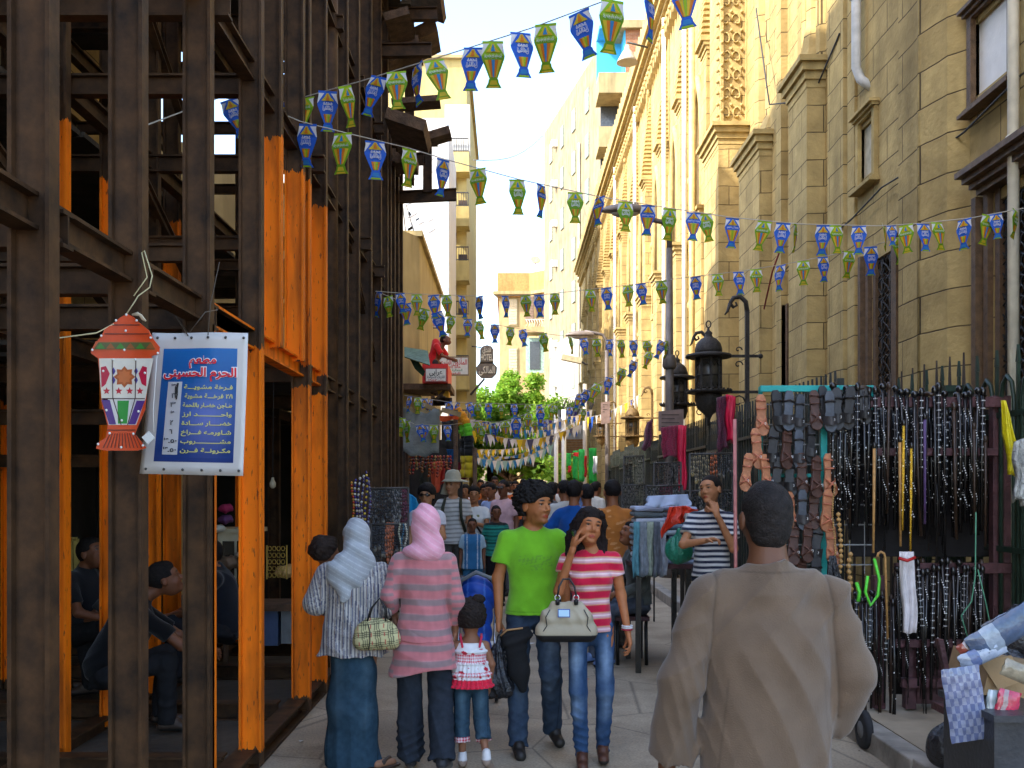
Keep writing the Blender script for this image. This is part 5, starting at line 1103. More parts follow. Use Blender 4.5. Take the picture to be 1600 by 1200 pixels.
bunting('lantern bunting string that crosses in front of the nearer street lamp pole', [(587, 455, 11.0), (640, 459, 11.5), (760, 463, 12.3), (850, 460, 12.6), (960, 448, 12.6), (1085, 432, 12.2), (1155, 424, 12.0), (1225, 413, 11.6), (1300, 398, 11.2), (1365, 384, 10.8), (1412, 368, 10.4)],
    [(592, A, -18), (625, A, 6, .8), (651, B_, 0, .9), (677, A, 4), (697, B_, 6, .9), (722, A, 0), (748, A, 2), (790, A, 4, .95), (821, B_, 2, .95), (842, A, 0), (867, B_, 2, .95), (922, B_, 2), (947, A, 4), (981, B_, 4), (1001, A, 8, .95), (1033, B_, 3), (1086, A, 3), (1121, B_, 3, .95), (1154, A, 3), (1181, B_, 2), (1219, A, 2, 1.1), (1255, B_, 0), (1286, A, 6), (1328, B_, 0, 1.05), (1361, A, 4, 1.1), (1405, B_, 4)])
bunting('lantern bunting string tied to the nearer lamp pole, just above the hotel sign', [(590, 456, 11.2), (640, 476, 12.5), (700, 492, 14), (780, 508, 15.3), (850, 521, 16.4), (905, 528, 17.2), (960, 531, 17.6), (1043, 533, 17.9)],
    [(606, C_, 8, .9), (634, D_, 6), (664, C_, -14), (682, A, 14, 1.2), (706, C_, -12, .9), (731, D_, -2, .9), (747, C_, 10), (773, A, 0), (798, C_, -6), (816, A, 10), (848, C_, 12, 1.1), (891, C_, 2, 1.05), (911, A, 10, 1.05), (932, B_, 2, 1.1), (952, A, 0, 1.05), (970, B_, 6, 1.1), (989, A, 4, 1.05), (1010, B_, 8, 1.1), (1036, A, -22, 1.2), (1053-10, C_, 0, 1.1)])
bunting('steep lantern bunting string falling leftwards from the nearer lamp pole', [(1043, 535, 17.9), (1010, 553, 17.6), (945, 594, 17), (905, 616, 16.8), (860, 632, 16.6), (800, 655, 16.2), (742, 668, 16)],
    [(1016, B_, -14, 1.1), (992, A, -10, 1.05), (974, B_, -10, 1.1), (952, A, -5, 1.05), (935, B_, -16, 1.2), (917, A, -14, 1.05), (906, D_, -6, .9), (863, C_, -4, 1.0), (844, A, 10, 1.1), (826, B_, 2, 1), (806, A, 6, 1.2), (790, B_, 8, 1), (770, A, 2, 1.1), (752, C_, 2, 1)])
bunting('short lantern bunting string over the grey tarpaulin stall', [(632, 618, 14.6), (700, 628, 15.2), (760, 630, 16), (860, 633, 18), (930, 641, 21)],
    [(640, A, 0), (653, C_, 0), (663, A, 4), (674, A, 0, .8), (700, A, 14), (716, A, -14), (732, A, 18), (746, C_, 0), (763, A, 2), (783, C_, 0), (803, A, 2), (824, C_, 8), (842, A, 8), (867, C_, 2), (890, A, 0), (912, C_, 0)], size=.85)
bunting('lantern bunting string hung low across the front of the grey tarpaulin', [(622, 650, 14.0), (650, 664, 14.2), (700, 664, 14.8), (740, 659, 15.8), (800, 660, 18), (870, 656, 22)],
    [(627, C_, 0, 1.1), (636, C_, 8, 1.3), (655, A, 14), (664, D_, -8), (678, C_, 4, 1.1), (699, A, 2), (745, B_, 5), (757, D_, 0), (772, C_, 0), (786, B_, 3), (802, A, 0), (818, C_, 0), (836, B_, 0), (851, A, 2)], size=.85)
# far pennant strings
def pennants(label, a, c, n, cols, s_, sag=.3):
    A_, C2 = Vector(P(*a)), Vector(P(*c)); t = thing('pennant_string', label, 'bunting', A_, 0, 'far strings of small pennants'); pts = [A_.lerp(C2, k/12)-Vector((0, 0, sag*math.sin(math.pi*k/12))) for k in range(13)]
    b = MB(); b.tube(pts, .008, 4); b.build('line', LINE, t)
    for k in range(n):
        u = (k+.5)/n; q = A_.lerp(C2, u)-Vector((0, 0, sag*math.sin(math.pi*u))); d = (C2-A_).normalized(); w_ = s_*rnd.uniform(.65, 1.15); y = rnd.uniform(-.1, .1)
        b = MB(); b.col = cols[k % len(cols)]; b.prism([tuple(q-d*w_*.45), tuple(q+Vector((0, y, -w_*rnd.uniform(1.1, 1.5)))), tuple(q+d*w_*.45)], (0, .004, 0)); b.build('pennant', PAPER, t)
pennants('white and blue pennant string in front of the tree, touching the grey building', (742, 660, 26), (925, 640, 30), 38, (WH, BLU, WH, YLW, SKY), .19)
pennants('white and yellow pennant string below the hotel sign tree', (740, 672, 24), (905, 664, 26), 30, (YLW, (.5, .35, .05), WH, (.1, .1, .2), WH, WH), .22)
pennants('dark slanting pennant string rising rightwards in front of the tree shade', (740, 702, 34), (905, 655, 36), 48, (WH, (.3, .35, .2), YLW), .2, .4)
pennants('lowest pale pennant string in the shade of the tree', (742, 714, 40), (862, 694, 42), 30, (SKY, WH, (.4, .6, .6)), .34, .4)
pennants('second lowest pale pennant string in the shade of the tree', (742, 706, 46), (858, 686, 48), 30, (WH, SKY, YLW), .34, .5)
pennants('white pennant string beside the brown roller shutter', (800, 668, 40), (925, 660, 44), 22, (WH, BLU, WH, SKY), .36, .2)
pennants('topmost far pennant string beside the yellow apartments', (735, 655, 50), (900, 643, 52), 34, (WH, PUR, WH, YLW), .36, .4)
pennants('multi coloured pennant string over the far right shops', (885, 650, 38), (1000, 616, 30), 16, (WH, YLW, BLU, WH), .3, .3)

# ================================================================ LANTERN CUT-OUT AND MENU BANNER
def at2(cx, cy, Y, s_):     # local frame of a flat board: x right, z up, metres per photo pixel s_
    return lambda px, py, lay=0: ((cx*0+(px-VX)/F*Y), Y-lay*.0025, EYE-(py-VY)/F*Y)
LY = 3.85; q = lambda px, py, lay=0: ((px-VX)/F*LY, LY-lay*.0016, EYE-(py-VY)/F*LY)
ln = thing('lantern_sign', 'flat red lantern-shaped hanging decoration with stars and coloured panes in front of the menu', 'lantern decoration', q(197, 490))
VP_ = vcmat('printed_board', .35, .03, 30, .06, 30, .5, trans=.15)
def fan(b, pts, lay, c, th=0):
    b.col = c; P0 = [q(x, y, lay) for x, y in pts]
    if th: b.prism(P0, (0, th, 0))
    else: b.poly(P0[::-1] if sum((pts[i][0]*pts[(i+1) % len(pts)][1]-pts[(i+1) % len(pts)][0]*pts[i][1]) for i in range(len(pts))) > 0 else P0)
REDO = (.72, .075, .012); b = MB()
o_ = [(142, 548), (147, 538), (158, 526), (163, 515), (178, 504), (188, 496), (198, 490), (208, 495), (216, 503), (232, 516), (238, 528), (249, 542), (248, 553), (236, 556), (238, 562), (229, 604), (226, 640), (214, 668), (210, 678), (222, 692), (228, 700), (214, 704), (165, 704), (150, 701), (152, 693), (166, 683), (168, 665), (158, 625), (157, 600), (153, 560), (142, 552)]
fan(b, [(x, y) for x, y in o_], 0, REDO, .008)
# crown: body, belt
for pts, lay, c in (
    ([(155, 560), (240, 560), (231, 604), (228, 622), (159, 622), (157, 600)], 1, (.80, .74, .62)),
    ([(159, 622), (228, 622), (213, 664), (170, 664)], 1, (.78, .74, .70)),
    ([(150, 533), (240, 533), (246, 548), (143, 548)], 1, (.62, .10, .02)), ([(154, 535), (236, 535), (243, 546), (147, 546)], 2, (.10, .11, .03)),
    ([(159, 625), (172, 625), (182, 663), (171, 663)], 2, (.09, .03, .22)), ([(214, 626), (227, 626), (212, 663), (201, 663)], 2, (.09, .03, .22)), ([(184, 626), (202, 626), (199, 662), (185, 662)], 2, (.02, .30, .04)),
    ([(158, 574), (166, 572), (172, 584), (166, 600), (159, 606)], 2, (.55, .01, .05)), ([(230, 574), (223, 572), (217, 584), (222, 600), (229, 604)], 2, (.55, .01, .05)), ([(160, 640), (170, 622), (160, 622)], 1, REDO)):
    fan(b, pts, lay, c)
def star(cx, cy, r, n, lay, c, k=.45): fan(b, [(cx+(r if i % 2 == 0 else r*k)*math.sin(math.pi*i/n), cy-(r if i % 2 == 0 else r*k)*math.cos(math.pi*i/n)) for i in range(2*n)], lay, c)
star(195, 589, 17, 8, 2, (.45, .10, .02), .72); star(195, 589, 12, 8, 3, (.62, .16, .04), .72)
for x in (167, 186, 203, 219): star(x, 611, 6, 5, 2, (.55, .02, .04))
for k in range(6): fan(b, [(151+k*15.5, 545), (158+k*15.5, 536), (165+k*15.5, 545)], 3, ((.05, .25, .03), (.35, .10, .02))[k % 2])
for x in (178, 213): star(x, 580, 6, 2, 2, (.05, .03, .25), .5); star(x, 594, 6, 2, 2, (.05, .03, .25), .5)
for pts in ([(176, 562), (177, 622), (190, 664)], [(213, 562), (212, 622), (200, 664)], [(164, 522), (233, 522)], [(176, 508), (219, 508)], [(160, 623), (227, 623)], [(168, 672), (212, 672)]):
    for i in range(len(pts)-1):
        (x0, y0), (x1, y1) = pts[i], pts[i+1]; d = math.hypot(x1-x0, y1-y0); nx, ny = (y1-y0)/d*.7, -(x1-x0)/d*.7; fan(b, [(x0-nx, y0-ny), (x0+nx, y0+ny), (x1+nx, y1+ny), (x1-nx, y1-ny)], 3, (.06, .015, .01))
for k in range(11): x = 172+k*3.8; fan(b, [(x, 677), (x+1.2, 677), (x+(k-5)*2.2+1.5, 700), (x+(k-5)*2.2, 700)], 2, (.10, .015, .01))
b.build('board', VP_, ln)
b = MB(); b.col = (.80, .78, .72)
for x, y in ((198, 492), (182, 501), (214, 501), (197, 517), (159, 525), (236, 528), (145, 547), (195, 547), (247, 552), (162, 580), (227, 583), (178, 562), (212, 562), (167, 641), (217, 643), (191, 657), (172, 677), (209, 678), (154, 694), (190, 699), (224, 696)): b = MB(); b.col = (.80, .78, .72); b.ball(q(x, y, 3), .0052, 6); b.build('stud', vcmat('plastic', .3, 0, nvar=.02, spec=.5), ln)
b = MB(); b.tube([q(x, y, 3) for x, y in ((246, 556), (243, 600), (240, 640), (241, 675))], .0016, 5); b.obox(q(233, 684, 4), (.013, 0, .012), (0, .004, 0), (.012, 0, -.013)); b.build('battery_pack', mat('white_plastic', (.75, .73, .68), .4, nvar=.03, bump=0), ln)
b = MB(); b.tube([q(198, 490), q(210, 470, -4), q(214, 462, -6), q(232, 448, -8), q(236, 430, -8), q(226, 392, 2), q(222, 395, 2), q(228, 432, -8), q(208, 462, -4)], .0025, 5); b.tube([q(178, 506, -1), q(150, 520, -3), q(86, 537, 60)], .0028, 5); b.build('cord', mat('cord', (.62, .55, .32), .8, bump=0), ln)
b = MB(); b.smooth = True
for k in range(3): b.tube([q(207, 492, 2), q(216+k*3, 489+k*2, 3), q(224+k*2, 500+k, 1)], .004, 5)
b.build('ribbon', mat('clear_ribbon', (.6, .5, .35), .3, bump=0), ln)
# menu banner
MY = 4.02; L_ = lambda u, v, lay=0: tuple(Vector(((238-VX)/F*MY, MY, EYE-(520-VY)/F*MY)).lerp(Vector(((392-VX)/F*MY, MY-.05, EYE-(523-VY)/F*MY)), u)*(1-v)+Vector(((214-VX)/F*MY, MY+.03, EYE-(740-VY)/F*MY)).lerp(Vector(((384-VX)/F*MY, MY-.04, EYE-(744-VY)/F*MY)), u)*v+Vector((0, .010*math.sin(u*7+v*3)*(1-.5*v)-lay*.0022, 0)))
mn = thing('menu_banner', 'white bordered blue restaurant menu banner in Arabic hanging in the steel frame', 'banner', L_(.5, 0)); VB = vcmat('printed_vinyl', .35, .04, 25, .05, 10, .5, trans=.1)
b = MB(); b.col = (.66, .63, .60); b.smooth = True
b.grid(lambda u, v: L_(v, u), 16, 20); bo = b.build('sheet', VB, mn, solid=.002)
def rect(b, u0, u1, v0, v1, lay, colf, n=12, m=16):
    for i in range(n):
        for j in range(m):
            a0, a1, c0, c1 = u0+(u1-u0)*i/n, u0+(u1-u0)*(i+1)/n, v0+(v1-v0)*j/m, v0+(v1-v0)*(j+1)/m; b.col = colf((a0+a1)/2, (c0+c1)/2); b.poly([L_(a0, c1, lay), L_(a1, c1, lay), L_(a1, c0, lay), L_(a0, c0, lay)])
def bluec(u, v):
    g = max(0, 1-math.hypot((u-.62)/.35, (v-.6)/.3)); a = v; return (.012+.25*g*.5, .17*(1-a)+.025*a+.10*g, .50*(1-a)+.16*a+.22*g)
rect(b2 := MB(), .13, .90, .11, .91, 1, bluec, 20, 26); b2.smooth = True; b2.build('print', VB, mn)
b = MB(); b.col = (.70, .68, .66); rect(b, .21, .36, .345, .86, 2, lambda u, v: (.62, .60, .60), 2, 6); b.build('price_column', VB, mn)
def ban_text(s_, u, v, size, c, lay=3, bold=.0, width=None, al='C', ar=True):
    b = MB(); b.col = c; vs, fs = text_polys(s_, bold, ar); x0 = min(a[0] for a in vs); x1 = max(a[0] for a in vs); sx = (width/(x1-x0)) if width else size
    sh = {'C': -(x0+x1)/2, 'R': -x1}[al]; b.v = [L_(u+(a[0]+sh)*sx/.396, v-a[1]*size/.567, lay) for a in vs]
    for f in fs: b.face(f)
    return b
for s_, u, v, sz, wd in (('مطعم', .56, .215, .046, .111), ('الحرم الحسينى', .53, .305, .048, .294)):
    o = ban_text(s_, u, v, sz, (.85, .85, .85), 3, .075, wd*1.03); o.build('lettering', VB, mn); ban_text(s_, u, v+.003, sz, (.75, .015, .03), 4, .028, wd).build('lettering', VB, mn)
rows = [('فـرخة مشويـــة', '٣٢'), ('١/٢ فرخـــة مشوية', '١٦'), ('طـاجن خضـار باللحمة', '١٣'), ('واحـــــــــد ارز', '٣'), ('خضــــار ســـادة', '٢'), ('شـاورمـه فـــراخ', '٦'), ('مشــــــــــروب', '٣.٥٠'), ('مكـرونــة فــرن', '٣.٥٠')]
for k, (s_, p_) in enumerate(rows):
    v = .395+k*.0635; ban_text(s_, .87, v, .023, (.72, .68, .18), 3, .022, .192 if k != 1 else .187, 'R').build('lettering', VB, mn)
    ban_text(p_, .285, v, .0255, (.02, .02, .03), 4, .03, None if len(p_) < 3 else .053, 'C', False).build('lettering', VB, mn)
b = MB(); b.col = (.02, .02, .02)
for k in range(5): b.obox(L_(.31, .405-.014*k*.3+k*.004, 5), (.006, 0, 0), (0, .001, 0), (0, 0, .012))
b.obox(L_(.315, .395, 5), (.0035, 0, 0), (0, .001, 0), (.004, 0, .022)); b.obox(L_(.32, .45, 5), (.0025, 0, 0), (0, .001, 0), (.002, 0, .012)); b.build('marker_stroke', VB, mn)
b = MB(); b.col = (.05, .045, .04)
for k in range(6): b.ball(L_(.06+k*.18, .035, 2), .006, 6); b.ball(L_(.06+k*.18, .965, 2), .006, 6)
b.build('eyelet', vcmat('plastic', .3, 0, nvar=.02, spec=.5), mn)
b = MB(); t0 = Vector(L_(.38, .02, 2)); b.tube([t0, t0+Vector((-.055, .02, .08)), t0+Vector((0, .01, .01)), t0+Vector((.06, .03, .10)), t0+Vector((.06, .2, .14))], .0025, 5); b.tube([Vector(L_(.6, .02, 2)), Vector(L_(.58, -.2, -10)), Vector(L_(.55, -.55, -60))], .002, 5); b.build('wire_tie', mat('wire', (.08, .06, .04), .6, bump=0), mn)

# ================================================================ LAMP POSTS, MOSQUE LANTERNS, FENCE
STL = mat('lamp_steel', (.13, .11, .10), .5, metal=.3, nscale=8, nvar=.25, stains=.3)
def lamp(px, Y, head_px, head_py, top_py, label, tilt=0):
    x = (px-VX)/F*Y; t = thing('street_lamp', label, 'street lamp', (x, Y, 0), 0, 'street lamps along the pavement'); zt = ZY(top_py, Y); hx, _, hz = P(head_px, head_py, Y); sx = -1 if hx < x else 1
    b = MB(); b.tube([(x+tilt, Y, .1), (x+tilt*.5, Y, 2.9), (x, Y, zt-.3)], [.095, .080, .058], 12); b.lathe([(.17, .1), (.16, .5), (.125, .6)], (x+tilt, Y, 0), 12); b.lathe([(.1, 3.9), (.13, 3.95), (.12, 4.1), (.1, 4.15)], (x+tilt*.3, Y, 0), 12); b.build('pole', STL, t)
    b = MB(); b.tube([(x, Y, zt-.35), (x, Y, zt), (x+sx*.12, Y, zt+.17), (x+sx*.32, Y, zt+.22), (hx-sx*.2, Y, hz+.12)], .05, 8); b.build('arm', STL, t)
    b = MB(); n = 16; l = .42
    for i in range(n+1):
        u = i/n; r_ = .19*math.sin(math.pi*min(1, u*.85+.1))**.6
        for k in range(12):
            a = 2*math.pi*k/12; zz = math.sin(a)*r_*(.75 if math.sin(a) > 0 else .25); b.v.append((hx-sx*(.05)+sx*(u-.5)*2*l, Y+math.cos(a)*r_*.9, hz+zz))
    b.smooth = True
    for i in range(n):
        for k in range(12): b.face((i*12+k, i*12+(k+1) % 12, (i+1)*12+(k+1) % 12, (i+1)*12+k))
    hd_ = b.build('lamp_head', mat('lamp_head', (.16, .13, .11), .45, nvar=.2), t); b = MB(); b.ball((hx-sx*.05, Y, hz-.04), .15, 12, (1.7, .8, .5)); b.build('lamp_glass', mat('lamp_glass', (.35, .30, .24), .25, bump=0), hd_); return t
lamp(1046, 18, 972, 330, 362, 'nearer street lamp with a bowl head hanging over the street, tied with bunting')
lamp(948, 30, 903, 524, 532, 'farther street lamp with a flat grey head leaning beside the yellow mosque wall', .05)
PLT = mat('sign_plate', (.22, .15, .13), .6, nvar=.2)
for nm, px0, px1, py0, py1, Y, lab in (('notice_board', 1029, 1068, 641, 672, 17.7, 'brown notice board with faded writing on the nearer lamp pole'), ('notice_board', 939, 953, 628, 662, 29.8, 'narrow dark notice board on the farther lamp pole')):
    x0, _, z1 = P(px0, py0, Y); x1, _, z0 = P(px1, py1, Y); t = thing(nm, lab, 'notice board', ((x0+x1)/2, Y, z0)); b = MB(); b.obox(((x0+x1)/2, Y, (z0+z1)/2), ((x1-x0)/2, 0, .02), (0, .015, 0), (0, 0, (z1-z0)/2)); b.build('plate', PLT, t)
    b = MB()
    for k in range(4): b.box(x0+.05, x1-.08*(1+k % 2), Y-.022, Y-.018, z1-.09-k*.07, z1-.075-k*.07)
    b.build('writing', mat('faded_ink', (.06, .045, .04), .8, bump=0), t)
LI = mat('lantern_iron', (.035, .030, .026), .6, metal=.3, nscale=30, nvar=.4, bump=.6, bscale=80)
LI_SUN = mat('lantern_iron_sunlit', (.14, .085, .03), .6, metal=.3, nscale=30, nvar=.4, bump=.6, bscale=80)  # lighter ochre copy of the iron, sunlight put into its colour
def mosque_lantern(x, Y, zc, s_, label, glass=True, m=None):
    m = m or LI; t = thing('hanging_lantern', label, 'lantern', (x, Y, zc), 0, 'big iron lanterns on brackets along the mosque'); Z = lambda z: zc+z*s_
    b = MB(); r_ = s_
    b.lathe([(.02*r_, Z(-.76)), (.03*r_, Z(-.66)), (.06*r_, Z(-.60)), (.17*r_, Z(-.50)), (.205*r_, Z(-.38)), (.20*r_, Z(-.30)), (.185*r_, Z(-.27))], (x, Y, 0), 16); b.build('bowl', m, t)
    b = MB(); b.lathe([(.31*r_, Z(-.28)), (.33*r_, Z(-.27)), (.33*r_, Z(-.245)), (.30*r_, Z(-.235))], (x, Y, 0), 20)
    for k in range(24): a = k*math.pi/12; b.ball((x+.33*r_*math.cos(a), Y+.33*r_*math.sin(a), Z(-.235)), .018*r_, 5)
    b.build('gallery', m, t); b = MB(); b.lathe([(.33*r_, Z(.245)), (.34*r_, Z(.26)), (.33*r_, Z(.29)), (.24*r_, Z(.31))], (x, Y, 0), 20)
    b.build('gallery', m, t)
    b = MB()
    for k in range(8): a = k*math.pi/4; b.bar((x+.185*r_*math.cos(a), Y+.185*r_*math.sin(a), Z(-.25)), (x+.185*r_*math.cos(a), Y+.185*r_*math.sin(a), Z(.27)), .03*r_, .03*r_, (1, 0, 0))
    for z in (-.2, -.02, .2):
        b.tube([(x+.18*r_*math.cos(k*.5236), Y+.18*r_*math.sin(k*.5236), Z(z)) for k in range(12)], .012*r_, 5, closed=True)
    for z in (-.16, .15):
        for k in range(16): a = k*math.pi/8; b.tube([(x+.183*r_*math.cos(a+j*.3), Y+.183*r_*math.sin(a+j*.3), Z(z+(-1)**j*.035)) for j in range(3)], .007*r_, 4, cap=False)
    b.build('cage', m, t); b = MB(); b.lathe([(.165*r_, Z(-.26)), (.165*r_, Z(.27))], (x, Y, 0), 12); b.build('glass', mat('smoked_glass', (.07, .06, .045), .3, bump=0), t)
    b = MB(); b.lathe([(.20*r_, Z(.29)), (.205*r_, Z(.36)), (.18*r_, Z(.45)), (.12*r_, Z(.52)), (.07*r_, Z(.545)), (.05*r_, Z(.58)), (.06*r_, Z(.61)), (.02*r_, Z(.65)), (.015*r_, Z(.70))], (x, Y, 0), 16)
    b.tube([(x+.035*r_*math.cos(a), Y, Z(.74)+.05*r_*math.sin(a)) for a in [k*math.pi/5 for k in range(10)]], .011*r_, 5, closed=True); b.build('dome', m, t)
    # bracket: a standing post with scroll top, arms that carry the galleries
    w_ = thing('lantern_bracket', label.replace('lantern', 'lantern bracket', 1) if False else 'scroll-topped iron post holding the '+label, 'bracket', (x+.57*s_, Y, 0), 0, 'iron bracket posts of the lanterns'); X = x+.57*s_
    b = MB(); b.bar((X, Y, .13), (X, Y, Z(.95)), .06*s_, .06*s_, (1, 0, 0)); b.tube([(X, Y, Z(.93)), (X-.02*s_, Y, Z(1.07)), (X-.10*s_, Y, Z(1.15)), (X-.2*s_, Y, Z(1.13)), (X-.25*s_, Y, Z(1.05)), (X-.2*s_, Y, Z(.99)), (X-.15*s_, Y, Z(1.02)), (X-.17*s_, Y, Z(1.07))], [.035*s_]*4+[.03*s_, .024*s_, .02*s_, .015*s_], 6)
    b.tube([(X-.25*s_, Y, Z(1.05)), (X-.29*s_, Y, Z(.93)), (X-.33*s_, Y, Z(.88))], [.03*s_, .02*s_, .01*s_], 6)
    for z in (.27, -.26): b.bar((X+.18*s_, Y, Z(z)), (x+.2*s_, Y, Z(z)), .03*s_, .04*s_); b.ball((X+.2*s_, Y, Z(z)), .04*s_, 6)
    for j, (z, r2) in enumerate(((.14, .07), (.36, .06), (-.4, .1))):
        b.tube([(X-.13*s_+(r2-.008*k)*s_*math.cos(k*.7), Y, Z(z)+(r2-.008*k)*s_*math.sin(k*.7)) for k in range(9)], .012*s_, 4)
    b.bar((X-.55*s_, Y, Z(-.72)), (X+.1*s_, Y, Z(-.72)), .03*s_, .03*s_); b.build('post', m, w_)
mosque_lantern(P(1107, 0, 15)[0], 15, ZY(585, 15), 1.02, 'nearest big iron lantern by the mosque wall')
mosque_lantern(P(1058, 0, 18.8)[0], 18.8, ZY(612, 18.8), .98, 'iron lantern half hidden by the lamp pole')
mosque_lantern(P(988, 0, 27)[0], 27, ZY(668, 27), .95, 'third big iron lantern from the front, sunlit', m=LI_SUN)
mosque_lantern(P(940, 0, 38)[0], 38, ZY(672, 38), .95, 'farthest big iron lantern, glowing ochre in the sun', m=LI_SUN)
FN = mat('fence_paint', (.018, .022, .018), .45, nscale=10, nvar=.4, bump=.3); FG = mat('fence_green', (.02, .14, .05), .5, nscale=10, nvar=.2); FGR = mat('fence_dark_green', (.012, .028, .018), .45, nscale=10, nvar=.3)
fe = thing('iron_fence', 'dark spiked iron fence with sheet panels running along the mosque pavement', 'fence', (3.1, 12, .13))
y = 9.2
while y < 30:
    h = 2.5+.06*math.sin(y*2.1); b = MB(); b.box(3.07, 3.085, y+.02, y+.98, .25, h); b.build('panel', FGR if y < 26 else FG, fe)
    b = MB(); b.bar((3.06, y, .13), (3.06, y, h+.22), .06, .06, (1, 0, 0))
    for k in range(7): yy = y+.07+k*.14; b.bar((3.04, yy, .2), (3.04, yy, h+.10), .022, .022, (1, 0, 0)); b.prism([(3.03, yy-.025, h+.10), (3.03, yy+.025, h+.10), (3.03, yy, h+.30)], (.02, 0, 0))
    b.bar((3.02, y, .4), (3.02, y+1, .4), .03, .04); b.bar((3.02, y, h-.15), (3.02, y+1, h-.15), .03, .04); b.build('railing', FN, fe); y += 1.0
b = MB(); y = 5.4; HX = 3.5   # hooped top rail of the near part
while y < 9.0:
    b.tube([(HX, y, .2), (HX, y, 2.35), (HX, y+.03, 2.47), (HX, y+.09, 2.52), (HX, y+.15, 2.47), (HX, y+.18, 2.35), (HX, y+.18, .2)], .017, 5)
    b.bar((HX, y+.24, .2), (HX, y+.24, 2.6), .02, .02, (1, 0, 0)); b.prism([(HX-.01, y+.22, 2.6), (HX-.01, y+.26, 2.6), (HX-.01, y+.24, 2.72)], (.02, 0, 0)); y += .30
for z in (.4, 1.3, 2.25): b.bar((HX, 5.3, z), (HX, 9.1, z), .03, .04)
b.build('hooped_railing', FGR, fe)
b = MB(); b.box(3.42, 3.54, 7.75, 7.87, .13, 2.48); b.prism([(3.39, 7.72, 2.48), (3.57, 7.72, 2.48), (3.57, 7.90, 2.48), (3.39, 7.90, 2.48)], (0, 0, .05)); b.build('gate_post', FGR, fe)
sp = thing('spiked_railing', 'plain railing of tall thin dark spikes against the shaded mosque wall', 'railing', (3.75, 9, .13)); b = MB(); y = 8.2
while y < 16: b.bar((3.75, y, .2), (3.75, y, 2.5), .028, .018, (1, 0, 0)); b.prism([(3.74, y-.025, 2.5), (3.74, y+.025, 2.5), (3.74, y, 2.85)], (.015, 0, 0)); y += .26
b.bar((3.75, 8.1, .5), (3.75, 16, .5), .03, .04); b.bar((3.75, 8.1, 2.3), (3.75, 16, 2.3), .03, .04); b.build('bars', mat('brown_iron', (.05, .035, .025), .6, nvar=.3), sp)
# loudspeaker on the mosque, mounted by an arm
x, Y, z = P(980, 84, 24); t = thing('loudspeaker', 'grey bell-shaped loudspeaker hanging from the mosque cornice', 'loudspeaker', (x, Y, z)); b = MB(); b.lathe([(.26, -.22), (.22, -.14), (.13, .02), (.07, .1), (.05, .2)], (x, Y, z), 16); b.build('horn', mat('speaker_grey', (.45, .40, .33), .6, nvar=.1), t); b = MB(); b.tube([(x, Y, z+.15), (x, Y, z+.28), (x+.5, Y, z+.15)], .025, 6); b.build('bracket', RAIL, t)
# overhead cables
for k, (a, c, lab) in enumerate((((740, 250, 45), (848, 212, 70), 'thin cable slanting across the sky beside the yellow apartments'), ((846, 235, 70), (776, 425, 70), 'thin cable hanging down the sky from the grey apartments'))):
    b = MB(); A_, C2 = Vector(P(*a)), Vector(P(*c)); b.tube([A_.lerp(C2, i/8)-Vector((0, 0, .6*math.sin(math.pi*i/8))) for i in range(9)], .028, 4); tag(b.build('cable', mat('sky_cable', (.25, .25, .25), .6, bump=0)), lab, 'cable')
# ================================================================ PEOPLE (middle distance and far)
SK1, SK2, SK3, SK4 = (.40, .165, .07), (.27, .10, .042), (.46, .21, .10), (.17, .062, .028)
HB = (.012, .009, .008)
def quick(label, px, Y, topy, yaw, skin, top, sleeve=.6, pants=(.03, .03, .035), hair='short', z=0, vox=None, group=None, hem=.90, shoes=(.02, .018, .016), phem=.06, hcol=HB, w=1.05, curl=.006, pat=None, legs=True, **kw):
    h = ZY(topy, Y)-z; vox = vox or (.009 if Y < 11 else .012 if Y < 20 else .02)
    p = Person(label, px, Y, h, yaw, vox=vox, z=z, group=group, skin=skin, **kw); p.body(legs=phem > .12)
    if hair: p.hair(hcol, hair, curl, int(px) % 17)
    p.top(pat or flat(top), sleeve, hem, w, .004, int(px) % 29)
    if legs: p.trousers(flat(pants), hem=phem, w=1.12, amp=.004, seed=int(px) % 13)
    if Y < 22 and legs: p.shoes(shoes)
    return p
# striped t-shirt man on the kerb, hand on his chin
NAVY = (.012, .018, .045)
ST2 = hstripes((.62, .60, .58), [(.0, .52, NAVY)], .047, .01)
p = Person('young man in a navy and white striped t-shirt resting his hand on his mouth', 1112, 8.4, 1.70, 152, vox=.007, z=.135, skin=(.42, .18, .08), head=(.0, .035, 1.625), yawh=-14, pith=-4, rolh=8,
    ell=(-.22, .10, 1.13), wrl=(-.10, .20, 1.43), hdl=(.35, -.3, 1), pml=(.6, -1, 0), cul=1.3, elr=(.20, .17, 1.16), wrr=(-.02, .22, 1.20), pmr=(0, .2, -1), cur=1.0)
p.body(); p.hair(HB, 'crop', .001, 3); p.top(ST2, .62, .88, 1.06, .004, 13); p.trousers(flat((.02, .025, .04)), w=1.1); p.shoes((.03, .02, .015))
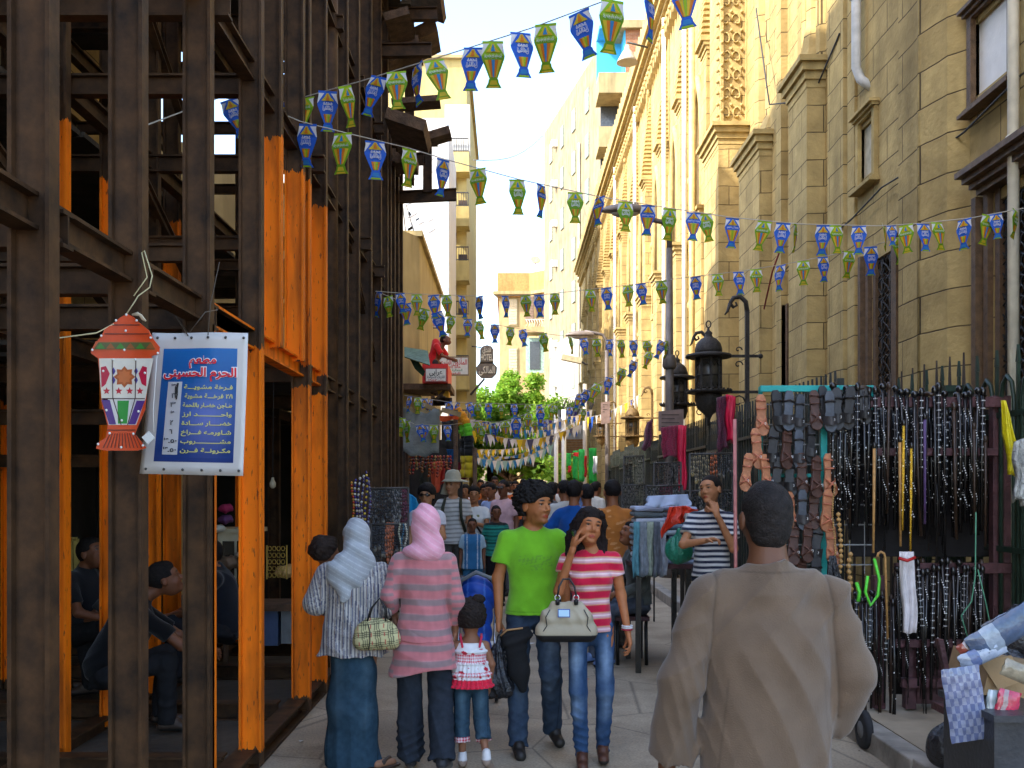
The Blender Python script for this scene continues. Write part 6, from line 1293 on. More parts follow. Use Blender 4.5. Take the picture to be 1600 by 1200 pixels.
# man in orange-brown shirt, back to us
OR = lambda Q: np.array((.46, .155, .03))*(1-.0*Q[:, :1])+((sins(Q, 90, 4, 4) > .46)[:, None])*np.array((.16, .13, .08))
p = quick('balding man from behind in an orange-brown patterned shirt', 957, 10.8, 748, 8, SK2, None, 1.3, (.06, .05, .04), 'thin', hem=.78, pat=OR, w=1.12, elr=(.25, .10, 1.18), wrr=(.12, .28, 1.25), rolh=0)
quick('man from behind in a royal blue t-shirt leaning to the left', 897, 11.6, 750, -14, SK2, (.008, .07, .28), .8, (.04, .05, .08), 'short', ell=(-.33, -.02, 1.14), wrl=(-.36, .08, .93), w=1.1)
quick('man with short black hair in a cream shirt behind the blue t-shirt man', 882, 13.5, 749, 20, SK2, (.50, .47, .42), 1.2, (.12, .16, .22), 'crop')
quick('man in a grey shirt walking between the green shirt man and cream shirt man', 862, 15.5, 753, 15, SK2, (.16, .15, .16), .8, (.05, .05, .06), 'short')
quick('person in a blue checked shirt beside the orange shirt man', 917, 12.8, 756, 10, SK2, None, .8, (.05, .06, .1), 'short', pat=lambda Q: np.array((.22, .26, .42))*(1+.5*((Q[:, 2:3] % .04) < .02)-.3*((Q[:, :1] % .04) < .02)))
# the group facing us on the left
p = quick('tall man with a sun hat, striped white t-shirt and dark backpack straps', 708, 14.2, 742, 176, SK3, None, .6, (.10, .09, .08), None, hem=.86, pat=hstripes((.52, .50, .47), [(.0, .35, (.24, .23, .22))], .055), phem=.45, w=1.08, yawh=-28, wrr=(.24, .10, .95), elr=(.27, -.02, 1.16))
HT = mat('khaki_cloth', (.36, .33, .24), .9, nvar=.12)
t = thing('sun_hat', 'khaki sun hat with a wide brim and neck flap on the tall man', 'hat', p.at((0, .02, 1.70))); b = MB(); c = p.at((0, .015, 1.70)); b.lathe([(.175, -.045), (.14, -.02), (.115, .0), (.108, .07), (.08, .12), (.01, .135)], c, 16); b.build('crown', HT, t); b = MB(); b.prism([tuple(c+Vector(v)) for v in ((.06, -.10, -.03), (.19, -.16, -.055), (.24, -.08, -.05), (.13, .03, -.02))], (0, 0, .012)); b.prism([tuple(c+Vector(v)) for v in ((-.11, -.02, -.03), (-.17, .02, -.22), (-.05, .16, -.24), (.02, .11, -.03))], (-.01, 0, .004)); b.build('brim', HT, t)
t = thing('backpack', 'dark backpack on the tall man in the sun hat', 'backpack', p.at((0, -.17, 1.2))); B = Sdf(.012, .03); c = np.array(p.at((0, -.19, 1.22)))-np.array(pos(t)); B.ell(c, (.15, .10, .25)); skin_obj('bag', B.mesh(), mat('dark_green_nylon', (.03, .035, .02), .7), t)
for sx in (-1, 1): b = MB(); b.tube([p.at((sx*.10, .02, 1.44)), p.at((sx*.115, .145, 1.34)), p.at((sx*.125, .15, 1.2)), p.at((sx*.17, .09, 1.02))], .022, 6); b.build('strap', mat('dark_green_nylon', (.03, .035, .02), .7), t)
GLS2 = mat('sunglass', (.012, .008, .006), .15, bump=0, spec=.7)
def shades(p): b = MB(); q = [p.hp(v)*p.h for v in ((-.06, .088, .014), (-.035, .104, .012), (-.008, .108, .016), (.008, .108, .016), (.035, .104, .012), (.06, .088, .014))]; b.tube(q, [.012, .021, .007, .007, .021, .012], 8); b.smooth = True; o = b.build('sunglasses', GLS2); o.parent = p.t
p = quick('person with sunglasses and dark hair in a white top behind the pink scarf', 667, 12.2, 757, 170, SK3, (.60, .58, .62), .5, (.1, .1, .12), 'curly', curl=.006, fem=True, ell=(-.22, .08, 1.12), wrl=(-.06, .22, 1.36), hdl=(.2, -.2, 1), pml=(.5, -1, 0)); shades(p)
p = quick('woman in a white printed t-shirt with a dark shoulder bag strap', 741, 15.0, 759, 180, SK1, None, .55, (.10, .18, .26), 'long', fem=True, curl=.004, ell=(-.2, .10, 1.14), wrl=(-.02, .2, 1.2), pat=lambda Q: np.where(((sins(Q, 45, 3, 4) > .25) & (np.abs(Q[:, 0]-.02) < .10) & (np.abs(Q[:, 2]-1.22) < .1) & (Q[:, 1] > 0))[:, None], np.array((.18, .20, .08)), np.array((.62, .62, .60))))
b = MB(); b.tube([p.at((.11, .02, 1.43)), p.at((.02, .17, 1.25)), p.at((-.13, .12, 1.02))], .016, 6); tag(b.build('bag_strap', mat('black_strap', (.02, .02, .02), .6)), 'dark diagonal bag strap across the white printed t-shirt', 'bag')
p = quick('boy in a blue and pale blue football shirt and blue trousers', 738, 14.0, 809, 182, SK4, None, .75, (.03, .12, .22), 'crop', hem=.80, w=1.12, build=1.1, pat=lambda Q: np.where((np.abs(Q[:, 0]) > .15)[:, None], np.array((.32, .44, .52)), np.where((np.abs(np.abs(Q[:, 0])-.10) < .008)[:, None], np.array((.45, .5, .55)), np.array((.03, .14, .30)))))
G2 = hstripes((.02, .22, .17), [(.0, .22, (.005, .05, .04)), (.5, .62, (.01, .09, .08))], .12)
p = quick('boy in a green and black striped polo shirt and black trousers', 775, 14.8, 789, 190, SK4, None, .9, (.012, .012, .014), 'crop', hem=.86, w=1.1, build=1.1, pat=lambda Q: np.where((Q[:, 2] > 1.40)[:, None], np.array((.012, .012, .012)), G2(Q)))
p = quick('man in a pale pink polo shirt with sunglasses looking aside', 787, 16.2, 749, 150, SK4, (.58, .36, .38), .7, (.12, .12, .14), 'thin', w=1.12); shades(p)
quick('man in a light blue shirt behind the pink polo man', 768, 17.5, 754, 140, SK2, (.30, .40, .66), 1.4, (.05, .05, .07), 'short')
quick('dark haired person just behind the woman in the white printed t-shirt', 727, 17.8, 756, 170, SK1, (.42, .35, .28), .6, (.1, .1, .1), 'short')
quick('bearded looking man peering from behind the light blue shirt', 757, 19.5, 756, 190, SK2, (.06, .05, .06), 1, (.05, .05, .05), 'short')
# seated vendor on the bench, grey jacket
p = Person('seated man in a grey jacket looking down at the bench edge', 997, 9.9, 1.72, 115, vox=.01, z=-.30, skin=SK2, pel=(0, 0, .93), head=(.0, .09, 1.60), pith=-22, neck=(0, .03, 1.46), hil=(-.09, .02, .9), hir=(.09, .02, .9), knl=(-.11, .42, .86), knr=(.11, .42, .86), anl=(-.10, .40, .41), anr=(.12, .44, .41), ell=(-.25, .12, 1.10), wrl=(-.10, .34, 1.02), elr=(.25, .12, 1.10), wrr=(.10, .34, 1.02))
p.body(); p.hair(HB, 'short', .003, 3); p.top(flat((.11, .12, .11)), 1.85, .90, 1.05, .006, 17, name='jacket'); p.trousers(flat((.07, .08, .10)), w=1.1); p.shoes((.10, .16, .30))
# bowed person in a white shirt in front of the robed man
p = quick('person in a white pinstriped shirt bending down beyond the robed man', 1207, 5.2, 838, 10, SK2, None, 1.2, (.03, .03, .04), 'crop', chest=(0, .03, 1.26), hem=.9, pat=lambda Q: np.array((.66, .66, .70))*(1-.35*((Q[:, 2:3] % .045) < .006)), z=0, head=(0, .14, 1.50), neck=(0, .08, 1.42), pith=-50, w=1.1)
# far crowd
FC = 'distant people walking under the tree'
far = [(805, 24, 751, 'man in an orange t-shirt in the distant crowd', (.55, .12, .03), 180), (818, 26, 748, 'man with a pale cap in the distant crowd', (.55, .50, .42), 170), (797, 30, 752, 'person in a white shirt far off near the pole of the bunting stall', (.6, .58, .56), 200), (751, 28, 749, 'person in an orange vest far away on the left side of the crowd', (.6, .13, .02), 180), (762, 32, 752, 'far person in a red-orange top left of the cap man', (.58, .15, .05), 190), (773, 24, 744, 'man seen over the crowd in a white-pink checked shirt', (.55, .42, .42), 185), (848, 30, 752, 'far person in a dark coat beside the green shirt man', (.04, .04, .05), 0), (868, 34, 753, 'far person in a red top walking by the right shops', (.35, .03, .03), 10), (879, 27, 752, 'far woman in a white scarf by the right shops', (.62, .60, .58), 180), (893, 36, 753, 'far person in grey by the roller shutter shop', (.2, .2, .22), 0), (741, 38, 754, 'far person in a pale purple top on the left', (.35, .3, .4), 0), (829, 40, 755, 'far person in brown in the middle of the street', (.2, .1, .05), 180), (786, 42, 755, 'far person in black in the middle of the street', (.02, .02, .02), 0), (905, 24, 753, 'far vendor in a blue shirt at the right stalls', (.08, .14, .3), -60), (931, 20, 752, 'far vendor in a white shirt reaching up at the right stalls', (.55, .54, .5), -50), (712, 22, 756, 'far person in a maroon top by the left stall', (.2, .02, .03), 170), (690, 18, 757, 'person in dark clothes hidden behind the tall hat man', (.05, .04, .04), 150)]
for px, Y, ty, lab, c, yw in far:
    quick(lab, px, Y, ty, yw, (SK1, SK2, SK4)[int(px) % 3], c, .8, ((.03, .03, .04), (.08, .09, .13), (.2, .17, .12))[int(Y) % 3], 'short', vox=.018 if Y < 25 else .026, curl=0, group=FC)
# the man in red working up on the awning
p = quick('man in a red shirt leaning over the sign up on the awning', 684, 21, 530, 60, SK2, (.55, .02, .02), .8, (.03, .03, .03), 'crop', z=3.9, vox=.014, pith=-20) if False else None
p = Person('man in a red shirt leaning over the sign up on the awning', 682, 21.5, 1.7, 255, vox=.014, z=3.55, skin=SK4, chest=(0, .06, 1.18), head=(0, .22, 1.42), neck=(0, .15, 1.34), pith=-30, pel=(0, -.1, .85), knl=(-.1, .2, .55), knr=(.1, .2, .55), anl=(-.1, -.1, .3), anr=(.1, -.1, .3), shl=(-.17, .06, 1.28), shr=(.17, .06, 1.28), ell=(-.2, .2, 1.06), wrl=(-.1, .38, 1.0), elr=(.2, .2, 1.06), wrr=(.1, .38, 1.0))
p.body(); p.hair(HB, 'crop', 0, 3); p.top(flat((.55, .02, .02)), .8, .85, 1.0, .004, 3); p.trousers(flat((.05, .04, .04)))
# men sitting in the dark workshop behind the frame
def sit(label, px, Y, z, yaw, top, skin=SK2, lean=.25, X=None, **kw):
    d = dict(pel=(0, 0, .93), head=(0, lean+.05, 1.53), neck=(0, lean*.75, 1.42), chest=(0, lean*.5, 1.25), shl=(-.175, lean*.6, 1.34), shr=(.175, lean*.6, 1.34), hil=(-.09, .02, .9), hir=(.09, .02, .9), knl=(-.16, .40, .98), knr=(.16, .40, .98), anl=(-.13, .36, .58), anr=(.14, .40, .58), ell=(-.25, lean+.15, 1.10), wrl=(-.08, lean+.34, 1.02), elr=(.25, lean+.15, 1.10), wrr=(.08, lean+.34, 1.02), pith=-20)
    d.update(kw); p = Person(label, px, Y, 1.75, yaw, vox=.010, z=z, skin=skin, X=X, **d); p.body(); p.hair(HB, 'short', .003, 5)
    B = Sdf(.010, .04); B.ell((0, lean*.5, 1.22), (.17, .13, .2)); B.cap((0, 0, .95), (0, lean*.5, 1.25), .15, .15); B.cap(p.j['shl'], p.j['shr'], .06, .06); B.cap((0, lean*.6, 1.36), p.j['neck'], .08, .06)
    for a in 'lr':
        sh, el = np.array(p.j['sh'+a]), np.array(p.j['el'+a]); e = sh+(el-sh)*.75; dd = (el-sh)/np.linalg.norm(el-sh); B.cap(sh, e, .062, .062, .03, pl=[(e, dd)])
    p.put('shirt', B, CLOTH, flat(top), folds(.005, 9)); p.trousers(flat((.02, .02, .022)), w=1.12); p.shoes((.05, .03, .02)); return p
sit('man in a black t-shirt bending forward in the dark workshop', 165, 6.9, -.45, -70, (.006, .006, .007), skin=SK4, lean=.34)
sit('dark haired man sitting half hidden behind the bending man', 128, 7.9, -.32, -110, (.014, .014, .016), skin=SK4, lean=.05)
sit('dark haired man with a pale sleeve crouching beside the orange column', 222, 8.1, -.40, 100, (.03, .028, .026), skin=SK4, lean=.2)
sit('seated man almost hidden behind the column, his hand showing', 352, 8.3, -.35, 100, (.012, .014, .02), lean=.1)
# ================================================================ STALLS ON THE RIGHT
PW = mat('purple_wood', (.075, .028, .030), .6, nscale=9, nvar=.4, bump=.4, stains=.4); TEAL = mat('teal_paint', (.01, .33, .30), .5, nscale=9, nvar=.15, stains=.3)
BLK = mat('gloss_black', (.008, .007, .007), .25, nscale=20, nvar=.3, bump=.1, spec=.6); BRW = mat('dark_cane', (.035, .018, .010), .35, nscale=25, nvar=.5, bump=.2, spec=.5); WDC = mat('pale_cane', (.42, .22, .07), .4, nscale=20, nvar=.3, spec=.4)
STUD = mat('silver_stud', (.85, .83, .80), .35, metal=.2, nvar=0, bump=0); GOLD = mat('gold_foil', (.85, .50, .05), .2, metal=.9, nscale=40, nvar=.4, bump=.5)
RY = 7.0
def rx(px, Y=RY): return (px-VX)/F*Y
def rz(py, Y=RY): return ZY(py, Y)
t = thing('cane_rack', 'tall purple-brown wooden rack that holds walking canes and whips at the kerb', 'display rack', (rx(1450), RY+.1, .135))
def board(px0, px1, py0, py1, Y=RY+.12, d=.05, nm='board', m=PW, tt=None): b = MB(); b.box(rx(px0, Y), rx(px1, Y), Y, Y+d, rz(py1, Y), rz(py0, Y)); return b.build(nm, m, tt or t, bevel=.004)
for q_ in ((1552, 1580, 618, 1110), (1415, 1432, 1010, 1108), (1478, 1496, 1010, 1108), (1366, 1384, 900, 1108)): board(*q_, nm='post', d=.07)
for q_ in ((1330, 1575, 620, 636), (1370, 1560, 700, 712), (1400, 1585, 880, 896), (1395, 1510, 1000, 1012), (1410, 1580, 1060, 1075)): board(*q_, nm='rail', Y=RY+.06)
board(1432, 1478, 1012, 1100, nm='panel', Y=RY+.14, d=.02); board(1330, 1550, 640, 870, nm='back_board', Y=RY+.30, d=.02, m=mat('dark_cloth', (.012, .010, .010), .9)); board(1395, 1552, 896, 1085, nm='back_board', Y=RY+.30, d=.02, m=mat('dark_cloth', (.012, .010, .010), .9))
def cane(kind, L=.92):
    o = thing('walking_cane', 'x', 'cane'); r_ = .0125
    if kind == 'crook':
        b = MB(); b.tube([(0, 0, -L), (0, 0, -.10), (0, 0, 0), (.012, 0, .045), (.045, 0, .065), (.078, 0, .045), (.085, 0, .01)], r_*1.15, 8); b.build('shaft', WDC, o); return o
    b = MB(); b.tube([(0, 0, -L), (.004, 0, -L*.5), (0, 0, 0)], [r_*.8, r_, r_*1.1], 7)
    if kind == 'whip':
        for k in range(5): b.tube([(0, 0, -L*.55), (.006*(k-2), .004*k, -L*.8), (.012*(k-2), .01*(k % 2), -L-.06*k)], .003, 4)
    sh_ = b
    b = MB()
    if kind == 'knob' or kind == 'spiral': b.ball((0, 0, .018), .026, 10)
    elif kind == 'T': b.tube([(-.05, 0, .012), (-.01, 0, .024), (.03, 0, .02), (.06, 0, .004)], [.010, .016, .016, .010], 8)
    else: b.lathe([(.011, -.01), (.018, .0), (.02, .03), (.01, .05)], (0, 0, 0), 8)
    b.build('handle', BRW if kind in ('brown', 'T') else BLK, o)
    b = sh_; b.mi = 1; n = {'knob': 34, 'spiral': 46, 'rings': 60, 'gold': 10, 'whip': 12, 'tan': 0, 'brown': 0, 'T': 14, 'purple': 4}[kind]
    for k in range(n):
        if kind == 'rings': a = (k % 6)*math.pi/3+.3; z = -.04-(k//6)*.052
        elif kind == 'spiral': a = k*.55; z = -.03-k*.018
        else: a = (k*2.4) % 6.283; z = -.05-k*(L-.15)/max(n, 1)
        b.lathe([(.0062, 0), (.0, .004)], (r_*math.cos(a)*.95, r_*math.sin(a)*.95, z), 4, False, Matrix.Rotation(a, 3, 'Z') @ Matrix.Rotation(R(90), 3, 'Y'))
    b.build('shaft', [{'gold': GOLD, 'tan': WDC, 'brown': BRW, 'purple': mat('purple_grip', (.09, .05, .14), .4)}.get(kind, BLK), STUD], o)
    return o
KK = {k: cane(k) for k in ('knob', 'spiral', 'rings', 'gold', 'whip', 'tan', 'brown', 'T', 'purple', 'crook')}; _ck = {}
for c in COL.objects:
    if c.parent: _ck.setdefault(c.parent.name, []).append(c)
_cu = set()
def place(store, kind, loc, rot, label, group, sc_=1.0):
    o = store[kind]
    if (id(store), kind) in _cu:
        src = o; o = src.copy(); COL.objects.link(o)
        for ch in _ck.get(src.name, []): c = ch.copy(); COL.objects.link(c); c.parent = o
    _cu.add((id(store), kind)); o.location = loc; o.rotation_euler = rot; o.scale = (sc_,)*3; o['label'] = label
    if group: o['group'] = group
    return o
CL = {'knob': 'round-knobbed black cane with silver studs', 'spiral': 'black cane with spiral silver studs', 'rings': 'black cane with rings of silver studs', 'gold': 'cane wrapped in shiny gold foil', 'whip': 'black leather whip with loose thongs', 'tan': 'plain pale wooden cane', 'brown': 'plain dark brown cane', 'T': 'dark cane with a T-shaped handle', 'purple': 'cane with a purple grip', 'crook': 'pale wooden cane with a curved crook handle'}
up = ['knob', 'knob', 'spiral', 'spiral', 'knob', 'T', 'spiral', 'T', 'knob', 'spiral', 'brown', 'rings', 'rings', 'knob', 'rings', 'T', 'whip', 'knob', 'whip', 'spiral', 'T', 'rings', 'rings', 'knob', 'spiral', 'rings', 'whip', 'brown', 'knob', 'T']
for k in range(74):
    px = 1304+k*3.3+rnd.uniform(-2, 2); kd = up[k % len(up)] if k > 3 else 'knob'; row = k % 3
    place(KK, kd, (rx(px), RY+.02+.05*row+rnd.uniform(0, .03), rz(612+row*9+rnd.uniform(-6, 8)+(22 if 54 < k < 60 else 0))), (rnd.uniform(-.03, .03), rnd.uniform(-.035, .035), rnd.uniform(0, 6.28)), CL[kd]+' in the upper row of the rack', 'canes in the upper row of the rack', rnd.uniform(.9, 1.06))
for px, py, kd, a, lab in ((1412, 665, 'gold', .06, 'brightest gold foil cane hanging in the middle of the rack'), (1424, 700, 'gold', .05, 'second gold foil cane just right of the brightest one'), (1406, 690, 'tan', -.03, 'plain pale wooden cane left of the gold foil canes'), (1366, 700, 'tan', .04, 'short pale wooden cane with a slot in the rack'), (1445, 655, 'purple', 0, 'cane with a purple grip right of the gold foil canes'), (1540, 690, 'brown', .02, 'reddish brown cane by the right post of the rack'), (1522, 670, 'brown', -.02, 'plain dark brown stick near the right post')):
    place(KK, kd, (rx(px, RY-.03), RY-.03, rz(py)), (0, a, 1), lab, None, .8)
place(KK, 'crook', (rx(1378), RY-.06, rz(870)), (0, .03, R(180)), 'pale wooden cane with a curved crook handle hung below the upper row', None, .62)
for k in range(52):
    px = 1340+k*4.0+rnd.uniform(-2, 2); kd = ('rings', 'knob', 'whip', 'brown', 'spiral', 'brown')[k % 6]; py = (940 if px < 1400 else 890)+rnd.uniform(-10, 12)
    place(KK, kd, (rx(px), RY+.03+.06*(k % 2), rz(py)), (rnd.uniform(-.03, .03), rnd.uniform(-.06, .06), rnd.uniform(0, 6.28)), CL[kd]+' in the lower row of the rack', 'canes in the lower row of the rack', rnd.uniform(.72, .95) if px < 1400 else rnd.uniform(.75, 1.0))
# bead strings and braided cords on the rack's left side
BDM = mat('wooden_bead', (.40, .22, .07), .5, nscale=30, nvar=.3, spec=.4)
def beads(label, px, py0, py1, Y, r_, m, n=None, group=None, sway=.01, name='bead_string', cat='beads', cols=None):
    x, _, z1 = P(px, py0, Y); z0 = ZY(py1, Y); n = n or int((z1-z0)/(2.0*r_)); t_ = thing(name, label, cat, (x, Y, z1), 0, group); b = MB()
    if cols: b.col = cols[0]
    b.tube([(x+sway*math.sin(u_/12*6+px), Y, z1+(z0-z1)*u_/12) for u_ in range(13)], r_*.25, 4)
    for k in range(n):
        u = (k+.5)/n
        if cols: b.col = cols[k % len(cols)]
        b.ball((x+sway*math.sin(u*6+px), Y+.004*math.cos(k), z1+(z0-z1)*u), r_, 6 if r_ < .012 else 8, (1, 1, .95))
    b.build('beads', vcmat('glazed_beads', .25, 0, nvar=.1, spec=.6) if cols else m, t_); return t_
beads('string of large brown wooden beads, left of the two near the crook cane', 1312, 800, 930, 6.9, .017, BDM); beads('string of large brown wooden beads, right of the two near the crook cane', 1328, 862, 925, 6.9, .019, BDM)
beads('long string of small wooden beads at the left edge of the canes', 1303, 755, 870, 6.92, .008, BDM)
LG = mat('lime_plastic', (.10, .60, .04), .35, nvar=.1, bump=0)
t = thing('lime_strap', 'bright lime green plastic strap looped beside the crook cane', 'strap', P(1362, 880, 6.85)); b = MB(); b.tube([P(1366, 873, 6.85), P(1374, 905, 6.85), P(1372, 930, 6.85), P(1360, 946, 6.85), P(1352, 925, 6.85), P(1356, 900, 6.85)], .011, 6); b.build('loop', LG, t)
t = thing('lime_strap', 'small lime green strap low at the left of the lime loop', 'strap', P(1342, 925, 6.85)); b = MB(); b.tube([P(1338, 910, 6.85), P(1343, 925, 6.85), P(1341, 940, 6.85)], .013, 6); b.build('strip', LG, t)
t = thing('green_twine', 'blue-green and yellow twine hanging from the rack rail', 'string', P(1520, 890, 6.9)); b = MB(); b.tube([P(1525, 800, 6.9), P(1524, 900, 6.9), P(1518, 940, 6.9), P(1502, 962, 6.9), P(1512, 995, 6.9)], .005, 5); b.tube([P(1528, 890, 6.9), P(1540, 940, 6.9), P(1549, 985, 6.9)], .005, 5); b.build('twine', mat('teal_twine', (.10, .30, .18), .8), t)
def cloth(label, name, cat, corners, Y, m, seed=1, nu=14, nv=16, amp=.03, fr_=14, solid=.004, group=None, col=None, sag=0):
    """hanging cloth: corners = photo pixels TL, TR, BR, BL"""
    W = [Vector(P(x, y, Y)) for x, y in corners]; t_ = thing(name, label, cat, W[0], 0, group); b = MB(); b.smooth = True; r_ = random.Random(seed); ph = r_.uniform(0, 6)
    def fn(u, v):
        q = (W[0]*(1-u)+W[1]*u)*(1-v)+(W[3]*(1-u)+W[2]*u)*v; return q+Vector((amp*.3*math.sin(v*9+ph)*v, amp*math.sin(u*fr_+ph+v*1.5)*(.3+.7*v)+amp*.4*math.sin(u*fr_*2.3+v*4), -sag*math.sin(math.pi*u)*(1-v)+amp*.4*math.sin(u*fr_*.8+ph)*v))
    if col: b.col = col
    b.grid(lambda u, v: fn(u, 1-v), nu, nv); b.build('cloth', m, t_, solid=solid); return t_
TP = mat('red_tissue', (.62, .57, .56), .5, nscale=12, nvar=.2)
cloth('white packet with a red tie hanging in the middle of the rack', 'wrapped_packet', 'packet', [(1406, 862), (1428, 862), (1431, 990), (1412, 990)], 6.85, TP, 3, amp=.025, fr_=9)
b = MB(); b.tube([P(1404, 872, 6.8), P(1418, 876, 6.78), P(1430, 871, 6.8)], .012, 6); tag(b.build('red_ribbon', mat('red_ribbon', (.45, .02, .02), .5)), 'red ribbon tied round the white packet on the rack', 'ribbon')
# ---------------- sandals on the teal rack
t = thing('sandal_rack', 'teal painted metal rack hung with leather sandals', 'display rack', (rx(1280, 7.05), 7.1, 0))
for q_ in ((1188, 1366, 602, 612, 7.12, .03, 'rail'), (1283, 1293, 606, 1085, 7.12, .03, 'post'), (1186, 1192, 604, 1085, 7.2, .03, 'post'), (1358, 1366, 604, 640, 7.12, .03, 'post'), (1190, 1290, 740, 746, 7.14, .02, 'rail'), (1190, 1290, 870, 877, 7.14, .02, 'rail')): board(*q_[:4], Y=q_[4], d=q_[5], nm=q_[6], m=TEAL, tt=t)
b = MB()
for k in range(9): b.box(rx(1192, 7.14), rx(1364, 7.14), 7.15, 7.156, rz(630+k*32), rz(628+k*32))
for k in range(8): b.box(rx(1195+k*24), rx(1196+k*24), 7.157, 7.163, rz(900), rz(612))
b.build('wire_mesh', mat('wire_grey', (.2, .2, .2), .5, metal=.5), t)
def sandal(kind):
    o = thing('sandal', 'x', 'sandal'); sole = {'black': (.014, .012, .012), 'grey': (.02, .02, .022), 'tan': (.42, .16, .07), 'brown': (.07, .028, .018)}[kind]; b = MB()
    out = [(-.018, 0), (.018, 0), (.034, -.03), (.035, -.08), (.028, -.14), (.034, -.19), (.046, -.23), (.044, -.262), (.025, -.283), (0, -.288), (-.030, -.272), (-.044, -.235), (-.042, -.19), (-.032, -.14), (-.034, -.08), (-.033, -.03)]
    b.prism([(x, 0, z) for x, z in out], (0, .022, 0)); b.build('sole', mat('sole_'+kind, sole, .45, nscale=25, nvar=.3, bump=.3), o, bevel=.005)
    if kind == 'grey' or kind == 'black': b = MB(); b.prism([(x*.88, -.003, z*.97-.004) for x, z in out], (0, .0025, 0)); b.build('footbed', mat('footbed_'+kind, (.025, .024, .026) if kind == 'black' else (.055, .062, .078), .5, nscale=15, nvar=.3), o)
    sm = mat('strap_'+kind, {'black': (.02, .018, .018), 'grey': (.04, .035, .035), 'tan': (.55, .17, .09), 'brown': (.10, .04, .025)}[kind], .5, nscale=20, nvar=.3)
    if kind in ('tan', 'brown'):
        for a, c in (((-.04, -.24), (.03, -.17)), ((.042, -.24), (-.03, -.17)), ((-.034, -.10), (.034, -.10)), ((-.03, -.04), (.03, -.05))): b = MB(); b.tube([(a[0], 0, a[1]), ((a[0]+c[0])/2, -.035, (a[1]+c[1])/2), (c[0], 0, c[1])], .0055, 5); b.build('strap', sm, o)
    else:
        b = MB(); b.smooth = True; b.grid(lambda u, v: ((u-.5)*.092, -.038*math.sin(math.pi*u), -.17-.06*v-.01*math.sin(math.pi*u)), 8, 2); b.smooth = True; b.grid(lambda u, v: ((.5-u)*.092, -.034*math.sin(math.pi*u), -.17-.06*v-.01*math.sin(math.pi*u)), 8, 2); b.build('strap', sm, o)
        b = MB(); b.tube([(-.034, 0, -.08), (0, -.03, -.07), (.034, 0, -.08)], .008, 5); b.build('strap', sm, o)
    b = MB(); b.tube([(.012, -.032, -.195), (.02, -.036, -.195), (.02, -.036, -.21), (.012, -.032, -.21)], .0018, 4, closed=True); b.build('buckle', STUD, o)
    return o
SS = {k: sandal(k) for k in ('black', 'grey', 'tan', 'brown')}; _ck = {}
for c in COL.objects:
    if c.parent: _ck.setdefault(c.parent.name, []).append(c)
SL = {'black': 'black leather sandal', 'grey': 'dark sandal with a blue-grey footbed', 'tan': 'tan leather strappy sandal', 'brown': 'dark brown strappy sandal'}
rows_s = [(606, [(1287, 'black'), (1307, 'black'), (1328, 'black'), (1350, 'black')], 'standing above the rail'),
          (614, [(1190, 'tan'), (1212, 'black'), (1232, 'grey'), (1253, 'grey'), (1272, 'brown'), (1294, 'grey'), (1312, 'grey')], 'in the top row'),
          (668, [(1181, 'tan'), (1210, 'black'), (1230, 'brown'), (1250, 'grey'), (1270, 'black')], 'in the second row'),
          (712, [(1172, 'tan'), (1195, 'tan'), (1216, 'black'), (1234, 'black'), (1252, 'brown'), (1275, 'brown'), (1297, 'tan')], 'in the third row'),
          (766, [(1215, 'brown'), (1233, 'tan'), (1252, 'grey'), (1275, 'brown'), (1295, 'tan')], 'in the fourth row'),
          (818, [(1222, 'brown'), (1242, 'brown'), (1262, 'brown'), (1282, 'black'), (1297, 'tan')], 'in the fifth row'), (870, [(1255, 'brown'), (1275, 'black')], 'in the lowest row')]
for py, L, w_ in rows_s:
    for i, (px, kd) in enumerate(L): place(SS, kd, (rx(px, 7.0), 7.03-.028*(i % 3), rz(py, 7.03)+rnd.uniform(-.01, .02)-(0 if py > 610 else -.0)), (rnd.uniform(-.12, .05), rnd.uniform(-.12, .12), rnd.uniform(-.35, .35)), SL[kd]+' '+w_+' of the teal rack', 'sandals on the teal rack', rnd.uniform(.95, 1.08))
PLB = mat('bin_bag', (.02, .02, .024), .25, nscale=8, nvar=.3, bump=.8, spec=.6)
cloth('limp black plastic bag hanging below the sandals', 'plastic_bag', 'bag', [(1296, 868), (1306, 868), (1318, 945), (1284, 940)], 6.8, PLB, 5, amp=.03, fr_=12)
def bag3(label, px, py, Y, rx_, rz_, m, seed=1, name='plastic_bag', amp=.012, d=.7, vox=.012):
    x, _, z = P(px, py, Y); t_ = thing(name, label, 'bag', (x, Y, z)); B = Sdf(vox, .04); B.ell((0, 0, -.1*rz_), (rx_, rx_*d, rz_*.75)); B.cap((0, 0, rz_*.3), (0, 0, rz_), rx_*.55, rx_*.12, .05); skin_obj('bag', B.mesh(lambda Q: amp*(1-2*np.abs(np.sin(np.arctan2(Q[:, 1], Q[:, 0])*5+3*sins(Q, 9, seed, 3))))*np.clip(.3+Q[:, 2]/rz_, .2, 1)+amp*.6*sins(Q, 40, seed+3, 4)), m, t_); return t_
# cart wheels on the street
for px, py, Y, lab in ((1350, 1128, 6.6, 'small black cart wheel at the kerb below the canes'),):
    x, _, z = P(px, py, Y); t = thing('cart_wheel', lab, 'wheel', (x, Y, z)); b = MB(); RX = Matrix.Rotation(R(90), 3, 'Y')
    b.lathe([(.10, -.025), (.125, -.02), (.13, 0), (.125, .02), (.10, .025)], (x, Y, .13), 20, ax=RX); b.build('tyre', mat('tyre', (.02, .02, .022), .8), t); b = MB(); b.lathe([(.02, -.035), (.095, -.015), (.095, .015), (.02, .035)], (x, Y, .13), 12, ax=RX); b.build('rim', mat('rim_grey', (.12, .12, .12), .5), t)
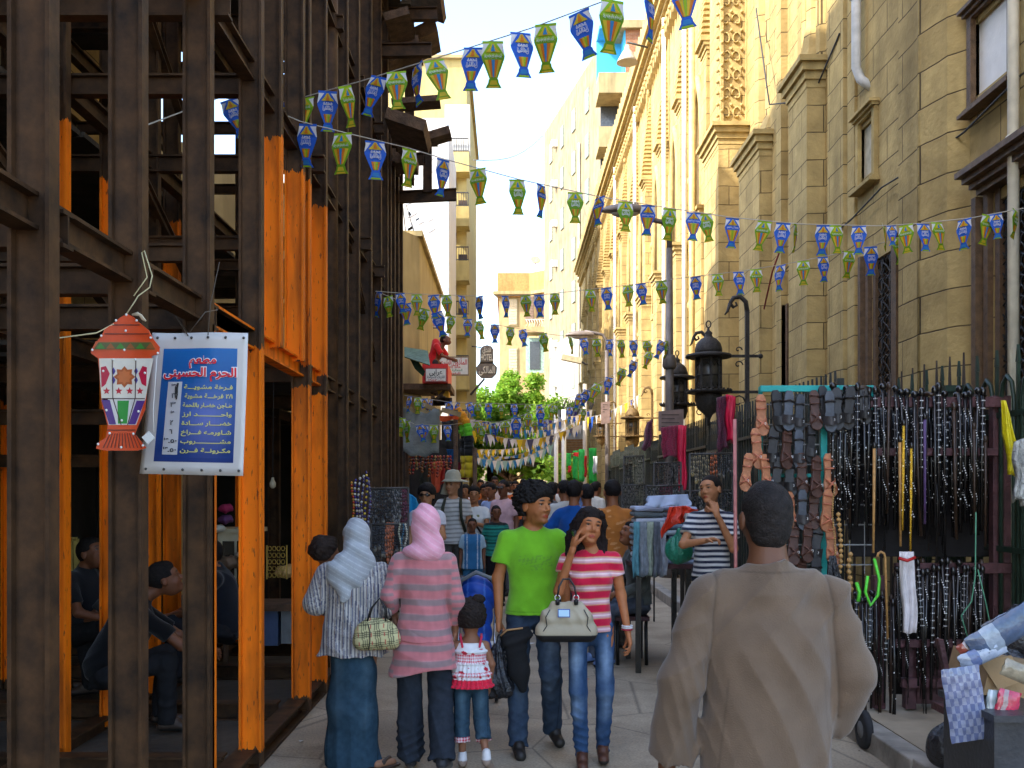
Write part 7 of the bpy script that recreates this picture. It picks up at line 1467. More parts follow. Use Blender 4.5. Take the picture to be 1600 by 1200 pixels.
# bottom right: cartons and packed clothes on a low trolley
CB = mat('cardboard', (.30, .19, .09), .85, nscale=6, nvar=.2); t = thing('cardboard_box', 'torn open cardboard box of packaged clothes at the right edge', 'box', P(1575, 1040, 4.7))
x0, _, z0 = P(1530, 1090, 4.7); x1, _, z1 = P(1640, 1035, 4.7); b = MB(); b.obox(((x0+x1)/2, 4.85, (z0+z1)/2), ((x1-x0)/2, .03, -.03), (0, .2, 0), (.02, 0, (z1-z0)/2)); b.build('carton', CB, t); b = MB(); b.prism([P(1532, 1034, 4.62), P(1580, 1024, 4.62), P(1604, 1062, 4.6), P(1560, 1078, 4.6)], (0, .006, .0)); b.build('flap', CB, t)
PLS = vcmat('plastic_wrap', .15, .5, 25, .3, 20, .7)
def packet(label, px, py, Y, w_, h_, d_, a, c, c2=None, group='packaged garments in the carton'):
    x, _, z = P(px, py, Y); t_ = thing('packaged_garment', label, 'packaged clothes', (x, Y, z), 0, group); b = MB(); b.col = c; ca, sa = math.cos(a), math.sin(a); n = 8; b.smooth = True
    for sg in (-1, 1):
        def fn(u, v):
            x_, z_ = (u-.5)*w_, (v-.5)*h_; th = d_*.5*(math.sin(math.pi*min(max(u, .001), .999))*math.sin(math.pi*min(max(v, .001), .999)))**.35*sg*-1+.006*math.sin(u*31+v*17)
            return (x+x_*ca-z_*sa, Y+th, z+x_*sa+z_*ca)
        if sg > 0: b.grid(fn, 10, 10)
        else: b.grid(lambda u, v: fn(1-u, v), 10, 10)
        if c2:
            for i in range(len(b.c)): 
                if (c2 == (.10, .12, .22) and ((i % 100)//10+i % 10) % 2 == 0) or (c2 != (.10, .12, .22) and (i % 100)//10 in (2, 3)): b.c[i] = c2
    b.build('packet', PLS, t_); return t_
packet('blue packaged shirt with a long pale edge on top of the carton', 1570, 985, 4.5, .36, .13, .06, .55, (.05, .08, .14), (.25, .30, .36)); packet('rust red packaged garment at the left end of the carton', 1524, 1008, 4.55, .16, .09, .06, .6, (.35, .08, .05), (.55, .5, .5)); packet('white and blue glossy packet under the rust red one', 1535, 1022, 4.5, .22, .08, .05, .45, (.30, .34, .42), (.10, .14, .28)); packet('dark navy packet at the very top of the carton', 1590, 968, 4.7, .34, .12, .06, .5, (.03, .035, .05), (.12, .16, .22)); packet('packet in blue and white check hanging below the carton', 1508, 1100, 4.4, .17, .33, .03, .15, (.20, .22, .30), (.10, .12, .22)); packet('crimson packaged garment below the carton flap', 1572, 1108, 4.4, .10, .17, .04, -.25, (.45, .03, .07), (.35, .25, .25)); packet('grey striped narrow packet beside the crimson one', 1548, 1120, 4.42, .05, .24, .03, -.1, (.25, .30, .32), (.5, .52, .55)); packet('beige packet at the lower right edge', 1590, 1050, 4.4, .14, .08, .04, -.4, (.26, .22, .15))
for px, py, Y, rx_, rz_, sd, lab in ((1490, 1165, 5.5, .15, .17, 3, 'knotted black rubbish bag left of the grey crate'), (1592, 990, 5.1, .16, .13, 5, 'shiny black bag at the right edge above the carton'), (1528, 1150, 5.6, .16, .20, 7, 'black bag squeezed behind the checked packet'), (1560, 1050, 5.1, .20, .22, 9, 'large black bag behind the torn carton')): bag3(lab, px, py, Y, rx_, rz_, PLB, sd)
t = thing('trolley', 'low wooden trolley under the black bags at the right edge', 'trolley', (2.75, 5.15, .13)); b = MB(); b.box(2.3, 3.1, 4.88, 5.42, .53, .57); b.build('trolley_top', PW, t)
for x_ in (2.56, 3.05):
    for y_ in (4.92, 5.38): b = MB(); b.box(x_-.02, x_+.02, y_-.02, y_+.02, .135, .53); b.build('leg', PW, t)
t = thing('rubbish_bin', 'dark grey plastic crate under the cartons at the right edge', 'crate', P(1580, 1200, 4.35)); x0 = rx(1545, 4.35); x1 = rx(1650, 4.35); b = MB(); b.prism([(x0, 4.3, .3), (x1, 4.3, .3), (x1, 4.8, .3), (x0, 4.8, .3)], (.0, 0, .42)); b.box(x0-.015, x1, 4.27, 4.83, .72, .75); b.build('crate', mat('bin_plastic', (.035, .036, .04), .4, nvar=.2), t); b = MB()
for lx, ly in ((x0+.05, 4.35), (x0+.05, 4.75), (x1-.05, 4.35), (x1-.05, 4.75)): b.box(lx-.02, lx+.02, ly-.02, ly+.02, .0, .3)
b.build('leg', mat('bin_plastic', (.035, .036, .04), .4, nvar=.2), t)
b = MB(); b.obox((rx(1500, 4.8), 4.8, .5), (.012, 0, .0), (0, .02, 0), (-.10, 0, .5)); tag(b.build('wooden_prop', PW), 'slanting brown timber prop under the packaged clothes', 'timber')
YP = mat('yellow_plastic', (.62, .52, .01), .3, nvar=.2, bump=.5); cloth('yellow plastic sheet hanging at the right edge of the frame', 'plastic_sheet', 'plastic sheet', [(1566, 625), (1572, 627), (1600, 740), (1576, 745)], 6.3, YP, 8, amp=.03, fr_=7)
cloth('crumpled clear plastic bag at the right edge below the yellow sheet', 'plastic_sheet', 'plastic sheet', [(1585, 690), (1612, 680), (1615, 790), (1582, 780)], 6.1, mat('clear_plastic', (.42, .42, .38), .15, nscale=15, nvar=.4, bump=1, spec=.8), 9, amp=.05, fr_=16)
# ---------------- mid-distance clothes table, bench and hanging goods
t = thing('clothes_table', 'trestle table piled with folded shirts beside the striped t-shirt man', 'table', P(1030, 950, 9.3)); Yt = 9.3; x0, x1 = rx(990, Yt), rx(1085, Yt); b = MB(); b.box(x0, x1, Yt, Yt+.9, .98, 1.02); b.build('table_top', PW, t)
for lx, ly in ((x0+.05, Yt+.05), (x1-.05, Yt+.05), (x0+.05, Yt+.85), (x1-.05, Yt+.85)): b = MB(); b.box(lx-.025, lx+.025, ly-.025, ly+.025, 0, .98); b.build('leg', BLK, t)
cl = [(.28, .34, .46), (.50, .52, .55), (.16, .22, .32), (.55, .50, .42), (.10, .13, .18), (.40, .46, .50), (.22, .30, .38), (.48, .50, .58), (.12, .14, .15), (.38, .42, .55)]
nm_ = ['blue-grey', 'pale grey', 'navy blue', 'beige', 'black-blue', 'light grey', 'steel blue', 'off-white', 'charcoal', 'sky blue']
for k in range(20):
    c = cl[k % 10]; col_ = k//10; z = 1.02+.055*(k % 10); xx = x0+.16+col_*.30; w_ = .14; t_ = thing('folded_shirt', f'{nm_[k % 10]} folded shirt in the {"left" if col_ == 0 else "right"} pile on the trestle table', 'folded shirt', (xx, Yt+.2, z), 0, 'folded shirts on the trestle table'); b = MB(); b.col = c; o_ = rnd.uniform(-.02, .02); b.obox((xx+o_, Yt+.22, z+.024), (w_, rnd.uniform(-.01, .01), rnd.uniform(-.006, .006)), (0, .18, 0), (0, 0, .023)); b.build('cloth', vcmat('cloth', .9), t_, bevel=.018)
for k, (px, w_, c, lab) in enumerate(((990, 10, (.10, .26, .30), 'teal'), (1000, 10, (.20, .22, .24), 'grey'), (1011, 11, (.30, .33, .25), 'olive grey'), (1022, 9, (.12, .13, .15), 'charcoal'), (1031, 9, (.34, .36, .40), 'silver grey'))):
    cloth(f'{lab} garment hanging down the front of the trestle table', 'hanging_garment', 'garment', [(px, 815), (px+w_, 815), (px+w_+2, 900), (px-2, 902)], 9.22-.02*(k % 2), mat('g_'+lab.replace(' ', '_'), c, .9, nscale=20, nvar=.3), k, 6, 10, .03, 9)
cloth('pale blue shirt spread over the top of the folded piles', 'spread_shirt', 'shirt', [(1012, 775), (1075, 772), (1080, 790), (1008, 792)], 9.2, mat('pale_blue_cloth', (.45, .52, .68), .8, nvar=.15), 4, amp=.03)
RB = mat('red_plastic', (.62, .04, .015), .3, nscale=9, nvar=.3, bump=.7); cloth('orange-red plastic bag on the trestle table', 'plastic_bag', 'bag', [(1046, 792), (1072, 790), (1086, 800), (1030, 838)], 8.9, RB, 6, amp=.06, fr_=11); cloth('clear plastic packet beside the orange-red bag', 'plastic_bag', 'bag', [(1070, 802), (1098, 800), (1100, 825), (1068, 825)], 8.85, mat('clear_plastic', (.42, .42, .38), .15, nscale=15, nvar=.4, bump=1, spec=.8), 16, amp=.04, fr_=13)
bag3('green plastic bag hanging from the trestle table', 1061, 858, 8.8, .12, .16, mat('green_plastic', (.02, .20, .12), .3, nscale=9, nvar=.3, bump=.5), 3)
t = thing('bench', 'dark iron-legged bench where the grey jacket man sits', 'bench', P(990, 930, 9.9)); Yb = 9.7; b = MB(); b.box(rx(962, Yb), rx(1015, Yb), Yb, Yb+.5, .44, .48); b.build('seat', PW, t)
for px in (966, 1011): b = MB(); b.tube([(rx(px, Yb), Yb+.05, 0), (rx(px, Yb), Yb+.08, .38), (rx(px, Yb)+.03, Yb+.25, .44), (rx(px, Yb), Yb+.42, .38), (rx(px, Yb), Yb+.45, 0)], .018, 6); b.build('leg', IRON, t)
# shiny scarves hung on the fence
SM1 = mat('magenta_sequin', (.30, .01, .05), .3, nscale=60, nvar=.6, bump=.8, spec=.7); SM2 = mat('bright_crimson', (.62, .01, .05), .5, nscale=10, nvar=.15); SM3 = mat('plum_sequin', (.13, .012, .04), .3, nscale=60, nvar=.7, bump=.8, spec=.7)
for cr, Y, m, lab in (([(1120, 622), (1136, 617), (1138, 700), (1122, 705)], 10.9, SM3, 'plum sequinned scarf nearest the teal rack'), ([(1136, 616), (1148, 620), (1147, 690), (1137, 690)], 10.8, SM2, 'bright crimson edge cloth nearest the teal rack'), ([(1033, 668), (1060, 664), (1062, 712), (1036, 716)], 12.5, SM1, 'magenta sequinned scarf below the notice board'), ([(1060, 664), (1072, 665), (1070, 772), (1062, 770)], 12.4, SM2, 'long crimson scarf right of the magenta one'), ([(1012, 660), (1019, 655), (1016, 700), (1004, 704)], 14.0, SM3, 'dark plum scarf left of the magenta one')):
    cloth(lab, 'scarf', 'scarf', cr, Y, m, int(cr[0][0]), 8, 12, .05, 8, .03)
RLM = mat('chrome_rail', (.6, .6, .62), .25, metal=.8, nvar=.1, bump=0)
pk = thing('awning_pole', 'pink painted pole standing beside the striped t-shirt man', 'pole', (rx(1148, 7.7), 7.7, 0)); b = MB(); b.tube([(rx(1151, 7.7), 7.7, 0), (rx(1148, 7.7), 7.7, ZY(655, 7.7))], .014, 8); b.build('tube', mat('pink_paint', (.60, .22, .20), .5), pk)
NC = [[(.012, .011, .012)]*3+[(.10, .09, .08)], [(.30, .24, .14), (.12, .10, .07)], [(.42, .10, .03), (.15, .05, .02)], [(.012, .012, .014), (.02, .02, .022)], [(.10, .012, .03), (.05, .01, .02)], [(.16, .15, .14), (.03, .03, .03), (.02, .02, .02)]]
ND = ['black beads', 'pale bronze beads', 'orange beads', 'jet black beads', 'dark red beads', 'silver and black beads']
def neck_rack(label, px0, px1, py, Y, drop, kinds, gl, rows=1, gap=60, n=None):
    t_ = thing('necklace_rail', label, 'rail', P((px0+px1)/2, py, Y)); b = MB(); b.tube([P(px0, py+2, Y), P(px1, py, Y)], .009, 6); b.build('rail', RAIL, t_)
    for q in (px0, px1): b = MB(); b.tube([P(q, py, Y), (P(q, py, Y)[0], Y, .13)], .010, 6); b.build('post', RAIL, t_)
    n = n or int((px1-px0)/(F/Y*.035))
    for k in range(n):
        kd = kinds[k*len(kinds)//n]; px = px0+(px1-px0)*(k+.5)/n+rnd.uniform(-.6, .6); x, _, z = P(px, py+1, Y); nk = thing('necklace', ND[kd]+' necklace on '+gl, 'necklace', (x, Y, z), 0, 'necklaces on '+gl); b = MB(); m_ = 26; dl = drop*rnd.uniform(.5, 1.15); cs = NC[kd]
        b.col = cs[0]; b.tube([(x+.012*math.sin(j*.5236), Y+.014*math.cos(j*.5236), z-dl*.5+dl*.5*math.cos(j*.5236)) for j in range(12)], .002, 4, closed=True)
        for j in range(m_):
            a = 2*math.pi*j/m_; b.col = cs[(j+k) % len(cs)]; b.ball((x+.012*math.sin(a), Y+.014*math.cos(a), z-dl*.5+dl*.5*math.cos(a)), .0075 if kd != 2 else .010, 5, (1, 1, 1.8))
        if kd in (1, 5, 3): b.col = (.16, .14, .11) if kd != 1 else (.3, .22, .09); b.ball((x, Y-.014, z-dl-.012), .018, 6, (1, .3, 1.4))
        b.build('beads', vcmat('glazed_beads', .25, 0, nvar=.1, spec=.6), nk)
neck_rack('chrome rail of bead necklaces left of the pink pole', 1078, 1146, 708, 9.6, .34, (1, 1, 2, 3, 0), 'the rail left of the pink pole'); neck_rack('lower rail of dark necklaces behind the striped t-shirt man', 1068, 1150, 766, 9.8, .30, (0, 5, 3, 0), 'the lower rail behind the striped man')
neck_rack('far rail of black necklaces on the fence by the plum scarf', 975, 1006, 712, 14, .55, (3, 5), 'the far fence rail'); neck_rack('rail of black necklaces under the magenta scarf', 1022, 1064, 722, 12, .42, (3, 0, 5), 'the rail under the magenta scarf'); neck_rack('low rail of silver and black necklaces beside the folded shirts', 1010, 1066, 758, 11.6, .30, (5, 4, 5), 'the low rail beside the folded shirts'); neck_rack('low far rail of black necklaces by the orange shirt man', 972, 1010, 757, 13.2, .45, (5, 3), 'the low far rail')
# far right shops: green panels, red cloths, roller shutter, poles
t = thing('shutter_shop', 'shop with a brown roller shutter at the far right corner of the street', 'shop', P(888, 740, 62)); x0, _, z1 = P(868, 686, 56); x1, _, z0 = P(906, 731, 56); b = MB()
for k in range(12): b.box(x0, x1+.8, 55.9, 56.0-.03*(k % 2), z0+(z1-z0)*k/12, z0+(z1-z0)*(k+.9)/12)
b.build('roller_shutter', mat('brown_rollershutter', (.34, .16, .05), .6), t); b = MB(); b.box(x0-.3, x1+1.2, 56.01, 58, 0, ZY(640, 56)); b.build('wall', GR, t)
for px, Y, y0, lab in ((881, 30, 640, 'thin white pole, the right one of two by the roller shutter'), (869, 34, 648, 'thin white pole, the left one of two by the roller shutter'), (914, 33, 600, 'thin grey pole at the corner of the grey building')):
    o_ = thing('white_pole', lab, 'pole', (rx(px, Y), Y, 0)); b = MB(); b.tube([(rx(px, Y), Y, 0), (rx(px, Y), Y, ZY(y0, Y))], .07, 8); b.build('tube', WHT if px != 914 else GR, o_)
for k, (px, Y, w_, y0, y1, c, lab) in enumerate(((899, 34, 8, 704, 750, (.02, .35, .06), 'bright green cloth panel'), (909, 30, 9, 702, 752, (.03, .42, .08), 'lime green cloth panel'), (926, 24, 12, 700, 756, (.02, .35, .05), 'vivid green board'), (915, 27, 3, 712, 745, (.45, .01, .01), 'narrow dark red cloth'), (903, 33, 14, 707, 713, (.6, .02, .02), 'red fringe valance'), (890, 33, 4, 728, 738, (.6, .02, .03), 'small red ball-like bag'), (930, 23, 6, 713, 740, (.6, .6, .58), 'white shirt on a hanger'), (887, 36, 10, 708, 728, (.03, .4, .08), 'small green awning strip'))):
    cloth(f'{lab} hanging at the far right stalls', 'hanging_cloth', 'cloth', [(px-w_/2, y0), (px+w_/2, y0), (px+w_/2, y1), (px-w_/2, y1)], Y, mat('fc%d' % k, c, .8, nvar=.2), k, 5, 8, .05, 7, .02)
# ================================================================ LEFT STALL AND SHOPFRONTS
t = thing('tarpaulin_stall', 'street stall under a sagging grey tarpaulin just past the steel frame', 'market stall', P(680, 765, 16)); Ys = 15.2
b = MB(); b.smooth = True; c0, c1 = Vector(P(634, 640, Ys)), Vector(P(690, 640, Ys)); b.grid(lambda u, v: c0.lerp(c1, v)+Vector((0, -.02+.05*math.sin(v*5+u*3)+.25*(1-u), -.66*u-.08*math.sin(v*3.1)+.02*math.sin(v*17)))-Vector((0, .6, 0)), 10, 12); b.build('tarpaulin', mat('grey_tarp', (.17, .175, .155), .8, nscale=5, nvar=.25, bump=.5, stains=.4), t, solid=.01)
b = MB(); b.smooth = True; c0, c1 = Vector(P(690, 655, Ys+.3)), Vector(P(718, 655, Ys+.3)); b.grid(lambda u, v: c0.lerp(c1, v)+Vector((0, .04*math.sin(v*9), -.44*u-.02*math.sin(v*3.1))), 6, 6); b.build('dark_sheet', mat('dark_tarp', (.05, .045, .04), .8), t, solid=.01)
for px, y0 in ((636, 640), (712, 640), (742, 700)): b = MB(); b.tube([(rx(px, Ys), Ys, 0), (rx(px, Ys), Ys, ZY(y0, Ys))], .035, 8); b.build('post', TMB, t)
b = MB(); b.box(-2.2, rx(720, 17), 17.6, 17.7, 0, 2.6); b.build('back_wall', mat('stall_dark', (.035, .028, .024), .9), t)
for k, (a, c) in enumerate((((633, 632), (650, 645)), ((650, 640), (684, 650)), ((660, 630), (690, 646)), ((676, 645), (688, 664)), ((640, 690), (660, 665)), ((690, 640), (720, 648)))): b = MB(); b.bar(P(*a, Ys-.3), P(*c, Ys-.3), .05, .07); b.build('roof_stick', mat('pale_timber', (.35, .24, .12), .9, nvar=.3), t)
for k in range(9): b = MB(); b.bar(P(676+k*3.4, 618+rnd.uniform(-2, 5), 20), P(678+k*3.2, 634, 20), .05, .08); b.build('roof_slat', TMB, t)
gs = [(.45, .10, .02), (.40, .02, .02), (.55, .30, .08), (.30, .05, .03), (.50, .15, .04), (.20, .02, .03)]; gn = ['orange', 'red', 'amber', 'brick red', 'rust orange', 'maroon']
for k in range(14):
    px = 641+k*4.8; c = gs[k % 6]; beads(f'{gn[k % 6]} bead garland hanging under the grey tarpaulin', px, 711, 711+rnd.uniform(18, 36), 15.0+.1*(k % 3), .022, None, group='garlands under the grey tarpaulin', name='garland', cat='garland', cols=[c, tuple(v*.5 for v in c)])
for cr, Y, c, lab, nm in (([(672, 722), (690, 720), (686, 768), (676, 770)], 15.6, (.70, .10, .04), 'coral orange dress hanging in the stall', 'dress'), ([(688, 720), (695, 720), (694, 756), (688, 756)], 15.7, (.45, .03, .02), 'narrow red cloth beside the coral dress', 'scarf'), ([(655, 722), (672, 722), (670, 762), (656, 762)], 15.9, (.05, .05, .035), 'dark olive garment hanging in the stall', 'garment'), ([(716, 722), (732, 722), (732, 748), (716, 748)], 15.9, (.18, .01, .03), 'maroon cloth hanging behind the sun hat man', 'scarf'), ([(698, 702), (714, 702), (712, 724), (700, 720)], 16.2, (.01, .10, .30), 'deep blue plastic sheet at the back of the stall', 'sheet'), ([(638, 770), (650, 778), (657, 800), (638, 800)], 12.5, (.02, .32, .60), 'sky blue plastic sheet beside the pink headscarf', 'sheet'), ([(681, 650), (716, 650), (716, 657), (681, 657)], 15.0, (.75, .10, .02), 'orange-red valance of the stall', 'valance')):
    cloth(lab, 'hanging_'+nm, nm, cr, Y, mat('st_'+lab[:9].replace(' ', '_'), c, .8, nscale=10, nvar=.2), int(cr[0][0]), 8, 10, .04, 8, .01)
arch = [(712, 640), (722, 650), (729, 662), (732, 680), (733, 700), (733, 745)]; cs = [(.75, .30, .02), (.78, .32, .02), (.75, .28, .02), (.15, .55, .03), (.02, .02, .02), (.60, .42, .02)]
t = thing('fabric_arch', 'orange, green, black and yellow cloth draped down the end of the stall', 'fabric', P(725, 660, 15.4)); b = MB(); b.smooth = True
for i in range(5):
    (ax_, ay), (bx_, by) = arch[i], arch[i+1]; b.col = cs[i+1] if i > 1 else cs[0]
    for j in range(4):
        u0, u1 = j/4, (j+1)/4
        if i == 4: b.col = (.02, .02, .02) if j == 0 else (.60, .42, .02)
        q0, q1 = Vector(P(ax_+(bx_-ax_)*u0, ay+(by-ay)*u0, 15.4)), Vector(P(ax_+(bx_-ax_)*u1, ay+(by-ay)*u1+1, 15.4)); w_ = .075+.012*math.sin(j*2.3+i*1.7)
        b.tube([q0, q1], [w_, .075+.012*math.sin((j+1)*2.3+i*1.7)], 10); b.tube([q0+Vector((-.07, .06, 0)), q1+Vector((-.07, .06, 0))], w_*.9, 8)
b.build('cloth', CLOTH, t)
b = MB(); b.tube([P(741, 700, 15.5), P(743, 800, 15.5)], .02, 6); tag(b.build('banded_pole', mat('white_red_pole', (.55, .35, .34), .5)), 'thin pale pole at the right end of the tarpaulin stall', 'pole')
# strings of blue and gold beads tied to the steel frame, and a necklace rail in front
for k in range(6): beads(['gold and red bead string, leftmost of the strings on the frame', 'second bead string from the left, blue and white', 'third bead string on the frame, white and dark blue', 'fourth bead string on the frame, white and navy', 'longest navy and gold bead string on the frame', 'rightmost navy bead string on the frame'][k], 551+k*5.2, (752, 748, 745, 742, 736, 746)[k], 822, 9.0-.05*k, .012, None, cols=[[(.60, .28, .02), (.45, .03, .01)], [(.03, .03, .20), (.6, .58, .5)], [(.6, .58, .5), (.02, .02, .12)], [(.55, .55, .5), (.03, .03, .15), (.03, .03, .15)], [(.02, .02, .12), (.6, .42, .05)], [(.03, .02, .12), (.2, .2, .25)]][k])
neck_rack('upper rail of dark necklaces in front of the steel frame', 577, 638, 762, 8.9, .42, (0, 3, 0, 5, 4), 'the upper left rail', n=26); neck_rack('lower rail of dark and coloured necklaces in front of the steel frame', 580, 636, 818, 8.7, .38, (3, 3, 2, 3, 5), 'the lower left rail', n=24)
for k, (px, c) in enumerate(((625, (.5, .5, .35)), (629, (.04, .14, .22)), (634, (.55, .52, .42)))): beads(('pale yellow', 'blue', 'cream')[k]+' bead strand at the right end of the lower left rail', px, 818, 862, 8.6, .010, None, cols=[c, tuple(v*.7 for v in c)])
# awning, signs
t = thing('striped_awning', 'green corrugated awning slanting over the shopfront on the left', 'awning', P(650, 560, 20)); b = MB(); A0_, A1_, A2_, A3_ = [Vector(P(*q)) for q in ((632, 544, 20), (668, 549, 19.6), (672, 571, 18.6), (632, 558, 18.9))]
for k in range(12): u0, u1 = k/12, (k+1)/12; b.poly([A0_.lerp(A3_, u0)+Vector((0, 0, .03*(k % 2))), A1_.lerp(A2_, u0)+Vector((0, 0, .03*(k % 2))), A1_.lerp(A2_, u1)-Vector((0, 0, .0)), A0_.lerp(A3_, u1)])
b.build('sheet', mat('green_awning', (.09, .14, .09), .6, nvar=.3), t, solid=.02); b = MB(); b.prism([P(640, 560, 19), P(652, 562, 19), P(664, 580, 19), P(661, 588, 19), P(648, 576, 19)], (0, .05, 0)); b.build('drape', mat('dark_green_cloth', (.02, .05, .03), .8), t)
def sign(label, name, px0, px1, py0, py1, Y, bg_, frame, lines, yaw=0, d=.06, group=None):
    x0, _, z1 = P(px0, py0, Y); x1, _, z0 = P(px1, py1, Y); t_ = thing(name, label, 'sign', ((x0+x1)/2, Y, (z0+z1)/2)); b = MB(); b.box(x0, x1, Y, Y+d, z0, z1); b.build('frame', mat('sf_%d' % int(px0), frame, .6), t_)
    b = MB(); e = (z1-z0)*.07; b.box(x0+e, x1-e, Y-.006, Y+.01, z0+e, z1-e); b.build('board', mat('sb_%d' % int(px0), bg_, .5, nvar=.08), t_); H_ = z1-z0
    for s_, v, sz, c, wd in lines: b = MB(); b.col = c; put_text(b, s_, ((x0+x1)/2, Y-.010, z1-H_*v), (1, 0, 0), (0, 0, 1), H_*sz, .02, (x1-x0)*wd, not s_.isascii()); b.build('lettering', vcmat('sign_ink', .6, 0, nvar=.05), t_)
    return t_
RED_ = (.55, .02, .02); BKI = (.03, .03, .03)
sign('white framed sign with large red Arabic words and small lines, beside the tower balconies', 'shop_sign', 680, 733, 557, 587, 24, (.72, .68, .60), (.25, .18, .10), [('المأذون الشرعى', .42, .36, RED_, .88), ('خالد العربى', .60, .2, RED_, .5), ('الجمالية القاهرة', .76, .16, (.10, .25, .10), .6), ('تليفون ٠١٢', .91, .14, RED_, .5)])
sign('white sign with black Arabic lettering on a red box under the man in red', 'shop_sign', 664, 698, 575, 597, 20.5, (.70, .66, .58), (.30, .05, .04), [('عرابى', .46, .5, BKI, .6), ('الكرنك للسياحة', .72, .24, BKI, .8), ('ت ٢٥٩١', .92, .18, RED_, .7)])
x0, _, z1 = P(660, 569, 20.6); x1, _, z0 = P(700, 600, 20.6); b = MB(); b.box(x0, x1, 20.58, 21.9, z0+.02, z1); b.box(x0, x1, 20.56, 20.60, z1-.08, z1); o_ = tag(b.build('red_box', mat('red_box_paint', (.62, .02, .015), .5, nvar=.1)), 'bright red painted box that the white black-lettered sign hangs on', 'box')
b = MB(); b.box(-2.4, x1+.05, 20.7, 22.2, z0-.1, z0+.02); b.bar((x1-.1, 21, z0-.1), (-2.2, 21, z0-1.0), .06, .06); tag(b.build('ledge', TMB), 'timber ledge that carries the red box and the man in red', 'ledge')
sign('small white framed sign under the bunting left of the tower', 'shop_sign', 663, 688, 492, 513, 26, (.66, .60, .50), (.20, .15, .12), [('لوكاندة', .42, .36, BKI, .7), ('الحسين', .80, .36, RED_, .7)])
b = MB(); b.prism([P(680, 598, 21), P(700, 598, 21), P(702, 632, 21), P(688, 628, 21)], (0, .6, 0)); tag(b.build('yellow_canopy', mat('ochre_canvas', (.60, .33, .03), .8, nvar=.2)), 'ochre yellow canvas hanging below the red box', 'canopy')
# hotel sign hanging on an arm
Yh = 32; t = thing('hotel_sign', 'old carved hanging sign reading HOTEL with an octagonal lower board', 'sign', P(760, 565, Yh)); HS = mat('sign_stone', (.17, .14, .11), .8, nscale=8, nvar=.25); HE = mat('sign_letters', (.66, .60, .46), .7)
b = MB(); b.prism([P(x, y, Yh) for x, y in ((750, 546), (754, 541), (761, 539), (768, 541), (771, 546), (771, 568), (750, 568))], (0, .08, 0)); b.build('upper_board', HS, t); b = MB(); b.prism([P(x, y, Yh) for x, y in ((744, 574), (750, 566), (770, 566), (777, 574), (776, 584), (769, 591), (752, 591), (745, 584))], (0, .08, 0)); b.build('lower_board', HS, t)
sc_ = Yh/F
for s_, px, py, h_, w_, ar in (('HOTEL', 760.5, 563, 11, 19, False), ('فندق', 760.5, 550, 9, 13, True), ('المالكى', 760.5, 583, 12, 25, True)): b = MB(); put_text(b, s_, P(px, py, Yh-.02), (1, 0, 0), (0, 0, 1), h_*sc_*1.25, .02, w_*sc_, ar); b.build('lettering', HE, t, solid=.02)
b = MB(); b.tube([P(735, 617, Yh), P(757, 592, Yh)], .04, 6); b.build('arm', RAIL, t); b = MB(); b.tube([P(737, 541, Yh), P(752, 543, Yh)], .02, 5); b.build('arm', RAIL, t)
x, Y, z = P(904, 563, 26); t = thing('flood_lamp', 'cream box-shaped flood lamp on an arm by the grey building', 'lamp', (x, Y, z)); b = MB(); b.obox((x-.18, Y, z+.03), (.26, 0, -.055), (0, .1, 0), (.015, 0, .07)); b.build('housing', mat('cream_metal', (.50, .42, .26), .5), t); b = MB(); b.tube([(x+.05, Y, z-.02), (x+.18, Y, z-.1), (x+.24, Y, z-.1)], .025, 6); b.build('arm', RAIL, t)
# ================================================================ TREE
def tree(label, x, Y, z0, z1, rxy, n, seed, ls=1):
    r_ = random.Random(seed); t_ = thing('street_tree', label, 'tree', (x, Y, 0)); b = MB(); zt = z0+.5; b.tube([(x, Y, 0), (x+.1, Y, z0*.5), (x-.05, Y, zt)], [.28, .2, .15], 8)
    cl_ = []
    for k in range(26):
        a = r_.uniform(0, 6.28); rr = rxy*math.sqrt(r_.random())*.85; zz = z0+(z1-z0)*r_.uniform(.05, .92); cx, cy = x+rr*math.cos(a), Y+rr*math.sin(a)*.6; cl_.append((cx, cy, zz, r_.uniform(.5, .95)))
        if k % 2 == 0: b.tube([(x, Y, zt-.3), ((x+cx)/2, (Y+cy)/2, (zt+zz)/2-.2), (cx, cy, zz)], [.10, .06, .025], 5)
    b.build('trunk', TMB, t_); b = MB()
    for k in range(n):
        cx, cy, cz, cr = r_.choice(cl_); u = Vector((r_.gauss(0, 1), r_.gauss(0, 1), r_.gauss(0, 1))).normalized()*cr*r_.uniform(.3, 1.05); q = Vector((cx, cy, cz))+u*Vector((1, 1, .8)).length/1.6; s_ = r_.uniform(.07, .14)*ls
        d1 = Vector((r_.gauss(0, 1), r_.gauss(0, 1), r_.gauss(0, .6))).normalized()*s_; d2 = d1.cross(Vector((r_.gauss(0, 1), r_.gauss(0, 1), r_.gauss(0, 1)))).normalized()*s_*.55
        g = r_.uniform(.7, 1.3); b.col = (.17*g, .33*g, .03*g) if r_.random() < .7 else (.27*g, .40*g, .04*g); b.poly([q-d1, q+d2, q+d1, q-d2])
    b.build('crown', vcmat('leaf', .6, 0, nvar=.2, nscale=3, spec=.3, trans=.45), t_)
tree('bright green leafy tree closing the street below the tan house', .2, 70, 4.6, 10.0, 3.0, 17000, 3, 1.25)
tree('lower green tree just right of the tallest bright one', 3.0, 66, 3.8, 7.6, 1.9, 8000, 5, 1.3)
tree('low dark tree crown at the left end behind the pennants', -1.1, 56, 3.8, 6.0, 1.6, 7000, 8, 1.5)
tree('large tree crown added behind the others to darken the end of the street', 0, 70, 2.2, 6.2, 4.0, 14000, 14, 2.0)  # extra low crown stands in for the deep shade under the tree
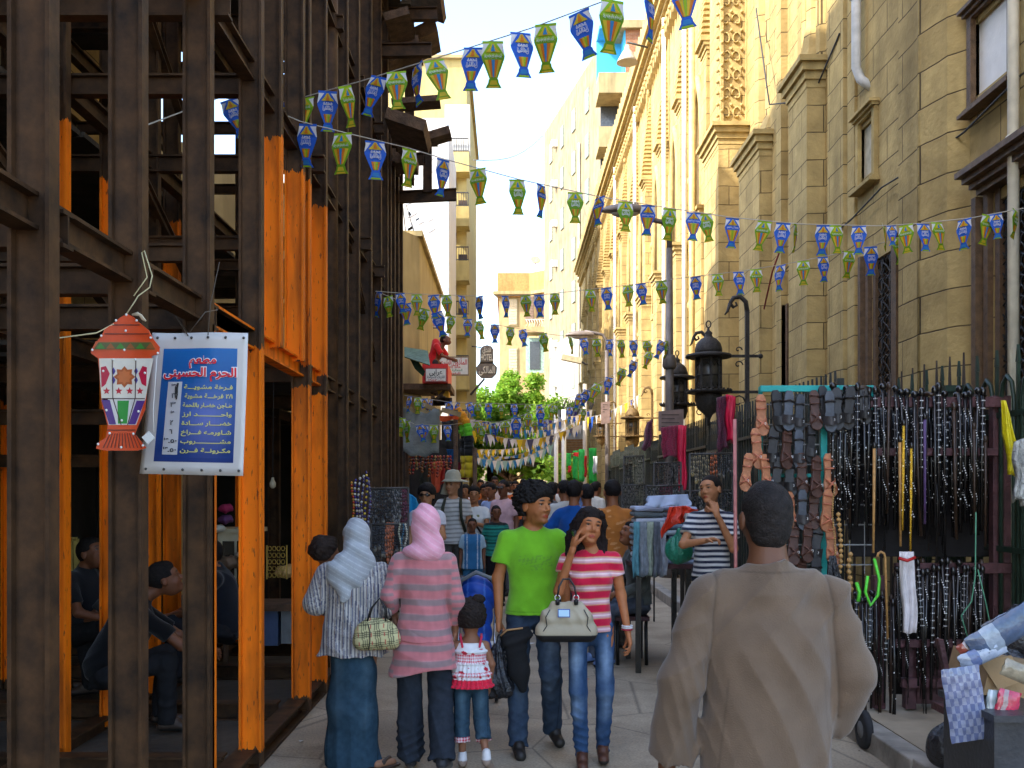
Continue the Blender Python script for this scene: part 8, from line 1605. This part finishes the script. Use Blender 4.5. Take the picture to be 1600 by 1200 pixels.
tree('small green tree at the foot of the white poles', 2.0, 38, 1.2, 2.6, .7, 1800, 11)
b = MB(); b.smooth = True; b.grid(lambda u, v: (-3.2+v*6.6, 44+u*32, 3.0+.6*u+.12*math.sin(v*15)), 6, 20); b.grid(lambda u, v: (3.4-v*6.6, 44+u*32, 2.95+.6*u+.12*math.sin((1-v)*15)), 6, 20); t = thing('added_shade_canopy', 'dark cloth canopy added to shade the far end of the street', 'canopy', (0, 47, 3)); b.build('cloth', mat('dark_canopy', (.05, .055, .045), .9, nvar=.3), t)  # canopy added to keep sun off the far ground
for x_ in (-3.1, 3.3):
    for y_ in (44.2, 60, 75.8): b = MB(); b.tube([(x_, y_, 0), (x_, y_, 3.2)], .05, 6); b.build('pole', RAIL, t)
b = MB(); 
for k in range(30): x_ = 4.2-.0+k*.04; b.tube([(2.9+k*.09, 51-k*.1, 6.3+.5*math.sin(k)*.1), (2.6+k*.09, 50.5-k*.1, 5.4+.3*math.sin(k*2.1))], .03, 4)
tag(b.build('thatch_awning', mat('grey_thatch', (.12, .10, .08), .95)), 'ragged grey reed awning at the foot of the grey apartments', 'awning')
# ================================================================ WORKSHOP THINGS BEHIND THE FRAME
CRM = mat('cream_cabinet', (.48, .42, .28), .5, nscale=6, nvar=.15, stains=.3)
x0, _, z1 = P(335, 833, 9.3); t = thing('cabinet', 'cream wooden cabinet with dark glass doors in the workshop', 'cabinet', (x0+.25, 9.4, 0)); b = MB(); b.box(x0, x0+.34, 9.4, 9.8, .3, z1); b.box(x0-.03, x0+.37, 9.37, 9.82, z1, z1+.04); b.build('case', CRM, t); b = MB(); b.box(x0+.05, x0+.16, 9.385, 9.4, .75, z1-.08); b.box(x0+.19, x0+.30, 9.385, 9.4, .75, z1-.08); b.build('door_glass', DARK, t)
for px, py, r_, c, lab in ((355, 880, .10, (.16, .10, .06), 'covered tray with a domed brown cloth'), (378, 866, .05, (.35, .28, .20), 'small cloth bundle on the domed tray'), (447, 893, .09, (.55, .33, .12), 'basket of golden bread rolls'), (352, 795, .06, (.30, .02, .08), 'crimson cushion on the shelf'), (352, 812, .06, (.09, .03, .10), 'dark purple cushion under the crimson one'), (342, 826, .05, (.5, .48, .40), 'white folded cloth on the cabinet')):
    x, Y, z = P(px, py, 9.3); t = thing('bundle', lab+' in the workshop', 'bundle', (x, Y, z)); B = Sdf(.012, .03); B.ell((0, 0, 0), (r_*1.2, r_, r_*.7)); B.ell((r_*.4, 0, r_*.3), (r_*.6, r_*.6, r_*.4)); skin_obj('cloth', B.mesh(folds(.01, int(px), 1, 60)), mat('bd%d%d' % (px, py), c, .8, nvar=.3), t)
t = thing('gold_panel', 'gilded fretwork panel leaning in the workshop', 'panel', P(425, 870, 9.0)); b = MB(); xg, _, zg = P(418, 852, 9.0); _, _, zg0 = P(418, 905, 9.0)
for k in range(5):
    for j in range(4): b.tube([(xg+.02+j*.04+.017*math.cos(a), 9.0, zg-.03-k*.06+.022*math.sin(a)) for a in [i*math.pi/3 for i in range(6)]], .005, 4, closed=True)
b.box(xg-.01, xg, 8.99, 9.01, zg0, zg); b.box(xg+.17, xg+.18, 8.99, 9.01, zg0, zg); b.build('fretwork', mat('old_gold', (.45, .30, .06), .4, metal=.5), t)
t = thing('workbench', 'low dark workbench with blue plastic bins behind the orange posts', 'bench', P(420, 960, 9)); b = MB(); b.box(-2.6, -1.85, 9.0, 9.5, .62, .68); b.build('bench_top', TMB, t); b = MB(); b.box(-2.35, -2.1, 9.05, 9.4, .3, .62); b.build('bin', mat('blue_bin', (.05, .08, .15), .5), t); b = MB(); b.box(-2.07, -1.9, 9.05, 9.4, .32, .62); b.build('bin', mat('grey_bin', (.16, .17, .17), .5), t)
for x_ in (-2.57, -1.88): b = MB(); b.box(x_-.02, x_+.02, 9.03, 9.07, 0.03, .62); b.build('leg', TMB, t)
t = thing('light_bulb', 'bare bulb hanging on a cable between the orange posts', 'bulb', P(426, 755, 8.6)); x, Y, z = P(426, 755, 8.6); b = MB(); b.tube([(x, Y, 4.2), (x+.01, Y, 3.0), (x, Y, z+.05)], .006, 5); b.build('cable', mat('cable', (.03, .03, .03), .6), t); b = MB(); b.lathe([(.012, .05), (.014, .03), (.03, 0), (.028, -.03), (.01, -.045)], (x, Y, z), 10); b.build('glass', mat('bulb_glass', (.4, .36, .25), .1, bump=0), t)
t = thing('step_stool', 'pale wooden leaning ladder board by the ochre wall', 'board', P(114, 860, 8.5)); b = MB(); b.bar(P(110, 840, 8.5), P(113, 960, 8.5), .04, .03, (0, 1, 0)); b.bar(P(110, 842, 8.5), P(120, 842, 8.5), .03, .03); b.bar(P(119, 842, 8.5), P(122, 960, 8.5), .04, .03, (0, 1, 0)); b.build('board', mat('yellow_wood', (.42, .32, .08), .7), t)
# ================================================================ BAGS AND STROLLER
def gtube(t_, nm, pts, r_, m): b = MB(); b.tube([Vector(p) for p in pts], r_, 7); return b.build(nm, m, t_)
Yb = 5.93; sc = Yb/F; W_ = lambda px, py, dy=0: Vector(P(px, py, Yb+dy))
BLT = mat('black_leather', (.012, .011, .011), .35, nscale=30, nvar=.2, bump=.2, spec=.5)
t = thing('handbag', 'large cream handbag with black trim hanging from the phone woman\'s arm', 'handbag', W_(885, 965)); c = W_(885, 968); B = Sdf(.006, .02)
B.cap(c+Vector((-.13, 0, -.085)), c+Vector((.13, 0, -.085)), .050, .050, .02); B.cap(c+Vector((-.105, 0, .01)), c+Vector((.105, 0, .01)), .055, .055, .04); B.cap(c+Vector((-.075, 0, .085)), c+Vector((.075, 0, .085)), .022, .022, .06); B.cap(c+Vector((-.14, 0, -.06)), c+Vector((.14, 0, -.06)), .042, .042, .03)
org = np.array(t.location); B2_ = B; VF = B.mesh(lambda Q: -.004*(1-2*np.abs(np.sin(Q[:, 0]*32+Q[:, 2]*16+2*sins(Q, 12, 3, 3))))*np.clip((Q[:, 2]-c.z+.06)*12, 0, 1)); skin_obj('bag', (VF[0]-org, VF[1]), vcmat('bag_canvas', .6, .2, 150, .05, 12, .3), t, lambda V: np.where((V[:, 2]+org[2] < c.z-.088)[:, None], np.array((.012, .011, .011)), np.array((.42, .35, .24))))
for sx in (-1, 1):
    gtube(t, 'piping', [c+Vector((sx*.10, -.05, .065)), c+Vector((sx*.125, -.055, .02)), c+Vector((sx*.118, -.056, -.03)), c+Vector((sx*.15, -.045, -.08))], .003, BLT); gtube(t, 'handle_tab', [c+Vector((sx*.055, -.035, .095)), c+Vector((sx*.055, -.045, .125))], .014, BLT); b = MB(); b.tube([c+Vector((sx*.055+.016*math.cos(a), -.045, .135+.016*math.sin(a))) for a in [k*.7 for k in range(9)]], .003, 5, closed=True); b.build('ring', STUD, t)
gtube(t, 'handle', [c+Vector((-.055, -.045, .145)), c+Vector((-.045, -.03, .20)), c+Vector((-.02, .0, .24)), c+Vector((.02, .0, .24)), c+Vector((.045, -.03, .20)), c+Vector((.055, -.045, .145))], .0065, BLT)
b = MB(); b.col = (.02, .06, .30); b.obox(c+Vector((-.018, -.057, .045)), (.036, 0, 0), (0, .004, 0), (0, .004, .024)); b.col = (.40, .60, .72); b.obox(c+Vector((-.018, -.060, .045)), (.031, 0, 0), (0, .003, 0), (0, .003, .019)); b.build('label_plate', vcmat('plastic', .3, 0, nvar=.02, spec=.5), t)
# plaid bag between the two women
c = Vector(P(588, 992, 5.98)); t = thing('handbag', 'yellow and black plaid handbag with black handles between the headscarf women', 'handbag', c); B = Sdf(.006, .02); org = np.array(c); B.cap((-.085, 0, -.035), (.09, 0, -.03), .058, .058, .02); B.cap((-.075, 0, .02), (.075, 0, .02), .054, .054, .03); B.cap((-.04, 0, .07), (.04, 0, .07), .03, .03, .05)
def plaid(V):
    C = np.tile((.58, .52, .26), (len(V), 1)); u = (V[:, 0]*.95+V[:, 2]*.12) % .075; v_ = (V[:, 2]-V[:, 0]*.12) % .07
    for a in (.0, .012, .024): C = np.where(((u > a) & (u < a+.0055))[:, None], C*.22, C); C = np.where(((v_ > a) & (v_ < a+.0055))[:, None], C*.3, C)
    return np.where((np.abs(u-.055) < .0015)[:, None], np.array((.45, .03, .03)), C)
VF = B.mesh(); skin_obj('bag', VF, vcmat('bag_canvas', .6), t, plaid); gtube(t, 'piping', [c+Vector((-.045, -.045, .075)), c+Vector((-.03, -.062, .03)), c+Vector((-.03, -.064, -.03)), c+Vector((-.04, -.045, -.085))], .0035, BLT)
for dy in (-.03, .03): gtube(t, 'handle', [c+Vector((-.05, dy, .085)), c+Vector((-.03, dy, .16)), c+Vector((.02, 0, .22)), c+Vector((.055, dy, .16)), c+Vector((.06, dy, .085))], .0055, BLT)
# black bag and folded black jacket held by the green shirt man
hd = GREEN.at(tuple(np.array(GREEN.j['wrr'])+[0, .03, -.09])); c = Vector((hd.x+.01, hd.y-.03, hd.z)); t = thing('plastic_bag', 'black plastic carrier bag held by the green shirt man', 'bag', c); B = Sdf(.008, .04); B.cap((0, 0, .01), (-.02, 0, -.12), .010, .035, .03); B.cap((-.02, 0, -.12), (-.03, 0, -.30), .04, .085, .04); B.cap((-.07, 0, -.36), (.03, 0, -.36), .06, .055, .05)
skin_obj('bag', B.mesh(lambda Q: -.007*(1-2*np.abs(np.sin(np.arctan2(Q[:, 1], Q[:, 0]+.02)*4+Q[:, 2]*14+2*sins(Q, 12, 3, 3))))+.003*sins(Q, 60, 8, 4)), PLB, t)
c2 = c+Vector((.09, -.02, -.02)); t = thing('folded_jacket', 'folded black jacket with a tan edge carried by the green shirt man', 'jacket', c2); B = Sdf(.008, .03); B.cap((-.04, 0, .0), (.07, 0, .02), .05, .045, .04, sq=((0, 1, 0), 1.4)); B.cap((.0, 0, -.04), (.03, 0, -.22), .075, .06, .04, sq=((0, 1, 0), 1.6)); B.cap((.03, 0, -.22), (.05, 0, -.33), .055, .03, .04, sq=((0, 1, 0), 1.6)); skin_obj('jacket', B.mesh(folds(.006, 5, 1, 60)), mat('black_cloth', (.008, .008, .009), .9, nvar=.3), t); gtube(t, 'edge', [c2+Vector((-.09, -.02, .01)), c2+Vector((-.05, -.035, .048)), c2+Vector((.01, -.035, .055)), c2+Vector((.05, -.03, .06))], .006, mat('tan_edge', (.5, .28, .12), .7))
# carrier bag held by the robed man
hw = ROBE.at(tuple(np.array(ROBE.j['wrl'])+[.02, .06, -.085])); t = thing('plastic_bag', 'white plastic carrier bag on thin strings held by the robed man', 'bag', hw); b = MB()
for k in range(4): b.tube([hw, hw+Vector((.02+.03*k, .01, -.05)), hw+Vector((.0+.06*k, .02, -.10))], .0025, 4)
b.build('string', mat('dark_string', (.04, .035, .03), .8), t); B = Sdf(.008, .04); B.ell((.09, .02, -.25), (.12, .08, .14)); B.cap((.0, .02, -.12), (.17, .02, -.11), .03, .03, .05); skin_obj('bag', B.mesh(lambda Q: .006*(1-2*np.abs(np.sin(Q[:, 0]*50+3*sins(Q, 9, 3, 3))))+.002*sins(Q, 60, 4, 3)), mat('white_bag', (.72, .72, .76), .35, nvar=.05, bump=.3), t)
# blue stroller behind the little girl
Y = 8.4; x, _, _ = P(745, 900, Y); t = thing('stroller', 'child stroller with a bright blue hood and grey rim behind the little girl', 'stroller', (x, Y, 0)); B = Sdf(.012, .03); B.ell((0, 0, .80), (.15, .22, .20)); B.cap((0, -.05, .70), (.02, -.15, .40), .13, .10, .03); skin_obj('hood', B.mesh(lambda Q: .010*(1-2*np.abs(np.sin(Q[:, 2]*22+Q[:, 1]*14+1.5*sins(Q, 5, 3, 3))))), vcmat('nylon', .5, .1, 90, .08, 8, .4), t, lambda V: np.where((np.abs(np.abs(V[:, 0])-.07) < .007)[:, None], np.array((.05, .15, .5)), np.array((.008, .06, .34))))
b = MB(); b.tube([(x-.16, Y-.05, .80), (x-.13, Y-.12, .96), (x, Y-.16, 1.035), (x+.13, Y-.12, .98), (x+.19, Y-.05, .82), (x+.17, Y-.05, .6)], .018, 8); b.build('hood_rim', mat('grey_fabric', (.16, .17, .17), .7), t); b = MB()
for sx in (-1, 1): b.tube([(x+sx*.17, Y-.35, .08), (x+sx*.15, Y, .5), (x+sx*.16, Y+.35, .95)], .012, 6); b.tube([(x+sx*.16, Y+.3, .08), (x+sx*.15, Y, .5)], .012, 6)
b.tube([(x-.16, Y+.35, .95), (x+.16, Y+.35, .95)], .014, 6); b.build('chassis', RLM, t)
for sx in (-1, 1):
    for dy in (-.35, .3): b = MB(); b.lathe([(.05, -.015), (.075, -.012), (.075, .012), (.05, .015)], (x+sx*.17, Y+dy, .08), 14, ax=Matrix.Rotation(R(90), 3, 'Y')); b.build('wheel', mat('tyre', (.02, .02, .022), .8), t)
# litter
b = MB()
for k in range(130):
    y = rnd.uniform(3.5, 16); x = rnd.uniform(-1.4, 2.3) if k % 2 else rnd.choice((rnd.uniform(1.9, 2.34), rnd.uniform(-1.45, -1.1))); s_ = rnd.uniform(.006, .022); a = rnd.uniform(0, 6); b.col = rnd.choice(((.5, .47, .42), (.15, .09, .05), (.3, .25, .18), (.45, .12, .05)))
    b.poly([(x+s_*math.cos(a), y+s_*math.sin(a), .006), (x+s_*math.cos(a+1.7), y+s_*math.sin(a+1.7), .010), (x+s_*math.cos(a+3.1), y+s_*math.sin(a+3.1), .006), (x+s_*math.cos(a+4.6), y+s_*math.sin(a+4.6), .012)])
tag(b.build('litter', vcmat('paper_litter', .8)), 'small scraps of paper and leaves scattered on the street', 'litter', kind='stuff')
